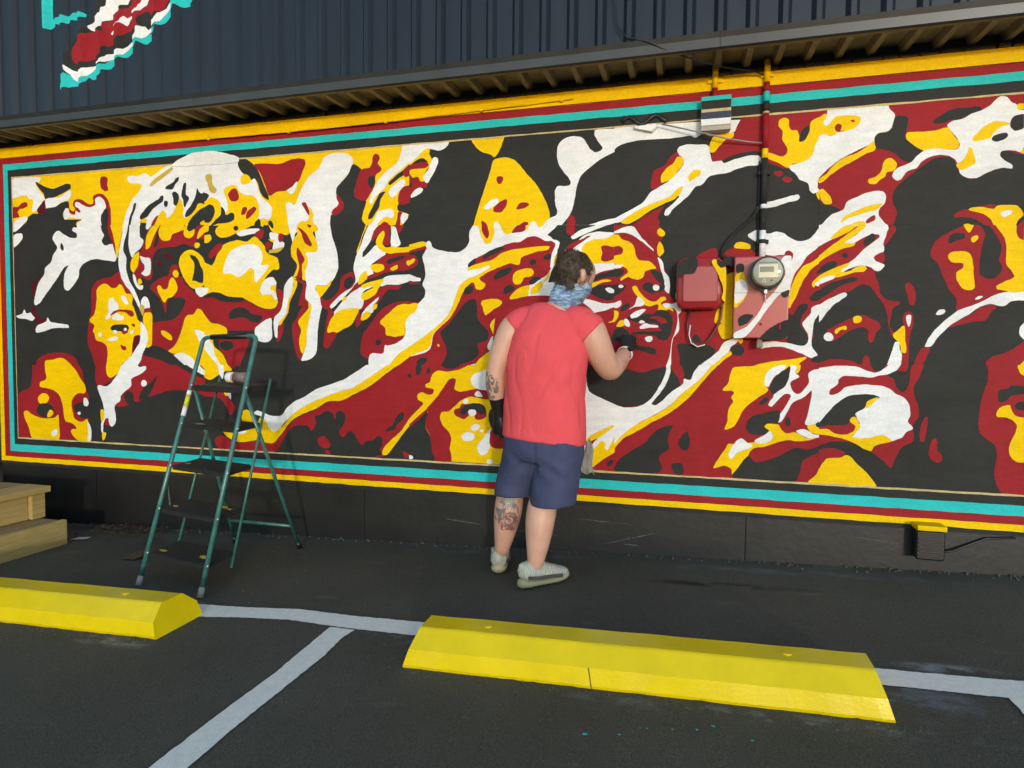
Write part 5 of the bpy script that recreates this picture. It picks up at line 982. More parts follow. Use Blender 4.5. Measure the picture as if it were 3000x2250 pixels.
0Y 2128,2355 2117,2369 2058,2368 1995,2368 1932,2379 1918,2343 1891,2304 1892,2280 1904,2270 1954,2271 2020,2276 2050,2269 2099,2306 2127,2336
0K 2003,2416 1963,2445 1912,2471 1847,2472 1790,2471 1783,2454 1832,2438 1890,2415 1931,2414 1956,2402 1998,2406
0W 1940,2392 1919,2408 1865,2418 1832,2438 1783,2452 1750,2472 1725,2497 1700,2513 1677,2509 1654,2481 1632,2461 1629,2443 1603,2436s 1612,2223s 1664,2245 1712,2239 1713,2216 1690,2192 1664,2167 1668,2154 1715,2159 1772,2142 1821,2117 1854,2117 1890,2140 1900,2178 1911,2216 1943,2237 1980,2245 2022,2238 2065,2213 2087,2186 2135,2166 2158,2134 2180,2126 2198,2141 2195,2170 2172,2192 2133,2204 2102,2225 2071,2256 2028,2277 1978,2275 1905,2267 1887,2285 1894,2313 1921,2357
0Y 1833,2308 1812,2339 1782,2369 1737,2391 1702,2390 1667,2373 1707,2363 1740,2333 1749,2316 1781,2304 1822,2301
0K 1749,2306 1740,2320 1700,2332 1684,2331 1679,2317 1693,2302 1734,2291
0K 1664,2387 1646,2412 1604,2418s 1607,2350s 1645,2339 1663,2359
0Y 1908,2193 1883,2205 1861,2241 1847,2272 1835,2267 1829,2229 1824,2192 1843,2179 1885,2159 1901,2169
0Y 1632,2466 1602,2470s 1603,2443s 1629,2443
0Y 1626,2228 1610,2268s 1612,2223s
0K 1947,2233 1919,2217 1908,2184 1890,2140 1854,2115 1821,2117 1760,2146 1699,2160 1664,2153 1667,2172 1698,2197 1715,2221 1708,2241 1672,2241 1638,2225 1612,2218s 1627,1869s 2212,1895s 2187,1963 2202,2007 2205,2046 2190,2083 2145,2128 2088,2172 2031,2216 1980,2235
0Y 2313,2139 2282,2151 2250,2178 2240,2216 2226,2239 2200,2242 2176,2207 2199,2175 2225,2172 2234,2148 2261,2135 2279,2115 2310,2119
0W 2563,1910s 2514,1959 2440,1990 2420,2028 2375,2050 2339,2068 2290,2077 2247,2074 2235,2052 2245,2009 2268,1982 2274,1953 2250,1913 2234,1896s
0K 2556,2050s 2542,2025 2493,2012 2454,1986 2495,1968 2548,1917 2563,1910s
0Y 2553,2099s 2533,2103 2512,2077 2496,2047 2497,2025 2528,2024 2545,2045
0Y 2457,1922 2438,1951 2396,1973 2333,1999 2254,2012 2263,1996 2290,1978 2344,1966 2411,1945
0R 2337,1922 2314,1945 2292,1951 2288,1934 2311,1916 2333,1912
0Y 2418,1904s 2390,1919 2341,1922 2338,1900s
0R 1932,1927 1910,1954 1869,1962 1829,1955 1789,1939 1759,1875s 1795,1877s 1831,1908 1887,1925
0R 1812,1973 1775,1980 1743,1974 1756,1961 1804,1963
0Y 1865,1961 1812,1973 1756,1958 1739,1974 1695,1976 1656,1969 1633,1945 1630,1922 1655,1891 1664,1871s 1759,1875s 1766,1901 1797,1935
0W 1721,1940 1704,1949 1677,1943 1677,1929 1710,1917 1723,1927
0Y 1889,1885 1872,1889 1852,1879s 1889,1881s
0R 1625,1903s 1652,1870s 1627,1869s
0K 2563,1913s 1626,1872s 1655,1171s 2602,1158s
0W 2563,1913s 2233,1899s 2231,1868 2255,1811 2262,1758 2302,1735 2303,1716 2260,1695 2259,1686 2280,1662 2301,1662 2331,1683 2375,1689 2438,1671 2461,1657 2474,1667 2436,1710 2568,1803s
0R 2230,1883 2212,1898s 2196,1876 2219,1834 2260,1792 2245,1840
0R 2569,1798s 2511,1831 2438,1862 2387,1899 2338,1903s 2375,1860 2431,1813 2372,1830 2323,1853 2288,1858 2275,1841 2298,1818 2358,1771 2409,1719 2460,1691 2519,1678 2578,1625s
0Y 2511,1840 2473,1878 2436,1901 2409,1906s 2382,1899 2410,1876 2456,1853 2497,1835
0R 2307,1731 2288,1749 2262,1758 2264,1705 2295,1711
0Y 2571,1749s 2513,1796 2438,1852 2383,1889 2369,1905s 2334,1903s 2361,1874 2417,1827 2391,1811 2401,1797 2450,1784 2515,1752 2573,1714s
0W 2440,1813 2412,1837 2362,1864 2313,1876 2261,1865 2275,1853 2314,1852 2350,1839 2386,1816 2422,1810
0K 2356,1805 2346,1829 2309,1857 2292,1847 2302,1823 2334,1795 2352,1795
0K 2459,1750 2447,1762 2430,1749 2435,1737 2453,1735
0K 2575,1674s 2559,1694 2526,1713 2490,1716 2486,1697 2514,1678 2556,1659 2576,1654s
0Y 2577,1642s 2519,1673 2473,1691 2423,1707 2428,1695 2465,1671 2466,1657 2425,1665 2393,1684 2353,1688 2345,1673 2363,1657 2403,1655 2458,1637 2494,1630 2530,1633 2578,1615s
0R 2579,1605s 2503,1628 2458,1637 2403,1655 2354,1659 2336,1678 2310,1667 2303,1628 2292,1589 2285,1540 2261,1511 2201,1496 2197,1486 2228,1467 2238,1433 2250,1365 2234,1341 2221,1331 2239,1321 2255,1365 2260,1433 2275,1487 2303,1531 2328,1575 2353,1590 2389,1586 2435,1553 2490,1544 2536,1515 2585,1485s
0W 2578,1620s 2539,1639 2503,1640 2501,1628 2541,1609 2579,1595s
0K 2581,1565s 2532,1599 2477,1617 2413,1631 2387,1625 2397,1611 2465,1588 2535,1544 2583,1515s
0W 2585,1485s 2536,1515 2490,1539 2453,1550 2445,1540 2464,1519 2511,1485 2549,1445 2574,1411 2590,1391s
0R 2554,1346 2531,1361 2461,1400 2406,1424 2366,1429 2336,1409 2301,1390 2294,1360 2317,1336 2333,1287 2346,1282 2356,1306 2352,1346 2373,1365 2409,1360 2450,1341 2492,1311 2525,1291 2547,1296
0Y 2419,1420 2397,1427 2382,1414 2390,1392 2417,1388
0Y 2515,1346 2490,1363 2458,1370 2459,1351 2486,1351 2505,1328 2514,1331
0W 2569,1321 2555,1336 2532,1333 2521,1316 2529,1293 2552,1291 2568,1303
0R 2166,1587 2149,1598 2133,1577 2122,1538 2123,1500 2137,1478 2150,1485 2160,1534
0R 2178,1433 2160,1447 2139,1432 2140,1374 2157,1326 2164,1278 2173,1164s 2203,1164s 2196,1239 2181,1365 2186,1394
0W 2168,1423 2150,1428 2149,1399 2162,1367 2169,1389
0Y 2237,1321 2216,1346 2189,1372 2181,1370 2182,1307 2178,1254 2183,1229 2200,1232 2207,1278 2223,1297
0W 2277,1162s 2248,1229 2228,1287 2211,1287 2208,1249 2201,1224 2208,1163s
0W 2033,1432 2020,1451 1994,1457 1991,1443 2004,1429 2029,1427
0R 2044,1751 2034,1779 2012,1812 1965,1843 1914,1869 1872,1883s 1824,1881s 1804,1860 1797,1832 1812,1776 1822,1730 1826,1627 1791,1608 1746,1616 1687,1601 1701,1541 1766,1523 1849,1482 1941,1450 1938,1507 1969,1559 1991,1621 2009,1684 2041,1727
0K 1963,1796 1953,1833 1927,1844 1887,1838 1883,1821 1917,1808 1950,1793
0Y 1889,1884s 1844,1882s 1855,1857 1866,1844 1878,1858
0Y 1859,1806 1846,1827 1832,1828 1831,1810 1848,1794
0Y 1964,1730 1952,1746 1907,1751 1874,1743 1859,1717 1856,1647 1856,1562 1866,1553 1899,1556 1923,1582 1933,1615 1928,1648 1902,1667 1901,1690 1922,1693 1951,1696
0R 1779,1879s 1743,1877s 1717,1824 1708,1773 1711,1699 1701,1657 1682,1624 1699,1596 1764,1570 1771,1602 1737,1639 1732,1671 1743,1700 1728,1764 1753,1835
0Y 1751,1878s 1626,1872s 1640,1535s 1686,1531 1721,1546 1757,1556 1760,1570 1727,1592 1682,1614 1689,1642 1712,1680 1708,1773 1718,1819
0R 1660,1874s 1626,1872s 1630,1797s 1655,1812 1661,1840
0W 2092,1264 2064,1322 2019,1374 1967,1422 1932,1450 1874,1473 1816,1500 1766,1528 1709,1541 1678,1536 1640,1544s 1642,1498s 1695,1494 1728,1471 1756,1472 1788,1481 1833,1468 1884,1431 1943,1393 1991,1355 2030,1312 2066,1264
0W 1856,1506 1839,1522 1819,1519 1832,1508
0R 1978,1365 1935,1398 1876,1430 1833,1465 1788,1477 1760,1472 1786,1444 1820,1397 1861,1393 1919,1379
0R 2147,1164s 2132,1215 2096,1259 2071,1257 2081,1221 2109,1165s
0R 1650,1294s 1689,1262 1738,1233 1791,1214 1821,1185 1822,1169s 1655,1171s
0W 1670,1350 1663,1369 1646,1387s 1650,1299s 1667,1318
0Y 1677,1171s 1654,1197s 1655,1171s
0R 2601,1170s 2553,1191 2489,1194 2436,1183 2397,1161s 2381,1208 2367,1215 2355,1193 2352,1161s 2602,1158s
0K 2602,1161s 1655,1174s 1682,507s 2636,503s
0R 2602,1161s 2352,1165s 2340,1139 2310,1129 2277,1166s 2173,1167s 2183,1136 2218,1136 2270,1130 2271,1110 2246,1091 2235,1048 2206,1024 2178,1059 2166,1127 2156,1167s 2100,1168s 2125,1103 2153,1050 2151,996 2136,948 2138,895 2166,855 2163,826 2170,767 2219,735 2243,700 2267,644 2277,619 2302,642 2370,703 2333,740 2270,762 2625,716s
0W 2602,1145s 2546,1155 2464,1159 2410,1152 2367,1133 2332,1124 2310,1129 2278,1154 2264,1166s 2208,1167s 2222,1145 2258,1121 2306,1110 2351,1099 2408,1103 2489,1102 2508,1086 2514,1061 2557,1025 2558,1005 2540,1001 2507,1016 2479,1042 2424,1056 2357,1060 2291,1051 2257,1033 2236,1013 2198,995 2179,957 2177,903 2189,869 2167,833 2198,814 2221,784 2270,762 2306,751 2461,774 2417,835 2462,923 2618,837s
0K 2619,822s 2618,847s 2567,910 2519,961 2458,998 2391,1009 2338,1006 2316,994 2339,976 2375,960 2390,935 2436,904 2442,884 2465,858 2480,843 2525,836 2576,834
0R 2571,829 2526,831 2480,843 2461,851 2444,829 2459,804 2500,789 2537,790 2572,809
0Y 2383,936 2379,965 2352,983 2321,992 2340,966 2367,946 2377,926
0W 2432,904 2367,941 2321,987 2289,919 2416,855
0Y 2620,812s 2581,814 2537,790 2487,790 2450,809 2440,834 2465,863 2455,883 2441,886 2421,855 2417,830 2437,805 2460,779 2429,770 2366,778 2330,792 2304,793 2270,762 2324,745 2355,729 2370,706 2405,716 2448,744 2497,762 2560,777 2621,784s
0K 2624,726s 2566,746 2507,752 2462,744 2423,716 2370,698 2319,661 2277,619 2267,644 2243,700 2219,735 2175,752 2166,762 2162,855 2130,895 2089,771 2230,509 2348,516 2636,503s
0R 2625,701s 2577,711 2532,705 2501,692 2507,666 2571,653 2614,625 2631,599s
0Y 2635,508s 2631,589s 2614,625 2590,652 2516,663 2492,677 2470,668 2445,635 2406,597 2377,559 2353,516
0R 2127,856 2104,901 2096,896 2103,838 2119,769 2132,764 2136,802
0R 2084,771 2067,786 2057,767 2061,723 2041,700 2042,671 2060,658 2085,669 2100,702 2094,741
0R 1817,1172s 1655,1174s 1682,507s 1776,515 1809,603 1792,718 1802,765 1861,819 1860,933 1845,1014 1822,1076 1813,1124
0Y 1681,1174s 1655,1174s 1657,1119s 1674,1135 1683,1158
0K 1775,1035 1762,1049 1730,1055 1717,1071 1659,1066s 1661,1028s 1715,1018 1740,993 1769,983
0K 1705,966 1693,985 1663,991s 1664,944s 1694,948
0Y 1788,917 1774,950 1753,965 1729,970 1718,942 1699,915 1666,909s 1675,684s 1705,680 1732,707 1738,749 1724,797 1707,835 1701,873 1716,891 1740,907 1780,907
sT -4287,3732s -4213,3721s -4220,3471 -4204,3443 -4205,3413 -4267,3397 -4294,3413
sT -4210,3470 -4156,3476 -4075,3468 -4048,3487 -3995,3478 -3929,3462 -3933,3445 -4010,3432 -4069,3442 -4077,3422 -4157,3422 -4204,3438
sT -4169,3027 -4113,3088 -4060,3057 -4014,3026 -3940,3055 -3874,3083 -3795,3120 -3723,3143 -3652,3170 -3588,3188 -3505,3257 -3498,3296 -3436,3274 -3418,3262 -3355,3303 -3336,3349 -3274,3380 -3237,3429 -3133,3569s -2986,3548s -3059,3410 -3142,3402 -3201,3424 -3214,3397 -3282,3323 -3349,3312 -3356,3274 -3431,3204 -3499,3227 -3512,3199 -3589,3138 -3646,3144 -3731,3078 -3796,3080 -3803,3045 -3882,3023 -3921,3042 -3955,3005 -4022,2994 -4069,2996 -4170,2990
sK -4098,3133 -4110,3206 -4040,3300 -3945,3370 -3864,3466 -3742,3655s -3169,3574s -3286,3397 -3361,3313 -3499,3247 -3588,3188 -3717,3142 -3808,3112 -3953,3081 -4059,3093
sW -4112,3139 -4085,3121 -4046,3101 -3979,3089 -3939,3111 -3860,3112 -3814,3133 -3794,3161 -3767,3178 -3703,3176 -3651,3195 -3587,3212 -3504,3282 -3497,3325 -3447,3322 -3417,3296 -3373,3339 -3348,3361 -3335,3393 -3274,3414 -3169,3574s -3139,3570s -3262,3389 -3311,3356 -3361,3313 -3418,3266 -3461,3252 -3505,3247 -3582,3187 -3652,3155 -3717,3137 -3794,3130 -3874,3083 -3940,3055 -4021,3027 -4080,3079 -4106,3103
sR -4055,3251 -4014,3292 -3946,3335 -3789,3331 -3713,3302 -3740,3245 -3792,3236 -3806,3172 -3885,3156 -3951,3148 -4005,3138 -4044,3158 -4063,3201
sR -3788,3386 -3717,3392 -3659,3425 -3639,3457 -3582,3455 -3423,3610s -3181,3575s -3286,3421 -3353,3391 -3373,3359 -3422,3331 -3497,3330 -3523,3289 -3650,3245 -3715,3227 -3779,3239 -3789,3331
sW -3792,3487 -3766,3499 -3742,3655s -3515,3623s -3581,3479 -3638,3482 -3646,3433 -3710,3397 -3788,3396 -3795,3362 -3867,3341 -3925,3383 -3879,3393 -3799,3448
sK -3496,3370 -3483,3397 -3421,3414 -3372,3369 -3367,3343 -3429,3322 -3491,3334
sK -3649,3279 -3522,3309 -3504,3287 -3587,3227 -3715,3197 -3786,3190 -3779,3219 -3701,3236
sW -3725,3308 -3647,3369 -3627,3411 -3583,3390 -3495,3438 -3488,3462 -3398,3606s -3362,3601s -3426,3454 -3457,3443 -3501,3415 -3559,3377 -3585,3341 -3641,3368 -3713,3297
"""
def parse(line):
    t = line.split(); P = []; S = []
    for q in t[1:]:
        s = q.endswith('s'); q = q.rstrip('s'); a, b = q.split(','); P.append((int(a)/1000, int(b)/1000)); S.append(s)
    return t[0], P, S
def paint_sheet(name, lines, y0, dy, parent, fringe=0.0):
    V = []; F = []; M = []; CV = []; keys = list(PAINT); nk = len(keys)
    done = []
    for i, ln in enumerate(lines):
        c, P, S = parse(ln); Q = smooth_poly(P, S, 4); b = len(V)
        x0, x1, z0, z1 = min(q.x for q in Q)-.001, max(q.x for q in Q)+.001, min(q.y for q in Q)-.001, max(q.y for q in Q)+.001
        ground_coat = len(P) == 4 and all(S)
        lv = 1 + max([e[0] for e in done if e[1] < x1 and e[2] > x0 and e[3] < z1 and e[4] > z0], default=-1)   # coats already under this patch
        if ground_coat: lv = len([1 for e in done if e[0] < 0]) - 40
        else: lv = max(lv, 0)
        done.append((lv, x0, x1, z0, z1)); y = y0 - dy*(lv+40); n = len(Q)
        if not ground_coat: Q = [q + (Vector((noise.noise(Vector((q.x*38, q.y*38, 3.1+i))), noise.noise(Vector((q.x*38, q.y*38, 9.7+i)))))*.0028 if not any((q-Vector(pp_)).length < 1e-6 and s_ for pp_, s_ in zip(P, S)) else Vector((0, 0))) for q in Q]
        V += [(q.x, y, q.y) for q in Q]; F.append(tuple(range(b, b+n))); M.append(keys.index(c)); CV += [1.0]*n
        if fringe > 0 and not all(S):
            ar = sum(Q[k].x*Q[(k+1) % n].y - Q[(k+1) % n].x*Q[k].y for k in range(n))
            sg = 1 if ar > 0 else -1
            edge = lambda q: any((q-Vector(pp_)).length < 1e-6 and s_ for pp_, s_ in zip(P, S))
            E = [edge(q) for q in Q]; o = len(V)
            for k in range(n):
                t = Q[(k+1) % n] - Q[k-1]; t = t.normalized() if t.length > 1e-9 else Vector((1, 0))
                w_ = fringe*(.7+.6*abs(noise.noise(Vector((Q[k].x*6, Q[k].y*6, i*.37)))))
                nn = Vector((t.y, -t.x))*sg*w_; V.append((Q[k].x+nn.x, y, Q[k].y+nn.y)); CV.append(0.0)
            for k in range(n):
                j = (k+1) % n
                if E[k] or E[j]: continue
                F.append((b+k, b+j, o+j, o+k)); M.append(nk+keys.index(c))
    me = bpy.data.meshes.new(name); me.from_pydata(V, [], F); me.update()
    at = me.attributes.new('cover', 'FLOAT', 'POINT'); at.data.foreach_set('value', CV)
    o = link(name, me, [PAINT[k] for k in keys] + [SOFT[k] for k in keys], parent)
    for p_, k in zip(me.polygons, M): p_.material_index = k
    return o
rows = [r for r in MUR.strip().split('\n')]
main = [r[1:] for r in rows if r[0] == '0']; over = [r[1:] for r in rows if r[0] == '1']
pb = [r[1:] for r in rows if r[0] == 'b']; pp = [r[1:] for r in rows if r[0] == 'p']; shoe = [r[1:] for r in rows if r[0] == 's']
mural = paint_sheet('mural', main, -.0003, .000018, BLD)
mural['label'] = 'mural of overlapping faces in flat red, yellow, white and black'
paint_sheet('mural_overlap', over, -.0034, .00005, BLD)
# border stripes, each painted line its own part
def stripe(name, mat, pts, y, wob=.0018):
    out = []
    for (a, b) in zip(pts, pts[1:] + pts[:1]):
        L = math.hypot(b[0]-a[0], b[1]-a[1]); k = max(1, int(L/.06))
        for i in range(k):
            t = i/k; out.append((a[0]+(b[0]-a[0])*t + random.uniform(-wob, wob)*.7, a[1]+(b[1]-a[1])*t + random.uniform(-wob, wob)))
    me = bpy.data.meshes.new(name); me.from_pydata([(x, y, z) for x, z in out], [], [tuple(range(len(out)))]); me.update()
    return link(name, me, mat, BLD)
def ring(name, mat, xl, zt, zb, t_top, t_bot, t_left, y):
    # a U-shaped stripe: top, left side and bottom of the frame
    pts = [(XR, zt), (xl, zt), (xl, zb), (XR, zb), (XR, zb+t_bot), (xl+t_left, zb+t_bot), (xl+t_left, zt-t_top), (XR, zt-t_top)]
    return stripe(name, mat, pts, y)
ring('yellow_stripe', PY, -5.192, 2.742, .326, .075, .038, .040, -.0029)
ring('red_stripe', PR, -5.153, 2.669, .362, .046, .046, .055, -.0030)
ring('teal_stripe', PT, -5.098, 2.625, .406, .047, .056, .047, -.0031)
ring('black_stripe', PK, -5.052, 2.580, .461, .058, .050, .040, -.0032)
ring('cream_line', PC, -5.018, 2.5245, .5055, .0085, .0105, .006, -.0033)
# yellow trim board along the top of the wall
bm = bmesh.new(); box(bm, XL, XR, -.016, -.0015, 2.669, 2.744, .003); build('trim_board', bm, PY, BLD)
# soffit panels and siding panels (corrugated metal, 152 mm pitch)
PIT = .1524; X0 = -.006
def prof(x, h, top=.024, base=.064):
    d = abs((x - X0 + PIT/2) % PIT - PIT/2)
    if d <= top/2: return h
    if d >= base/2: return 0.0
    return h*(base/2-d)/(base/2-top/2)
def brk(a, b, top=.024, base=.064):
    L = {a, b}
    k = math.floor((a-X0)/PIT)-1
    while X0+k*PIT < b+PIT:
        for q in (-base/2, -top/2, top/2, base/2):
            x = X0+k*PIT+q
            if a < x < b: L.add(x)
        k += 1
    return sorted(L)
px = X0 - PIT/2 - PIT*6*7
YS = -.285
while px < 4.3:
    a, b = px, px + PIT*6
    bm = bmesh.new(); L = brk(a, b); zz = [2.835, 3.4, 4.6]
    g = [[bm.verts.new((x, YS - prof(x, .027), z)) for z in zz] for x in L]
    for i in range(len(L)-1):
        for j in range(len(zz)-1): bm.faces.new((g[i][j], g[i+1][j], g[i+1][j+1], g[i][j+1]))
    build('siding_panel', bm, SIDE, BLD)
    bm = bmesh.new(); L = brk(a, b, .03, .058)
    g = [[bm.verts.new((x, y, 2.815 + (y*.06) - prof(x, .034, .03, .058))) for y in (-.272, -.02, .06)] for x in L]
    for i in range(len(L)-1):
        for j in range(2): bm.faces.new((g[i][j], g[i][j+1], g[i+1][j+1], g[i+1][j]))
    build('soffit_panel', bm, SOFF, BLD)
    px = b
# drip edge flashing below the siding
bm = bmesh.new()
pr = [(-.273, 2.762), (-.300, 2.760), (-.312, 2.768), (-.316, 2.812), (-.326, 2.838), (-.281, 2.846), (-.273, 2.846)]
for (xa, xb) in ((-7.0, -2.9), (-2.905, .15), (.145, 4.4)):
    rg = [[bm.verts.new((x, y - (.0015 if xa > -3 else 0), z)) for y, z in pr] for x in (xa, xb)]
    for i in range(len(pr)): bm.faces.new((rg[0][i], rg[0][(i+1) % len(pr)], rg[1][(i+1) % len(pr)], rg[1][i]))
    bm.faces.new(rg[0]); bm.faces.new(rg[1][::-1])
build('drip_edge', bm, FLASH, BLD)
bm = bmesh.new(); box(bm, -6.9, 4.4, .06, .2, 2.70, 4.6); build('upper_backing', bm, BLKP, BLD)
# rough black block row between wall top and soffit, with mortar blobs
bm = bmesh.new(); x = XL
while x < XR:
    wd = random.uniform(.06, .15); box(bm, x, x+wd-.006, -.012+random.uniform(-.006, .006), .05, 2.746, 2.746+random.uniform(.018, .034), .006); x += wd
o = build('rough_top_edge', bm, KICK, BLD); o['kind'] = 'stuff'
# painted sneaker toe on the siding, wrapped over the ribs
def clip(poly, x, keep_gt):
    out = []
    for i in range(len(poly)):
        a, b = poly[i], poly[(i+1) % len(poly)]
        ia = (a[0] >= x) if keep_gt else (a[0] <= x); ib = (b[0] >= x) if keep_gt else (b[0] <= x)
        if ia: out.append(a)
        if ia != ib:
            t = (x-a[0])/(b[0]-a[0]); out.append((x, a[1]+(b[1]-a[1])*t))
    return out
V = []; F = []; M = []; keys = list(PAINT)
for i, ln in enumerate(shoe):
    c, P, S = parse(ln); Q = [(q.x, q.y) for q in smooth_poly(P, S, 3)]
    xa, xb = min(q[0] for q in Q), max(q[0] for q in Q)
    L = brk(xa, xb)
    for a, b in zip(L, L[1:]):
        if b-a < 1e-5: continue
        R_ = clip(clip(Q, a, True), b, False)
        if len(R_) < 3: continue
        k = len(V); V += [(x, YS - prof(x, .027) - .0009 - .0003*i, z) for x, z in R_]
        F.append(tuple(range(k, k+len(R_)))); M.append(keys.index(c))
me = bpy.data.meshes.new('painted_shoe'); me.from_pydata(V, [], F); me.update()
o = link('painted_shoe', me, [PAINT[k] for k in keys], BLD)
o['label'] = 'red, white and teal painted shoe toe wrapped over the siding ribs'
for p_, k in zip(me.polygons, M): p_.material_index = k
# neighbouring brown block wall glimpsed past the left end of the building
nb = empty('neighbouring_wall', (-7.0, 0, gz(-7.0))); tag(nb, 'brown block wall glimpsed at the far left edge behind the wooden steps', 'wall')
BRN = node_mat('brown_block', (.16, .125, .085), rough=.85, var=.2, scale=6, bump=.3, bscale=60)
MOR = node_mat('dark_mortar', (.06, .055, .048), rough=.9)
bm = bmesh.new(); box(bm, -.20, -.012, -5.0, 6.0, -.1, 3.4); build('mortar_core', bm, MOR, nb)
bm = bmesh.new(); box(bm, -.19, 0.0, -.195, .195, -.092, .092, .006); m0 = bpy.data.meshes.new('block'); bmesh.ops.recalc_face_normals(bm, faces=bm.faces); bm.to_mesh(m0); bm.free(); m0.materials.append(BRN)
for r_ in range(17):
    for k in range(14):
        o = bpy.data.objects.new('block', m0); COL.objects.link(o); o.parent = nb; o.location = (random.uniform(-.002, .002), -2.6+.4*k+(.2 if r_ % 2 else 0), .1+.2*r_)
# ------------------------------------------------------------------ service gear on the wall
cond = empty('electrical_conduit', (.404, -.03, 1.75)); tag(cond, 'vertical electrical conduit painted in mural colours, running down to the meter panel', 'conduit')
def zbands(name_mat, x, y, r, parent, off):
    for i, (z1, z0, m) in enumerate(name_mat):
        bm = bmesh.new(); tube(bm, [(x-off[0], y-off[1], z1-off[2]), (x-off[0], y-off[1], z0-off[2])], r, 14); build('painted_band', bm, m, parent, True)
zbands([(2.80, 2.68, PY), (2.68, 2.63, PR), (2.63, 2.578, PT), (2.578, 2.525, PK), (2.525, 2.515, PC), (2.515, 2.327, PR), (2.327, 2.277, PY), (2.277, 2.03, PK), (2.03, 2.007, PW), (2.007, 1.89, PK), (1.89, 1.745, PW)], .404, -.03, .0165, cond, cond.location)
for z in (2.72, 2.2, 1.83):
    bm = bmesh.new(); box(bm, -.032, .032, -.0005, .0285, z-1.75-.010, z-1.75+.010, .003); tube(bm, [(0, 0, z-1.75-.011), (0, 0, z-1.75+.011)], .0195, 14); build('pipe_strap', bm, PY if z > 2.5 else PK, cond)
bm = bmesh.new(); tube(bm, [(-.023, .014, .52), (-.0235, .015, .3), (-.023, .014, 0.0)], .0045, 8); build('side_cable', bm, PK, cond, True)
st = empty('short_conduit', (.137, -.03, 2.62)); tag(st, 'short yellow and red pipe stub above the small striped box', 'conduit')
zbands([(2.80, 2.675, PY), (2.675, 2.60, PR)], .137, -.03, .0155, st, st.location)
bm = bmesh.new(); box(bm, -.04, .04, 0.0, .0285, .085, .105, .003); build('pipe_strap', bm, PY, st)
# striped junction box
jb = empty('junction_box', (.145, -.001, 2.437)); tag(jb, 'small metal junction box striped teal, black, cream and white under the overhang', 'box')
bm = bmesh.new(); box(bm, -.078, .078, -.060, -.012, .002, .182, .003); build('body', bm, PG, jb)
zs = [.185, .163, .117, .101, .064, .030]; ms = [PT, PK, PC, PN, PW]
for i, m in enumerate(ms):
    bm = bmesh.new(); yo = -.0635
    q = [(-.078, zs[i]), (.078, zs[i]), (.076, zs[i+1]), (-.076, zs[i+1])]
    ya, yb = -.0605-.0022*(i == 0)*0, -.0605
    vs_ = [bm.verts.new((x, yb-.0015, z)) for x, z in q] + [bm.verts.new((x, yb, z)) for x, z in q]
    bm.faces.new(vs_[:4]); bm.faces.new(vs_[4:][::-1])
    for k in range(4): bm.faces.new((vs_[k], vs_[k+4], vs_[(k+1) % 4+4], vs_[(k+1) % 4]))
    build('painted_band', bm, m, jb)
bm = bmesh.new(); vs_ = [bm.verts.new(v) for v in ((-.076, -.062, .030), (.076, -.062, .030), (.074, -.040, -.002), (-.074, -.040, -.002))]; bm.faces.new(vs_); bmesh.ops.solidify(bm, geom=bm.faces[:], thickness=.004); build('slanted_cover', bm, PG, jb)
# meter panel
mp = empty('meter_panel', (.399, 0, 1.303)); tag(mp, 'flat painted electrical panel with a round glass meter, beside the red box', 'electric meter')
bm = bmesh.new(); box(bm, -.140, .137, -.098, -.009, .0, .438, .006); build('cabinet', bm, node_mat('glossy_red_panel', (.42, .045, .058), rough=.28, var=.05, scale=6), mp)  # gloss sheen put into the colour: lighter, pinker red than the wall paint
bm = bmesh.new(); box(bm, -.1385, .1355, -.1003, -.0975, .2425, .2445); build('cover_seam', bm, BLKP, mp)
bm = bmesh.new(); box(bm, .012, .052, -.1006, -.0975, .040, .0415); build('cover_seam', bm, BLKP, mp)
off = paint_sheet('panel_artwork', pp, -.0985, .00002, mp); off.location = (-.399, 0, -1.303)
bm = bmesh.new(); tube(bm, [(0, -.098, .075), (0, -.105, .075)], .007, 12); build('cover_screw', bm, PR, mp)
bm = bmesh.new(); box(bm, .090, .099, -.106, -.098, .045, .082, .002); build('cover_handle', bm, PR, mp)
bm = bmesh.new(); box(bm, -.012, .012, -.08, -.05, -.022, .002, .003); box(bm, -.016, .016, -.085, -.055, -.052, -.018, .004); build('latch', bm, SOFF, mp)
mc = Vector((.016, -.1, .340))
bm = bmesh.new(); tube(bm, [mc+Vector((0, .002, 0)), mc+Vector((0, -.030, 0)), mc+Vector((0, -.032, 0)), mc+Vector((0, -.045, 0))], [.090, .090, .084, .084], 40); build('meter_base_ring', bm, GALV, mp, True)
GREY = node_mat('meter_face', (.50, .50, .44), rough=.5, var=.04)
BEIGE = node_mat('meter_plate', (.78, .74, .60), rough=.5, var=.03)
LCD = node_mat('meter_display', (.20, .20, .17), rough=.3, var=.05)
WHT = node_mat('white_print', (.8, .8, .78), rough=.5, var=.02)
bm = bmesh.new(); tube(bm, [mc+Vector((0, -.045, 0)), mc+Vector((0, -.112, 0)), mc+Vector((0, -.118, 0))], [.074, .074, .071], 40); build('meter_body', bm, GREY, mp, True)
bm = bmesh.new(); y = mc.y-.1182; cx, cz = mc.x, mc.z
box(bm, cx-.046, cx+.046, y-.003, y+.001, cz-.030, cz+.038, .0015); build('name_plate', bm, BEIGE, mp)
bm = bmesh.new(); box(bm, cx-.040, cx+.028, y-.0045, y-.002, cz-.002, cz+.026, .001); build('display', bm, LCD, mp)
bm = bmesh.new(); box(bm, cx-.045, cx+.045, y-.0035, y+.001, cz+.044, cz+.052, .001); build('top_slot', bm, LCD, mp)
bm = bmesh.new()
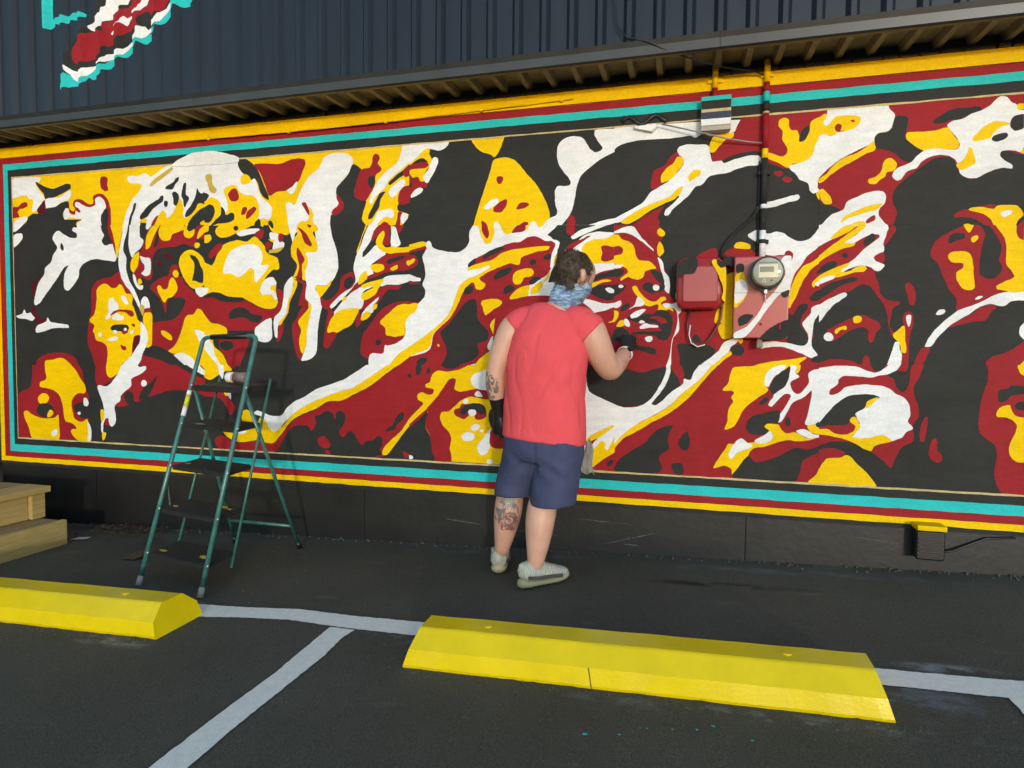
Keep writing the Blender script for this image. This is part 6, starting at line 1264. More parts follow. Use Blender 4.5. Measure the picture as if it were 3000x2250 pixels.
for k in range(3):
    a = math.pi/2 + k*2*math.pi/3; c0 = Vector((cx-.018, y-.001, cz-.047))
    tube(bm, [c0+Vector((math.cos(a+d)*.008, 0, math.sin(a+d)*.008)) for d in (-.7, -.35, 0, .35, .7)], [.0035, .004, .004, .0035, .001], 6)
build('white_symbol', bm, WHT, mp)
bm = bmesh.new(); tube(bm, [(cx+.018, y+.001, cz-.045), (cx+.018, y-.004, cz-.045)], .004, 10); build('reset_button', bm, BLKP, mp)
gm = bpy.data.materials.new('clear_meter_glass'); gm.use_nodes = True; gn = gm.node_tree.nodes; gl = gm.node_tree.links
gt = gn.new('ShaderNodeBsdfTransparent'); gt.inputs[0].default_value = (.96, .97, .95, 1); gg = gn.new('ShaderNodeBsdfGlossy'); gg.inputs['Roughness'].default_value = .05
gf = gn.new('ShaderNodeFresnel'); gf.inputs[0].default_value = 1.35; gx = gn.new('ShaderNodeMixShader')
gl.new(gf.outputs[0], gx.inputs[0]); gl.new(gt.outputs[0], gx.inputs[1]); gl.new(gg.outputs[0], gx.inputs[2]); gl.new(gx.outputs[0], gn['Material Output'].inputs['Surface'])
bm = bmesh.new(); tube(bm, [mc+Vector((0, -.040, 0)), mc+Vector((0, -.118, 0)), mc+Vector((0, -.130, 0)), mc+Vector((0, -.134, 0))], [.0815, .0805, .074, .060], 40); build('glass_cover', bm, gm, mp, True)
bm = bmesh.new(); box(bm, cx-.008, cx+.008, -.135, -.105, cz-.105, cz-.080, .003); tube(bm, [(cx, -.12, cz-.1), (cx+.003, -.122, cz-.155)], [.005, .002], 8); build('seal_tab', bm, GALV, mp)
# red rounded utility box
rb = empty('utility_box', (.0815, 0, 1.462)); tag(rb, 'red rounded plastic utility box with a black corner, left of the meter panel', 'box')
def rrect(w, h, r, n=6):
    out = []
    for cx_, cz_, a0 in ((w/2-r, h/2-r, 0), (-w/2+r, h/2-r, 90), (-w/2+r, -h/2+r, 180), (w/2-r, -h/2+r, 270)):
        for k in range(n+1):
            a = math.radians(a0+90*k/n); out.append((cx_+r*math.cos(a), cz_+r*math.sin(a)))
    return out
def prism(bm, secs):
    rg = [[bm.verts.new((x, y, z+zo)) for x, z in rrect(w_, h_, r_)] for (y, w_, h_, r_, zo) in secs]
    for a, b in zip(rg, rg[1:]):
        for k in range(len(a)): bm.faces.new((a[k], a[(k+1) % len(a)], b[(k+1) % len(b)], b[k]))
    bm.faces.new(rg[0]); bm.faces.new(rg[-1][::-1])
REDP = node_mat('red_box_paint', (.34, .018, .024), rough=.32, var=.05, scale=6, spec=.5)
bm = bmesh.new(); prism(bm, [(-.009, .250, .284, .045, .143), (-.060, .252, .286, .047, .143), (-.066, .252, .286, .047, .143), (-.094, .244, .276, .045, .143), (-.102, .228, .26, .04, .143)]); build('cover', bm, REDP, rb, True)
bm = bmesh.new(); prism(bm, [(-.100, .188, .20, .014, .136), (-.111, .182, .194, .012, .136), (-.113, .172, .184, .01, .136)]); build('raised_panel', bm, node_mat('faded_red_paint', (.40, .055, .065), rough=.4, var=.08, scale=5), rb)
o = paint_sheet('box_artwork', pb, -.1034, .0004, rb); o.location = (-.0815, 0, -1.462)
for za, zb_ in ((.195, .235), (.06, .095)):
    bm = bmesh.new(); box(bm, -.130, -.120, -.06, -.02, za, zb_, .003); build('hinge', bm, BLKP if za > .1 else PG, rb)
bm = bmesh.new(); tube(bm, [(-.05, -.03, .005), (-.062, -.035, -.09), (-.05, -.04, -.165), (-.005, -.04, -.20), (.05, -.035, -.175), (.09, -.03, -.11), (.115, -.02, -.05), (.125, -.02, .05), (.13, -.02, .2)], .0062, 8); build('cable_loop', bm, node_mat('red_cable', (.14, .016, .02), rough=.4), rb, True)
bm = bmesh.new(); tube(bm, [(-.046, -.043, -.085), (-.052, -.047, -.14), (-.04, -.048, -.185), (-.005, -.048, -.207), (.035, -.045, -.195)], .0032, 8); build('white_wire', bm, WHT, rb, True)
# black cable from conduit to the utility box
bm = bmesh.new(); tube(bm, [(.392, -.03, 2.03), (.352, -.028, 1.965), (.307, -.026, 1.922), (.255, -.026, 1.88), (.215, -.026, 1.83), (.195, -.026, 1.785), (.196, -.026, 1.742)], .008, 10); o = build('cable', bm, PK, None, True); tag(o, 'thick black cable curving from the conduit down to the red utility box', 'cable')
bm = bmesh.new(); box(bm, .20, .268, -.06, -.003, 1.70, 1.752, .01); tube(bm, [(.25, -.05, 1.745), (.25, -.05, 1.69)], .012, 10); o = build('cable_clamp', bm, PK, None); tag(o, 'black cable clamp in the gap between red utility box and meter panel', 'clamp')
# wall anchor and service wire
an = empty('wire_anchor', (-.23, -.001, 2.50)); tag(an, 'white painted wire anchor bracket on the black stripe near the overhang', 'bracket')
bm = bmesh.new(); vs_ = [(-.075, 0, .008), (.055, 0, .012), (.065, 0, -.002), (.035, 0, -.032), (-.07, 0, -.004)]
a_ = [bm.verts.new((x, -.010, z)) for x, y, z in vs_]; b_ = [bm.verts.new((x*.9, -.028, z*.9)) for x, y, z in vs_]
bm.faces.new(a_[::-1]); bm.faces.new(b_)
for k in range(5): bm.faces.new((a_[k], a_[(k+1) % 5], b_[(k+1) % 5], b_[k]))
build('bracket', bm, PW, an)
bm = bmesh.new(); loft(bm, [((-.14+.25*t/12, -.004, .045+.012*math.sin(t*.9)+.012*math.sin(t*.27*3.1)), .010+.007*random.random(), .008+.006*random.random()) for t in range(13)], (0, 0, 1), 10)
build('sealant', bm, KICK, an, True)
bm = bmesh.new(); tube(bm, [(-.146, -.04, 2.503), (.0, -.05, 2.456), (.10, -.055, 2.424), (.207, -.05, 2.391), (.32, -.035, 2.370), (.388, -.03, 2.36)], .0042, 8); o = build('service_wire', bm, node_mat('grey_wire', (.35, .30, .29), rough=.4, var=.2), None, True); tag(o, 'thin sagging wire from the white anchor to the conduit', 'wire')
bm = bmesh.new(); tube(bm, [(-.40, -.318, 3.6), (-.393, -.318, 3.087), (-.376, -.32, 2.935), (-.321, -.325, 2.863), (-.211, -.326, 2.827), (-.105, -.31, 2.775), (.05, -.22, 2.745), (.2, -.12, 2.74), (.33, -.06, 2.735), (.39, -.03, 2.72)], .0042, 8); o = build('drop_wire', bm, BLKP, None, True); tag(o, 'black wire dropping down the navy siding and under the overhang', 'wire')
# yellow painted cable stapled along the trim board
yc = empty('trim_cable', (-3.4, -.02, 2.675)); tag(yc, 'yellow painted cable stapled along the lower edge of the trim board', 'cable')
bm = bmesh.new(); pts = []
for i in range(40):
    t = i/39; pts.append((t*2.75, -.006-.002*math.sin(i), -.006+.028*t*t - .010*math.sin(math.pi*t) + random.uniform(-.0015, .0015)))
tube(bm, pts, .0052, 8); build('cable', bm, PY, yc, True)
for i in (3, 12, 22, 31, 38):
    bm = bmesh.new(); x, y, z = pts[i]; box(bm, x-.008, x+.008, -.016, .002, z-.012, z+.012, .002); build('staple', bm, PY, yc)
# flood lamp at the foot of the wall
fl = empty('floodlight', (1.25, 0, .155)); tag(fl, 'small black floodlight with a yellow visor, low on the black wall base', 'floodlight')
bm = bmesh.new(); prism(bm, [(-.03, .130, .150, .012, .085), (-.075, .132, .155, .012, .085), (-.082, .12, .14, .01, .085)]); build('housing', bm, BLKP, fl)
for i in range(5):
    bm = bmesh.new(); box(bm, -.058, .058, -.094, -.080, .030+i*.022, .034+i*.022, .001); build('cooling_fin', bm, BLKP, fl)
bm = bmesh.new(); box(bm, -.068, .068, -.098, .003, .163, .190, .009); build('visor', bm, PY, fl)
bm = bmesh.new(); box(bm, -.02, .02, -.04, .003, .03, .08, .004); build('wall_bracket', bm, BLKP, fl)
bm = bmesh.new(); tube(bm, [(.06, -.04, .045), (.12, -.02, .05), (.19, -.012, .085), (.27, -.010, .125), (.40, -.009, .14)], .006, 8); build('power_cord', bm, BLKP, fl, True)
# ------------------------------------------------------------------ parking stops
def parking_stop(x0, x1, label):
    e = empty('parking_stop', (0, 0, 0)); tag(e, label, 'parking stop', 'yellow concrete parking stops')
    sec = [(-1.563, 0.0), (-1.568, .012), (-1.556, .070), (-1.549, .076), (-1.494, .127), (-1.486, .131), (-1.374, .131), (-1.366, .127), (-1.311, .076), (-1.304, .070), (-1.292, .012), (-1.297, 0.0)]
    bm = bmesh.new(); L = x1-x0; k = 46; rg = []
    for i in range(k+1):
        t = i/k; ring_ = []
        for (y, z) in sec:
            s = z/.131*.042
            x = x0+s + (L-2*s)*t
            jy = noise.noise(Vector((x*9, y*20, z*20)))*.0022
            zz = z
            if z == 0: zz = random.uniform(-.004, .002)
            ring_.append(bm.verts.new((x, y+jy, gz(x)+zz+jy*.5)))
        rg.append(ring_)
    n = len(sec)
    for a, b in zip(rg, rg[1:]):
        for j in range(n): bm.faces.new((a[j], b[j], b[(j+1) % n], a[(j+1) % n]))
    bm.faces.new(rg[0]); bm.faces.new(rg[-1][::-1])
    build('body', bm, STOPY, e)
    for x in (x0+.30, x1-.30):
        bm = bmesh.new()
        z = gz(x)+.131
        tube(bm, [(x, -1.43, z-.004), (x, -1.43, z+.004)], .016, 14); build('anchor_pin', bm, STOPY, e)
    return e
s1 = parking_stop(-1.012, .668, 'yellow concrete parking stop in the foreground with a hairline crack in front')
bm = bmesh.new(); cx = -.30; pts = [(cx, .072), (cx+.004, .055), (cx+.009, .03), (cx+.014, .004)]
for a, b in zip(pts, pts[1:]):
    y = lambda z: -1.5685-.0028+.0125*max(0, (z-.012)/.058)
    q = [(a[0]-.0016, y(a[1]), a[1]+gz(cx)), (a[0]+.0016, y(a[1]), a[1]+gz(cx)), (b[0]+.0016, y(b[1]), b[1]+gz(cx)), (b[0]-.0016, y(b[1]), b[1]+gz(cx))]
    bm.faces.new([bm.verts.new(v) for v in q])
build('crack', bm, BLKP, s1)
parking_stop(-3.87, -2.165, 'yellow concrete parking stop at the left, in front of the ladder')
# ------------------------------------------------------------------ wooden stairs
stw = empty('wooden_stairs', (-4.0, -.45, gz(-4.0))); tag(stw, 'low pale timber steps climbing away along the wall, at the left edge', 'stairs')
def wbox(name, x0, x1, y0, y1, z0, z1, m, b=.004):
    bm = bmesh.new(); o = stw.location; box(bm, x0-o.x, x1-o.x, y0-o.y, y1-o.y, z0-o.z, z1-o.z, b); return build(name, bm, m, stw)
g0 = gz(-4.2)
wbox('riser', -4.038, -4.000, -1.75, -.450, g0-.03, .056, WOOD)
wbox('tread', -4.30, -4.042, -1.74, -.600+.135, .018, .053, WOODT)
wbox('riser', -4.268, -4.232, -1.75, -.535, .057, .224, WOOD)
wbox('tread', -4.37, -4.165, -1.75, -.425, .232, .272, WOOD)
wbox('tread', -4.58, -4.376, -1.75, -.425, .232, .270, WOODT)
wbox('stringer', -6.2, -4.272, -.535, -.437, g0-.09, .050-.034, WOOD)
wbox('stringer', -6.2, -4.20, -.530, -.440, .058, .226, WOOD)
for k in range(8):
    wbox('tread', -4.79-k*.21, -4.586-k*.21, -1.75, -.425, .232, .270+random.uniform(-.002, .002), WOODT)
wbox('post', -5.33, -5.235, -.155, -.062, gz(-5.2)-.03, .60, WOOD)
# ------------------------------------------------------------------ step ladder
LA = empty('stepladder', (-2.58, -.66, gz(-2.58))); tag(LA, 'teal metal stepladder with five black treads, spattered with paint', 'ladder')
LO = LA.location
def V3(*a): return Vector(a) - LO
A = Vector((-2.810, -1.030, gz(-2.81))); Bf = Vector((-2.340, -1.112, gz(-2.34)))
HL = Vector((-2.785, -.565, 1.255)); HR = Vector((-2.318, -.690, 1.262))
RR = Vector((-2.337, -.252, gz(-2.337))); RL = Vector((-2.844, -.222, gz(-2.844)))
def lerp(a, b, t): return a + (b-a)*t
def arc(a, b, c, n=6):
    return [(a*(1-t)**2 + b*2*t*(1-t) + c*t*t) for t in [i/n for i in range(n+1)]]
topL = HL + (HL-A).normalized()*.032; topR = HR + (HR-Bf).normalized()*.032
side = (topR-topL).normalized()
path = [A, lerp(A, HL, .5)] + arc(HL, topL, topL+side*.06) + arc(topR-side*.06, topR, HR) + [lerp(Bf, HR, .5), Bf]
bm = bmesh.new(); tube(bm, [q-LO for q in path], .0125, 12); build('front_frame', bm, TEALM, LA, True)
bm = bmesh.new(); a, b = lerp(topL, topR, .17), lerp(topL, topR, .83); tube(bm, [a-LO, b-LO], .0165, 12); build('hand_grip', bm, BLKP, LA, True)
zt = [.100, .326, .555, .785, 1.003]
dl = (HL-A); dr = (HR-Bf)
bk = Vector((.01, .205, 0))
for i, z in enumerate(zt):
    l = A + dl*((z-A.z)/dl.z); r = Bf + dr*((z-Bf.z)/dr.z)
    d = bk.copy()
    if i == 4: d = Vector((.012, .235, 0))
    ins = (r-l).normalized()*.016
    f0, f1 = l+ins, r-ins; b0, b1 = l+ins*1.3+d+Vector((0, 0, .012)), r-ins*1.3+d+Vector((0, 0, .012))
    bm = bmesh.new(); th = Vector((0, 0, -.026 if i < 4 else -.034))
    tv = [bm.verts.new(q-LO) for q in (f0, f1, b1, b0)]; bv = [bm.verts.new(q+th-LO) for q in (f0, f1, b1, b0)]
    bm.faces.new(tv); bm.faces.new(bv[::-1])
    for k in range(4): bm.faces.new((tv[k], bv[k], bv[(k+1) % 4], tv[(k+1) % 4]))
    bmesh.ops.bevel(bm, geom=bm.edges[:], offset=.004, segments=2, affect='EDGES')
    tr = build('tread' if i < 4 else 'top_platform', bm, BLKR, LA)
    up = Vector((0, 0, .0032))
    # worn paint patches on the tread tops
    for (s, t, sz) in ([(.12, .25, .035), (.80, .35, .05)] if i == 0 else [(.75, .75, .06), (.9, .7, .035), (.12, .3, .03)] if i == 1 else [(.15, .3, .04), (.62, .05, .012)] if i == 2 else [(.3, .08, .05)] if i == 3 else [(.1, .1, .02), (.2, .12, .015)]):
        c = lerp(lerp(f0, f1, s), lerp(b0, b1, s), t)+up-LO; bm = bmesh.new()
        ring_ = [bm.verts.new(c + side*math.cos(a_)*sz*random.uniform(.55, 1.1) + Vector((0, .45, .026))*math.sin(a_)*sz*random.uniform(.5, 1.1)) for a_ in [2*math.pi*k/11 for k in range(11)]]
        bm.faces.new(ring_); build('worn_patch', bm, PO if i < 2 else PG, tr)
    for q in (l, r):
        bm = bmesh.new(); tube(bm, [q-side*.014-LO, q+side*.014-LO], .008, 10); build('rivet', bm, GALV, LA, True)
# inner stiles that carry the back of the treads
for (p0, dd, s) in ((A, dl, 1), (Bf, dr, -1)):
    q = lambda z: p0 + dd*((z-p0.z)/dd.z) + bk + side*.012*s
    bm = bmesh.new(); tube(bm, [q(.03)-LO, q(1.045)-LO], .009, 8, True, .75); build('inner_stile', bm, TEALM, LA, True)
# rear legs with crossbar and feet
pL = A + dl*((.985-A.z)/dl.z) + Vector((.02, .012, 0)); pR = Bf + dr*((.985-Bf.z)/dr.z) + Vector((-.012, .012, 0))
for a, b in ((pL, RL), (pR, RR)):
    bm = bmesh.new(); tube(bm, [a-LO, b-LO], .0125, 10, True, .8); build('rear_leg', bm, TEALM, LA, True)
q0 = lerp(pL, RL, .84); q1 = lerp(pR, RR, .84)
bm = bmesh.new(); tube(bm, [q0-LO, q1-LO], .010, 10); build('crossbar', bm, TEALM, LA, True)
for q, dv in ((A, dl), (Bf, dr), (RL, pL-RL), (RR, pR-RR)):
    u = dv.normalized(); bm = bmesh.new(); tube(bm, [q-LO+Vector((0, 0, .002)), q-LO+u*.052], [.0165, .0145], 12); build('rubber_foot', bm, BLKP if q is not A and q is not Bf else PG, LA, True)
# sticker on the left front rail
bm = bmesh.new()
t0, t1, t2, t3 = .655, .69, .74, .785
for (u0, u1, m) in ((t0, t1, 0), (t1, t2, 1), (t2, t3, 0)): pass
def sleeve(u0, u1): 
    bm = bmesh.new(); tube(bm, [A+dl*u0-LO, A+dl*u1-LO], .0134, 12, True); return bm
YEL = node_mat('yellow_label', (.75, .68, .02), rough=.4)
build('warning_label', sleeve(.675, .715), WHT, LA, True); build('warning_label', sleeve(.715, .765), YEL, LA, True); build('warning_label', sleeve(.765, .785), WHT, LA, True)
# spray can lying on the platform
zc = 1.003+.012+.036
cn = empty('spray_can', (-2.52, -.60, zc)); tag(cn, 'small paint can with white lid lying on its side on the ladder platform', 'spray can')
bm = bmesh.new(); tube(bm, [(-.068, 0, 0), (-.062, 0, 0), (-.060, 0, 0), (-.025, 0, 0), (-.022, 0, 0)], [.022, .030, .031, .031, .029], 20); build('lid', bm, WHT, cn, True)
bm = bmesh.new(); tube(bm, [(-.022, .0, 0), (-.012, 0, 0), (-.004, 0, 0)], [.026, .031, .0315], 20); build('shoulder', bm, node_mat('peach_band', (.60, .33, .22), rough=.35), cn, True)
bm = bmesh.new(); tube(bm, [(-.004, 0, 0), (.075, 0, 0), (.079, 0, 0)], [.0315, .0315, .028], 20); build('body', bm, node_mat('brown_grey_can', (.26, .19, .18), rough=.25, var=.2, scale=30), cn, True)
cn.rotation_euler = (0, 0, math.radians(-8))
# ------------------------------------------------------------------ litter on the ground
def scrap(name, x, y, pts, mat, label, cat, h=.004):
    bm = bmesh.new(); t = [bm.verts.new((a, b, c+h)) for a, b, c in pts]; bm.faces.new(t)
    bmesh.ops.solidify(bm, geom=bm.faces[:], thickness=.0015)
    o = build(name, bm, mat); o.location = (x, y, gz(x)+.002); return tag(o, label, cat)
scrap('cardboard_scrap', -3.234, -.63, [(-.075, -.045, 0), (.03, -.05, .004), (.07, .05, .03), (-.02, .055, .025)], node_mat('cardboard', (.26, .155, .09), rough=.8), 'torn brown cardboard scrap lying behind the left ladder foot', 'litter')
scrap('paper_scrap', -4.0, -.36, [(-.05, -.03, 0), (.06, -.01, .006), (.07, .03, .012), (-.03, .02, .004)], WHT, 'white paper scrap on the ground by the wooden steps', 'litter')
bm = bmesh.new()
LEAF = node_mat('dry_brown_leaves', (.12, .05, .02), rough=.8, var=.3, scale=40)
for i in range(260):
    x = -3.85+random.gauss(0, .28); y = -.06-abs(random.gauss(0, .09)); c = Vector((x, y, gz(x)+.006+random.uniform(0, .03)))
    M_ = Matrix.Rotation(random.uniform(0, 6.3), 3, 'Z') @ Matrix.Rotation(random.uniform(-.7, .7), 3, 'X')
    s = random.uniform(.008, .022)
    bm.faces.new([bm.verts.new(c + M_ @ Vector(v)*s) for v in ((-1, 0, 0), (0, -.5, .1), (1, 0, .25), (0, .5, .1))])
o = build('dry_leaves', bm, LEAF, recalc=False); tag(o, 'drift of dry brown leaves against the wall base', 'leaves', kind='stuff')
bm = bmesh.new()
for i in range(900):
    k = random.random()
    if k < .42: x = random.uniform(-4.6, 2.6); y = -abs(random.gauss(0, .03)) - .004; s = random.uniform(.002, .008)
    elif k < .6: x = random.choice([random.uniform(-1.1, .75), random.uniform(-3.2, -2.1)]); y = -1.575-abs(random.gauss(0, .03)); s = random.uniform(.0015, .005)
    else: x = random.uniform(-4.2, 2.2); y = random.uniform(-2.9, -.1); s = random.uniform(.0012, .0042)
    m4 = Matrix.Translation((x, y, gz(x)+s*.4)) @ Matrix.Rotation(random.uniform(0, 6), 4, 'Z') @ Matrix.Diagonal((1, random.uniform(.6, 1), .7, 1))
    bmesh.ops.create_icosphere(bm, subdivisions=1, radius=s, matrix=m4)
o = build('gravel', bm, node_mat('pale_grit', (.14, .133, .115), rough=.9, var=.3, scale=50), None); tag(o, 'pale grit and crumbs scattered on the asphalt', 'gravel', kind='stuff')
bm = bmesh.new()
for (x, y, s) in [(-0.2688, -1.8417, 0.008), (-0.1641, -1.8211, 0.004), (-0.0066, -1.7573, 0.004), (0.0667, -1.742, 0.005), (0.1171, -1.7109, 0.006), (0.2266, -1.7633, 0.005), (-0.1038, -1.7713, 0.003), (-0.0831, -1.7693, 0.003)]:
    bm.faces.new([bm.verts.new((x+math.cos(a)*s*random.uniform(.6, 1.2), y+math.sin(a)*s*random.uniform(.6, 1.2), gz(x)+.0035)) for a in [2*math.pi*k/9 for k in range(9)]])
o = build('paint_drips', bm, PT, recalc=False); tag(o, 'teal paint drips spotted on the asphalt before the yellow stop', 'paint drips', kind='stuff')
# ------------------------------------------------------------------ the painter
PX, PYY = -.72, -.54; PZ = gz(PX)
PE = empty('person', (PX, PYY, PZ)); tag(PE, 'person in a coral sleeveless shirt and navy shorts painting the mural, seen from behind', 'person')
PO_ = Vector((PX, PYY, PZ))
def q_(x, y, z): return (x-PX, y-PYY, z-PZ)
def key(L): return [(q_(*k[0]), k[1], k[2]) for k in L]
def skin_mat():
    m = node_mat('skin', (.66, .375, .275), rough=.5, var=.06, scale=9, bump=.08, bscale=90, rgb2=(.58, .30, .215))
    n = m.node_tree.nodes; l = m.node_tree.links; b = n['Principled BSDF']
    b.inputs['Subsurface Weight'].default_value = .08; b.inputs['Subsurface Radius'].default_value = (.012, .005, .003)
    tc = n.new('ShaderNodeTexCoord'); col = b.inputs['Base Color'].links[0].from_socket
    def ink(col, c, rad, dark, lo, hi, sc, noff):
        # tattoo: ink shapes (warped cells) inside a patch of skin around c
        sub = n.new('ShaderNodeVectorMath'); sub.operation = 'SUBTRACT'; sub.inputs[1].default_value = c; l.new(tc.outputs['Object'], sub.inputs[0])
        sca = n.new('ShaderNodeVectorMath'); sca.operation = 'MULTIPLY'; sca.inputs[1].default_value = rad; l.new(sub.outputs[0], sca.inputs[0])
        ln = n.new('ShaderNodeVectorMath'); ln.operation = 'LENGTH'; l.new(sca.outputs[0], ln.inputs[0])
        nz = n.new('ShaderNodeTexNoise'); nz.inputs['Scale'].default_value = 30; nz.inputs['Detail'].default_value = 3; l.new(tc.outputs['Object'], nz.inputs['Vector'])
        ad = n.new('ShaderNodeMath'); ad.operation = 'MULTIPLY_ADD'; ad.inputs[1].default_value = .7; l.new(nz.outputs['Fac'], ad.inputs[0]); l.new(ln.outputs['Value'], ad.inputs[2])
        r1 = n.new('ShaderNodeValToRGB'); r1.color_ramp.elements[0].position = 1.15; r1.color_ramp.elements[1].position = 1.0
        lt = n.new('ShaderNodeMath'); lt.operation = 'LESS_THAN'; lt.inputs[1].default_value = 1.3; l.new(ad.outputs[0], lt.inputs[0])
        n2 = n.new('ShaderNodeTexNoise'); n2.inputs['Scale'].default_value = sc; n2.inputs['Detail'].default_value = 5; n2.inputs['Distortion'].default_value = 1.5
        of = n.new('ShaderNodeVectorMath'); of.operation = 'ADD'; of.inputs[1].default_value = (noff, noff, noff); l.new(tc.outputs['Object'], of.inputs[0]); l.new(of.outputs[0], n2.inputs['Vector'])
        r2 = n.new('ShaderNodeValToRGB'); r2.color_ramp.elements[0].position = lo; r2.color_ramp.elements[1].position = hi; l.new(n2.outputs['Fac'], r2.inputs[0])
        mu = n.new('ShaderNodeMath'); mu.operation = 'MULTIPLY'; l.new(lt.outputs[0], mu.inputs[0]); l.new(r2.outputs[0], mu.inputs[1])
        x = n.new('ShaderNodeMix'); x.data_type = 'RGBA'; l.new(mu.outputs[0], x.inputs[0]); l.new(col, x.inputs[6]); x.inputs[7].default_value = (*dark, 1)
        n.remove(r1)
        return x.outputs[2]
    c1 = q_(-.985, -.545, 1.035); c2 = q_(-.888, -.52, .355)
    col = ink(col, c1, (16, 12, 12), (.16, .13, .125), .44, .52, 34, 0.0)
    col = ink(col, c2, (15, 12, 9.5), (.17, .16, .165), .42, .56, 26, 3.0)
    col = ink(col, q_(-.888, -.52, .325), (18, 14, 14), (.24, .09, .085), .45, .55, 36, 7.0)
    col = ink(col, q_(-.872, -.52, .425), (22, 16, 22), (.20, .30, .28), .46, .58, 30, 5.0)
    col = ink(col, q_(-.345, -.33, 1.14), (18, 14, 14), (.20, .14, .11), .46, .54, 34, 9.0)
    l.new(col, b.inputs['Base Color'])
    return m
SKIN = skin_mat()
fdir = Vector((math.sin(math.radians(38)), math.cos(math.radians(38)), -.16)).normalized()   # where the face looks
fs = fdir.cross(Vector((0, 0, 1))).normalized()                                            # to the person's right
fu = fs.cross(fdir).normalized()
HC = Vector(q_(-.555, -.445, 1.615))
def hp(f, s, u): return HC + fdir*f + fs*s + fu*u
bm = bmesh.new()
# torso, neck and head
loft(bm, spl(key([((-.69, -.525, .80), .165, .125), ((-.695, -.525, .92), .17, .128), ((-.695, -.515, 1.06), .168, .122), ((-.69, -.500, 1.22), .18, .118), ((-.672, -.485, 1.34), .185, .105), ((-.655, -.475, 1.40), .13, .085), ((-.635, -.468, 1.44), .072, .068)])))
loft(bm, spl(key([((-.655, -.478, 1.38), .085, .075), ((-.625, -.465, 1.46), .064, .064), ((-.585, -.452, 1.56), .060, .062)])))
loft(bm, [(hp(-.088, 0, .01), .030, .040), (hp(-.078, 0, .012), .055, .066), (hp(-.05, 0, .015), .070, .088), (hp(-.01, 0, .018), .075, .100), (hp(.03, 0, .012), .073, .102), (hp(.065, 0, -.004), .064, .098), (hp(.088, 0, -.018), .048, .082), (hp(.098, 0, -.02), .03, .06)], fs, 24)
loft(bm, [(hp(.05, 0, -.06), .05, .05), (hp(.07, 0, -.095), .036, .034)], fs)                 # jaw and chin
loft(bm, [(hp(.088, 0, .012), .008, .008), (hp(.108, 0, -.012), .011, .011), (hp(.122, 0, -.030), .014, .012), (hp(.112, 0, -.040), .016, .010)], fs, 10)   # nose
loft(bm, [(hp(.089, -.048, .022), .006, .008), (hp(.099, 0, .026), .007, .009), (hp(.089, .048, .022), .006, .008)], fdir, 10)    # brow
for s in (-1, 1):                                                                           # ears
    loft(bm, [(hp(-.012, .070*s, -.040), .010, .010), (hp(-.016, .082*s, -.030), .014, .010), (hp(-.020, .088*s, -.008), .019, .010), (hp(-.022, .086*s, .012), .017, .009), (hp(-.014, .078*s, .022), .010, .007)], fdir, 12)
# right arm: shoulder, elbow, forearm towards the wall
loft(bm, spl(key([((-.540, -.480, 1.375), .080, .074), ((-.480, -.492, 1.345), .084, .080), ((-.442, -.490, 1.275), .080, .078), ((-.404, -.460, 1.190), .069, .070), ((-.372, -.415, 1.128), .058, .058), ((-.348, -.345, 1.150), .055, .055), ((-.324, -.250, 1.188), .046, .044), ((-.307, -.170, 1.220), .032, .030), ((-.303, -.135, 1.234), .030, .028)])), (0, 0, 1))
# left arm hanging
loft(bm, spl(key([((-.790, -.480, 1.375), .070, .066), ((-.865, -.495, 1.350), .072, .070), ((-.905, -.515, 1.275), .066, .068), ((-.935, -.530, 1.190), .058, .060), ((-.955, -.538, 1.110), .051, .053), ((-.960, -.532, 1.045), .052, .052), ((-.955, -.515, .965), .042, .041), ((-.948, -.498, .885), .028, .027), ((-.947, -.494, .862), .027, .026)])), (1, 0, 0))
# legs
loft(bm, spl(key([((-.775, -.525, .86), .10, .11), ((-.800, -.520, .74), .092, .10), ((-.835, -.500, .60), .080, .086), ((-.872, -.482, .485), .064, .066), ((-.886, -.482, .425), .074, .074), ((-.896, -.488, .345), .075, .075), ((-.914, -.478, .24), .060, .060), ((-.932, -.462, .15), .043, .043), ((-.957, -.418, .085), .034, .038), ((-.961, -.408, .03), .032, .040)])))
loft(bm, spl(key([((-.615, -.530, .86), .10, .11), ((-.632, -.545, .74), .094, .102), ((-.655, -.560, .60), .082, .088), ((-.676, -.572, .485), .068, .070), ((-.684, -.585, .425), .076, .076), ((-.692, -.602, .345), .076, .078), ((-.698, -.618, .24), .062, .064), ((-.706, -.625, .15), .045, .046), ((-.715, -.612, .085), .036, .040), ((-.716, -.608, .03), .033, .042)])))
loft(bm, key([((-.69, -.525, .95), .17, .125), ((-.695, -.527, .84), .17, .13), ((-.695, -.53, .76), .13, .11)]))
body = remeshed('body', bm, .0075, SKIN, PE, 5, .5)
# eyes
EYE = node_mat('eye_white', (.75, .73, .70), rough=.2, var=.02); IRI = node_mat('dark_iris', (.03, .02, .015), rough=.2)
for s in (-1, 1):
    bm = bmesh.new(); bmesh.ops.create_uvsphere(bm, u_segments=12, v_segments=8, radius=.012, matrix=Matrix.Translation(hp(.083, .032*s, .002))); e_ = build('eye', bm, EYE, body, True)
    bm = bmesh.new(); bmesh.ops.create_uvsphere(bm, u_segments=10, v_segments=6, radius=.006, matrix=Matrix.Translation(hp(.0915, .032*s, .002))); build('iris', bm, IRI, e_, True)
bm = bmesh.new(); loft(bm, [(hp(.092, -.022, -.068), .004, .004), (hp(.101, 0, -.066), .006, .007), (hp(.092, .022, -.068), .004, .004)], fdir, 10); build('mouth', bm, node_mat('lips', (.45, .18, .15), rough=.45), body, True)
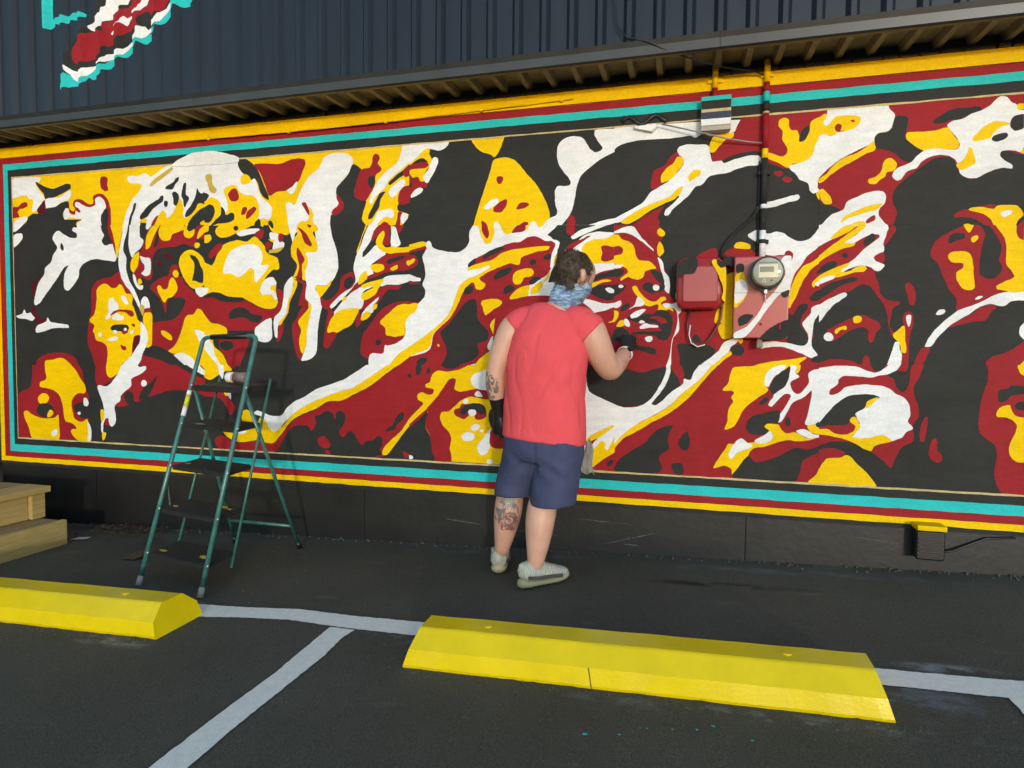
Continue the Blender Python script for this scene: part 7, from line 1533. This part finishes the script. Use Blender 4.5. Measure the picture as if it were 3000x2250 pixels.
# hair: cap plus tufts
HAIR = node_mat('dark_brown_hair', (.12, .085, .058), rough=.5, var=.3, scale=60, spec=.4, rgb2=(.022, .015, .011))
bm = bmesh.new()
loft(bm, [(hp(-.098, 0, .012), .034, .05), (hp(-.085, 0, .018), .063, .08), (hp(-.05, 0, .026), .079, .100), (hp(-.012, 0, .028), .081, .097), (hp(.025, 0, .036), .077, .086), (hp(.055, 0, .048), .064, .062), (hp(.075, 0, .056), .046, .040)], fs, 22)
loft(bm, [(hp(-.066, 0, -.03), .066, .034), (hp(-.056, 0, -.065), .064, .032), (hp(-.050, 0, -.088), .060, .026)], fs, 16, capf=.2)
hair = remeshed('hair', bm, .007, HAIR, PE, 3, .5, lambda c, n: .007*noise.noise(c*55)+.004*noise.noise(c*120))
bm = bmesh.new(); vv = [(v.co.copy(), v.normal.copy()) for v in hair.data.vertices]
random.shuffle(vv)
for c, nn in vv[:2600]:
    rel = c-HC
    dirn = (Vector((0, 0, -1)) - fdir*.5 + Vector((random.uniform(-.8, .8), random.uniform(-.8, .8), random.uniform(-.5, .5))))
    dirn = (dirn - nn*dirn.dot(nn)).normalized(); sd_ = dirn.cross(nn).normalized()
    L_ = random.uniform(.014, .036); w_ = random.uniform(.0008, .0019); cu = random.uniform(-.8, .8)
    prev = None
    for k in range(4):
        t = k/3; p_ = c + nn*(.001 + .009*math.sin(math.pi*t)*random.uniform(.5, 1.2)) + dirn*L_*t + sd_*cu*L_*t*t*.6
        ww = w_*(1-t*.85); a_ = bm.verts.new(p_-sd_*ww); b_ = bm.verts.new(p_+sd_*ww)
        if prev: bm.faces.new((prev[0], prev[1], b_, a_))
        prev = (a_, b_)
build('hair_tufts', bm, HAIR, hair, True, recalc=False)
# neck gaiter pulled over the lower face
gmat = node_mat('blue_marbled_fabric', (.20, .42, .58), rough=.75, var=.1, scale=28, rgb2=(.09, .10, .26), stretch=(1, 1, 3), detail=9)
cr_ = [x for x in gmat.node_tree.nodes if x.type == 'VALTORGB'][0].color_ramp
e1 = cr_.elements.new(.48); e1.color = (.13, .24, .44, 1); e2 = cr_.elements.new(.62); e2.color = (.45, .58, .66, 1)
bm = bmesh.new()
gk = [((-.632, -.470, 1.452), .066, .068), ((-.618, -.466, 1.475), .076, .078), ((-.600, -.456, 1.505), .084, .086), ((-.580, -.445, 1.535), .088, .090), ((-.568, -.438, 1.556), .088, .090)]
loft(bm, spl(key(gk), 3), (1, 0, 0), 32)
loft(bm, [(hp(.025, 0, -.05), .070, .050), (hp(.065, 0, -.055), .060, .052), (hp(.098, 0, -.06), .036, .038)], fs, 20)
gaiter = remeshed('neck_gaiter', bm, .006, gmat, PE, 3, .5, lambda c, n: .0035*noise.noise(Vector((c.x*14, c.y*14, c.z*85))))
# shirt
SHIRT = node_mat('coral_cotton', (.78, .095, .112), rough=.85, var=.05, scale=5, bump=.45, bscale=26, rgb2=(.70, .080, .095), stretch=(1, 1, .55), spec=.2)
bm = bmesh.new()
sk = [((-.695, -.535, .755), .224, .168), ((-.692, -.533, .80), .222, .168), ((-.692, -.530, .90), .218, .162), ((-.692, -.525, 1.02), .214, .155), ((-.688, -.515, 1.14), .214, .148), ((-.680, -.505, 1.25), .212, .138), ((-.668, -.495, 1.335), .200, .122), ((-.655, -.484, 1.395), .165, .100), ((-.640, -.475, 1.430), .100, .080)]
loft(bm, spl(key(sk), 4), (1, 0, 0), 40, capf=.05)
loft(bm, spl(key([((-.58, -.482, 1.36), .09, .10), ((-.525, -.490, 1.350), .098, .104), ((-.485, -.494, 1.328), .096, .102), ((-.462, -.493, 1.308), .095, .101)]), 4), (0, 1, 0), 24, capf=.1)
loft(bm, spl(key([((-.74, -.480, 1.385), .07, .082), ((-.815, -.488, 1.372), .076, .084), ((-.865, -.497, 1.335), .080, .086)]), 4), (0, 1, 0), 24, capf=.1)
def fold(c, n):
    z = c.z+PZ; low = max(0, min(1, (1.25-z)/.45)); hem = max(.15, min(1, (z-.76)/.06))
    v = .007*low*noise.noise(Vector((c.x*10, c.y*8, z*1.4+3)))
    v += .004*noise.noise(Vector((c.x*14+z*8, c.y*10, z*6-c.x*8)))
    v -= .005*(1-abs(noise.noise(Vector((c.x*7+z*3, c.y*6, z*3.2-c.x*6+5))))*2)**4 if abs(noise.noise(Vector((c.x*7+z*3, c.y*6, z*3.2-c.x*6+5)))) < .5 else 0
    u = (c.x*.75 - (z-1.13)*.9); v += .006*math.sin(u*52)*max(0, 1-abs(c.x-.12)/.16)*max(0, 1-abs(z-1.10)/.17)
    return v*hem
shirt = remeshed('shirt', bm, .0085, SHIRT, PE, 4, .5, fold)
bm = bmesh.new(); cc = Vector(q_(-.632, -.472, 1.433))
tube(bm, [cc + Vector((math.cos(a_)*.092, math.sin(a_)*.082, -.016*math.sin(a_)*-1 - .012*math.cos(a_))) for a_ in [2*math.pi*k/28 for k in range(29)]], .0075, 8, False); build('collar', bm, SHIRT, shirt, True)
# shorts
SHORT = node_mat('navy_cotton_shorts', (.062, .072, .145), rough=.8, var=.1, scale=4, bump=.45, bscale=24, rgb2=(.046, .054, .115), spec=.25)
bm = bmesh.new()
loft(bm, spl(key([((-.692, -.530, .86), .200, .150), ((-.694, -.534, .78), .212, .162), ((-.694, -.536, .70), .212, .160), ((-.70, -.535, .655), .190, .140)]), 4), (1, 0, 0), 40, capf=.1)
loft(bm, spl(key([((-.785, -.525, .74), .118, .145), ((-.815, -.512, .64), .110, .132), ((-.845, -.500, .545), .104, .120), ((-.858, -.496, .480), .106, .120), ((-.859, -.496, .452), .107, .121)]), 4), (1, 0, 0), 32, capf=.04)
loft(bm, spl(key([((-.605, -.538, .74), .122, .150), ((-.612, -.552, .64), .120, .140), ((-.622, -.562, .545), .118, .130), ((-.630, -.570, .470), .120, .130), ((-.630, -.570, .438), .121, .131)]), 4), (1, 0, 0), 32, capf=.04)
def sfold(c, n):
    z = c.z+PZ; hem = max(.12, min(1, (z-.47)/.06))
    v = .007*noise.noise(Vector((c.x*8, c.y*8, z*3+7))) + .004*noise.noise(Vector((c.x*18+z*12, c.y*12, z*16-c.x*10)))
    u = c.x*1.0+(z-.62)*1.5; v += .006*math.sin(u*48)*max(0, 1-abs(z-.62)/.10)*max(0, 1-abs(c.x-.12)/.15)
    u = -c.x*1.2+(z-.62)*1.4; v += .006*math.sin(u*48)*max(0, 1-abs(z-.64)/.12)*max(0, 1-abs(c.x+.12)/.12)
    if z > .60: v -= .007*math.exp(-((c.x-.012)/.009)**2)
    return v*hem
remeshed('shorts', bm, .0085, SHORT, PE, 3, .5, sfold)
# shoes
UPP = node_mat('off_white_knit', (.56, .54, .46), rough=.85, var=.12, scale=22, bump=.35, bscale=220, rgb2=(.42, .41, .35))
nn_ = UPP.node_tree.nodes; ll_ = UPP.node_tree.links; wv_ = nn_.new('ShaderNodeTexWave'); wv_.inputs['Scale'].default_value = 30; wv_.inputs['Distortion'].default_value = 9; wv_.inputs['Detail'].default_value = 3
tcw = nn_.new('ShaderNodeTexCoord'); ll_.new(tcw.outputs['Object'], wv_.inputs['Vector']); rw = nn_.new('ShaderNodeValToRGB'); rw.color_ramp.elements[0].color = (.74, .73, .69, 1); rw.color_ramp.elements[1].color = (1.08, 1.08, 1.06, 1); ll_.new(wv_.outputs['Fac'], rw.inputs[0])
xw = nn_.new('ShaderNodeMix'); xw.data_type = 'RGBA'; xw.blend_type = 'MULTIPLY'; xw.inputs[0].default_value = 1.0; bw = nn_['Principled BSDF']; ll_.new(bw.inputs['Base Color'].links[0].from_socket, xw.inputs[6]); ll_.new(rw.outputs[0], xw.inputs[7]); ll_.new(xw.outputs[2], bw.inputs['Base Color'])
SOL = node_mat('yellowed_translucent_sole', (.66, .50, .26), rough=.4, var=.1, scale=12, rgb2=(.55, .43, .23))
def shoe_(heel, toe, gzv, name_lbl):
    e = empty('shoe'); e.parent = PE
    h = Vector((heel[0], heel[1], gzv)); d = Vector((toe[0]-heel[0], toe[1]-heel[1], 0)); L_ = d.length; d.normalize(); s = Vector((d.y, -d.x, 0))
    def P_(f, u, lat=0): return q_(*(h + d*(f*L_) + s*lat + Vector((0, 0, u))))
    so = [(-.03, .028, .024, .020), (.02, .025, .039, .024), (.15, .023, .045, .023), (.35, .021, .043, .021), (.55, .021, .047, .021), (.72, .022, .053, .021), (.87, .026, .048, .020), (.97, .033, .032, .017), (1.01, .040, .015, .010)]
    bm = bmesh.new(); loft(bm, [(P_(f, u), w_, hh) for f, u, w_, hh in so], s, 20); a = remeshed('sole', bm, .005, SOL, e, 2, .5)
    up = [(-.01, .070, .022, .034), (.04, .076, .041, .056), (.16, .078, .048, .060), (.30, .074, .049, .058), (.45, .068, .048, .052), (.60, .060, .046, .042), (.75, .053, .048, .033), (.88, .050, .042, .026), (.97, .046, .026, .016)]
    bm = bmesh.new(); loft(bm, [(P_(f, u), w_, hh) for f, u, w_, hh in up], s, 20)
    loft(bm, [(P_(.27, .075), .047, .060), (P_(.285, .120), .049, .062)], s, 18, capf=.05)
    loft(bm, [(P_(-.005, .095), .014, .006), (P_(-.03, .125), .010, .005)], s, 10)
    b = remeshed('upper', bm, .005, UPP, e, 2, .5)
    for sg in (-1, 1):
        bm = bmesh.new(); pts_ = [(.06, .060), (.2, .056), (.35, .052), (.5, .050), (.65, .046), (.78, .042)]; hw = (.043, .0495, .0505, .0495, .0485, .0495)
        ta = [bm.verts.new(P_(f, z_+.012, sg*(h_-.001))) for (f, z_), h_ in zip(pts_, hw)]; tb = [bm.verts.new(P_(f, z_-.006, sg*(h_+.0025))) for (f, z_), h_ in zip(pts_, hw)]
        for k in range(len(ta)-1): bm.faces.new((ta[k], ta[k+1], tb[k+1], tb[k]))
        bmesh.ops.solidify(bm, geom=bm.faces[:], thickness=.002); build('side_stripe', bm, PG, e, True)
    bm = bmesh.new(); tube(bm, [P_(.70, .072, -.040), P_(.735, .086, -.02), P_(.745, .089, 0), P_(.735, .086, .02), P_(.70, .072, .040)], .0022, 6); build('toe_seam', bm, PG, e, True)
    for k, f in enumerate((.36, .43, .50, .57)):
        bm = bmesh.new(); z = .124-k*.009
        tube(bm, [P_(f, z-.024, -.033), P_(f+.01, z-.002, -.016), P_(f+.015, z+.004, 0), P_(f+.01, z-.002, .016), P_(f, z-.024, .033)], .0028, 6); build('lace', bm, UPP, e, True)
    bm = bmesh.new(); tube(bm, [P_(.40, .108, 0), P_(.37, .125, .016), P_(.39, .128, .034), P_(.42, .108, .038), P_(.45, .098, .02)], .0024, 6); build('lace', bm, UPP, e, True)
    return e
shoe_((-.950, -.475), (-1.005, -.195), gz(-.95), '')
shoe_((-.772, -.672), (-.572, -.462), gz(-.70), '')
# gloves
GLV = node_mat('black_nitrile_glove', (.014, .014, .015), rough=.38, var=.15, scale=25, bump=.15, bscale=90, spec=.5)
def glove(name, wrist, d, n, thumb_side, curl, thumb_curl, cuff):
    wrist = Vector(q_(*wrist)); d = Vector(d).normalized(); n = Vector(n); n = (n-d*n.dot(d)).normalized(); s = d.cross(n).normalized()*thumb_side
    bm = bmesh.new()
    loft(bm, [(wrist, .033, .029), (wrist+d*.02, .037, .028), (wrist+d*.055, .047, .024), (wrist+d*.09, .047, .020)], s, 16)
    loft(bm, [(Vector(q_(*c)), r, r*.97) for c, r in cuff], (1, 0, 0), 16)
    for i, (lat, Lf) in enumerate(((.032, .072), (.011, .080), (-.011, .075), (-.031, .060))):
        p_ = wrist + d*(.088-.006*abs(i-1)) + s*lat; ang = 0; pts = [(p_-d*.02, .0112, .0112), (p_, .0112, .0112)]
        for k, fr in enumerate((.45, .30, .25)):
            ang += curl[i]*(1.0, 1.1, .7)[k]; v = d*math.cos(ang) + n*math.sin(ang); p_ = p_ + v*Lf*fr
            pts.append((p_.copy(), (.0105, .0096, .0082)[k], (.0105, .0096, .0082)[k]))
        loft(bm, pts, s, 10)
    b0 = wrist + d*.025 + s*.030; v1 = (d*.55 + s*.75 + n*.35).normalized(); v2 = (d*.85 + s*.15 + n*thumb_curl).normalized()
    loft(bm, [(b0-v1*.01, .013, .013), (b0+v1*.032, .012, .012), (b0+v1*.036+v2*.026, .0105, .0105), (b0+v1*.036+v2*.05, .008, .008)], n, 10)
    return remeshed(name, bm, .0042, GLV, PE, 2, .4)
# left hand hanging, fingers half curled
glove('glove', (-.947, -.494, .862), (.03, .10, -1.0), (.35, 1.0, .1), 1, (.55, .6, .65, .7), .6, [((-.956, -.518, .972), .043), ((-.954, -.512, .955), .042), ((-.950, -.502, .905), .034), ((-.947, -.494, .862), .030)])
# right hand raised at the wall, closed round a brush
glove('glove', (-.304, -.140, 1.232), (.06, .45, .75), (-.35, .8, -.35), -1, (.55, .75, .8, .85), .9, [((-.309, -.178, 1.217), .036), ((-.306, -.156, 1.226), .034), ((-.304, -.140, 1.232), .031)])
# wristwatch on the right wrist
wt = empty('wristwatch'); wt.parent = PE
c0 = Vector(q_(-.312, -.192, 1.211)); ax = Vector((.022, .09, .028)).normalized(); sx = ax.cross(Vector((0, 0, 1))).normalized(); sz_ = sx.cross(ax)
bm = bmesh.new(); r_ = .0395
vs_ = [[bm.verts.new(c0 + ax*a + (sx*math.cos(t) + sz_*math.sin(t))*(r_+o_)) for a, o_ in ((-.010, 0), (-.010, .004), (.010, .004), (.010, 0))] for t in [2*math.pi*k/28 for k in range(28)]]
for k in range(28):
    a, b = vs_[k], vs_[(k+1) % 28]
    for j in range(4): bm.faces.new((a[j], a[(j+1) % 4], b[(j+1) % 4], b[j]))
build('strap', bm, WHT, wt, True)
bm = bmesh.new(); cf = c0 + (sx*.62 - ax*.1 + sz_*.55).normalized()*(r_+.004)
bmesh.ops.create_cube(bm, size=1, matrix=Matrix.Translation(cf) @ ((sx*.62+sz_*.55).to_track_quat('Z', 'Y').to_matrix().to_4x4()) @ Matrix.Diagonal((.024, .028, .010, 1)))
bmesh.ops.bevel(bm, geom=bm.edges[:], offset=.003, segments=2, affect='EDGES'); build('watch_face', bm, BLKP, wt)
# brush held in the right hand
br = empty('paint_brush', (-.292, -.080, 1.292)); tag(br, 'thin paint brush held against the mural in the black gloved right hand', 'brush')
bm = bmesh.new(); tube(bm, [(-.03, -.12, -.05), (-.005, -.02, -.008), (.0, 0, 0)], [.004, .005, .0055], 10); build('handle', bm, BLKP, br, True)
bm = bmesh.new(); tube(bm, [(.0, 0, 0), (.007, .028, .010)], [.006, .0065], 10); build('ferrule', bm, GALV, br, True)
bm = bmesh.new(); tube(bm, [(.007, .028, .010), (.011, .052, .018), (.014, .071, .026)], [.0065, .007, .002], 10); build('bristles', bm, PK, br, True)
# rag hanging from the back pocket
RAG = node_mat('stained_rag', (.60, .54, .40), rough=.9, var=.2, scale=30, rgb2=(.34, .36, .40), bump=.3, bscale=150)
bm = bmesh.new(); nz_, nw_ = 16, 7; g = []
for i in range(nz_+1):
    t = i/nz_; row = []
    for j in range(nw_+1):
        u = j/nw_-.5
        row.append(bm.verts.new((u*(.035+.03*t) + .006*math.sin(t*7), .012*math.sin(u*12+t*4) + .01*t, -.175*t + .008*math.sin(u*9))))
    g.append(row)
for i in range(nz_):
    for j in range(nw_): bm.faces.new((g[i][j], g[i][j+1], g[i+1][j+1], g[i+1][j]))
bmesh.ops.solidify(bm, geom=bm.faces[:], thickness=.004)
o = build('rag', bm, RAG, None, True); o.location = (-.462, -.52, .765); tag(o, 'cream paint rag hanging from the right hip of the navy shorts', 'rag')
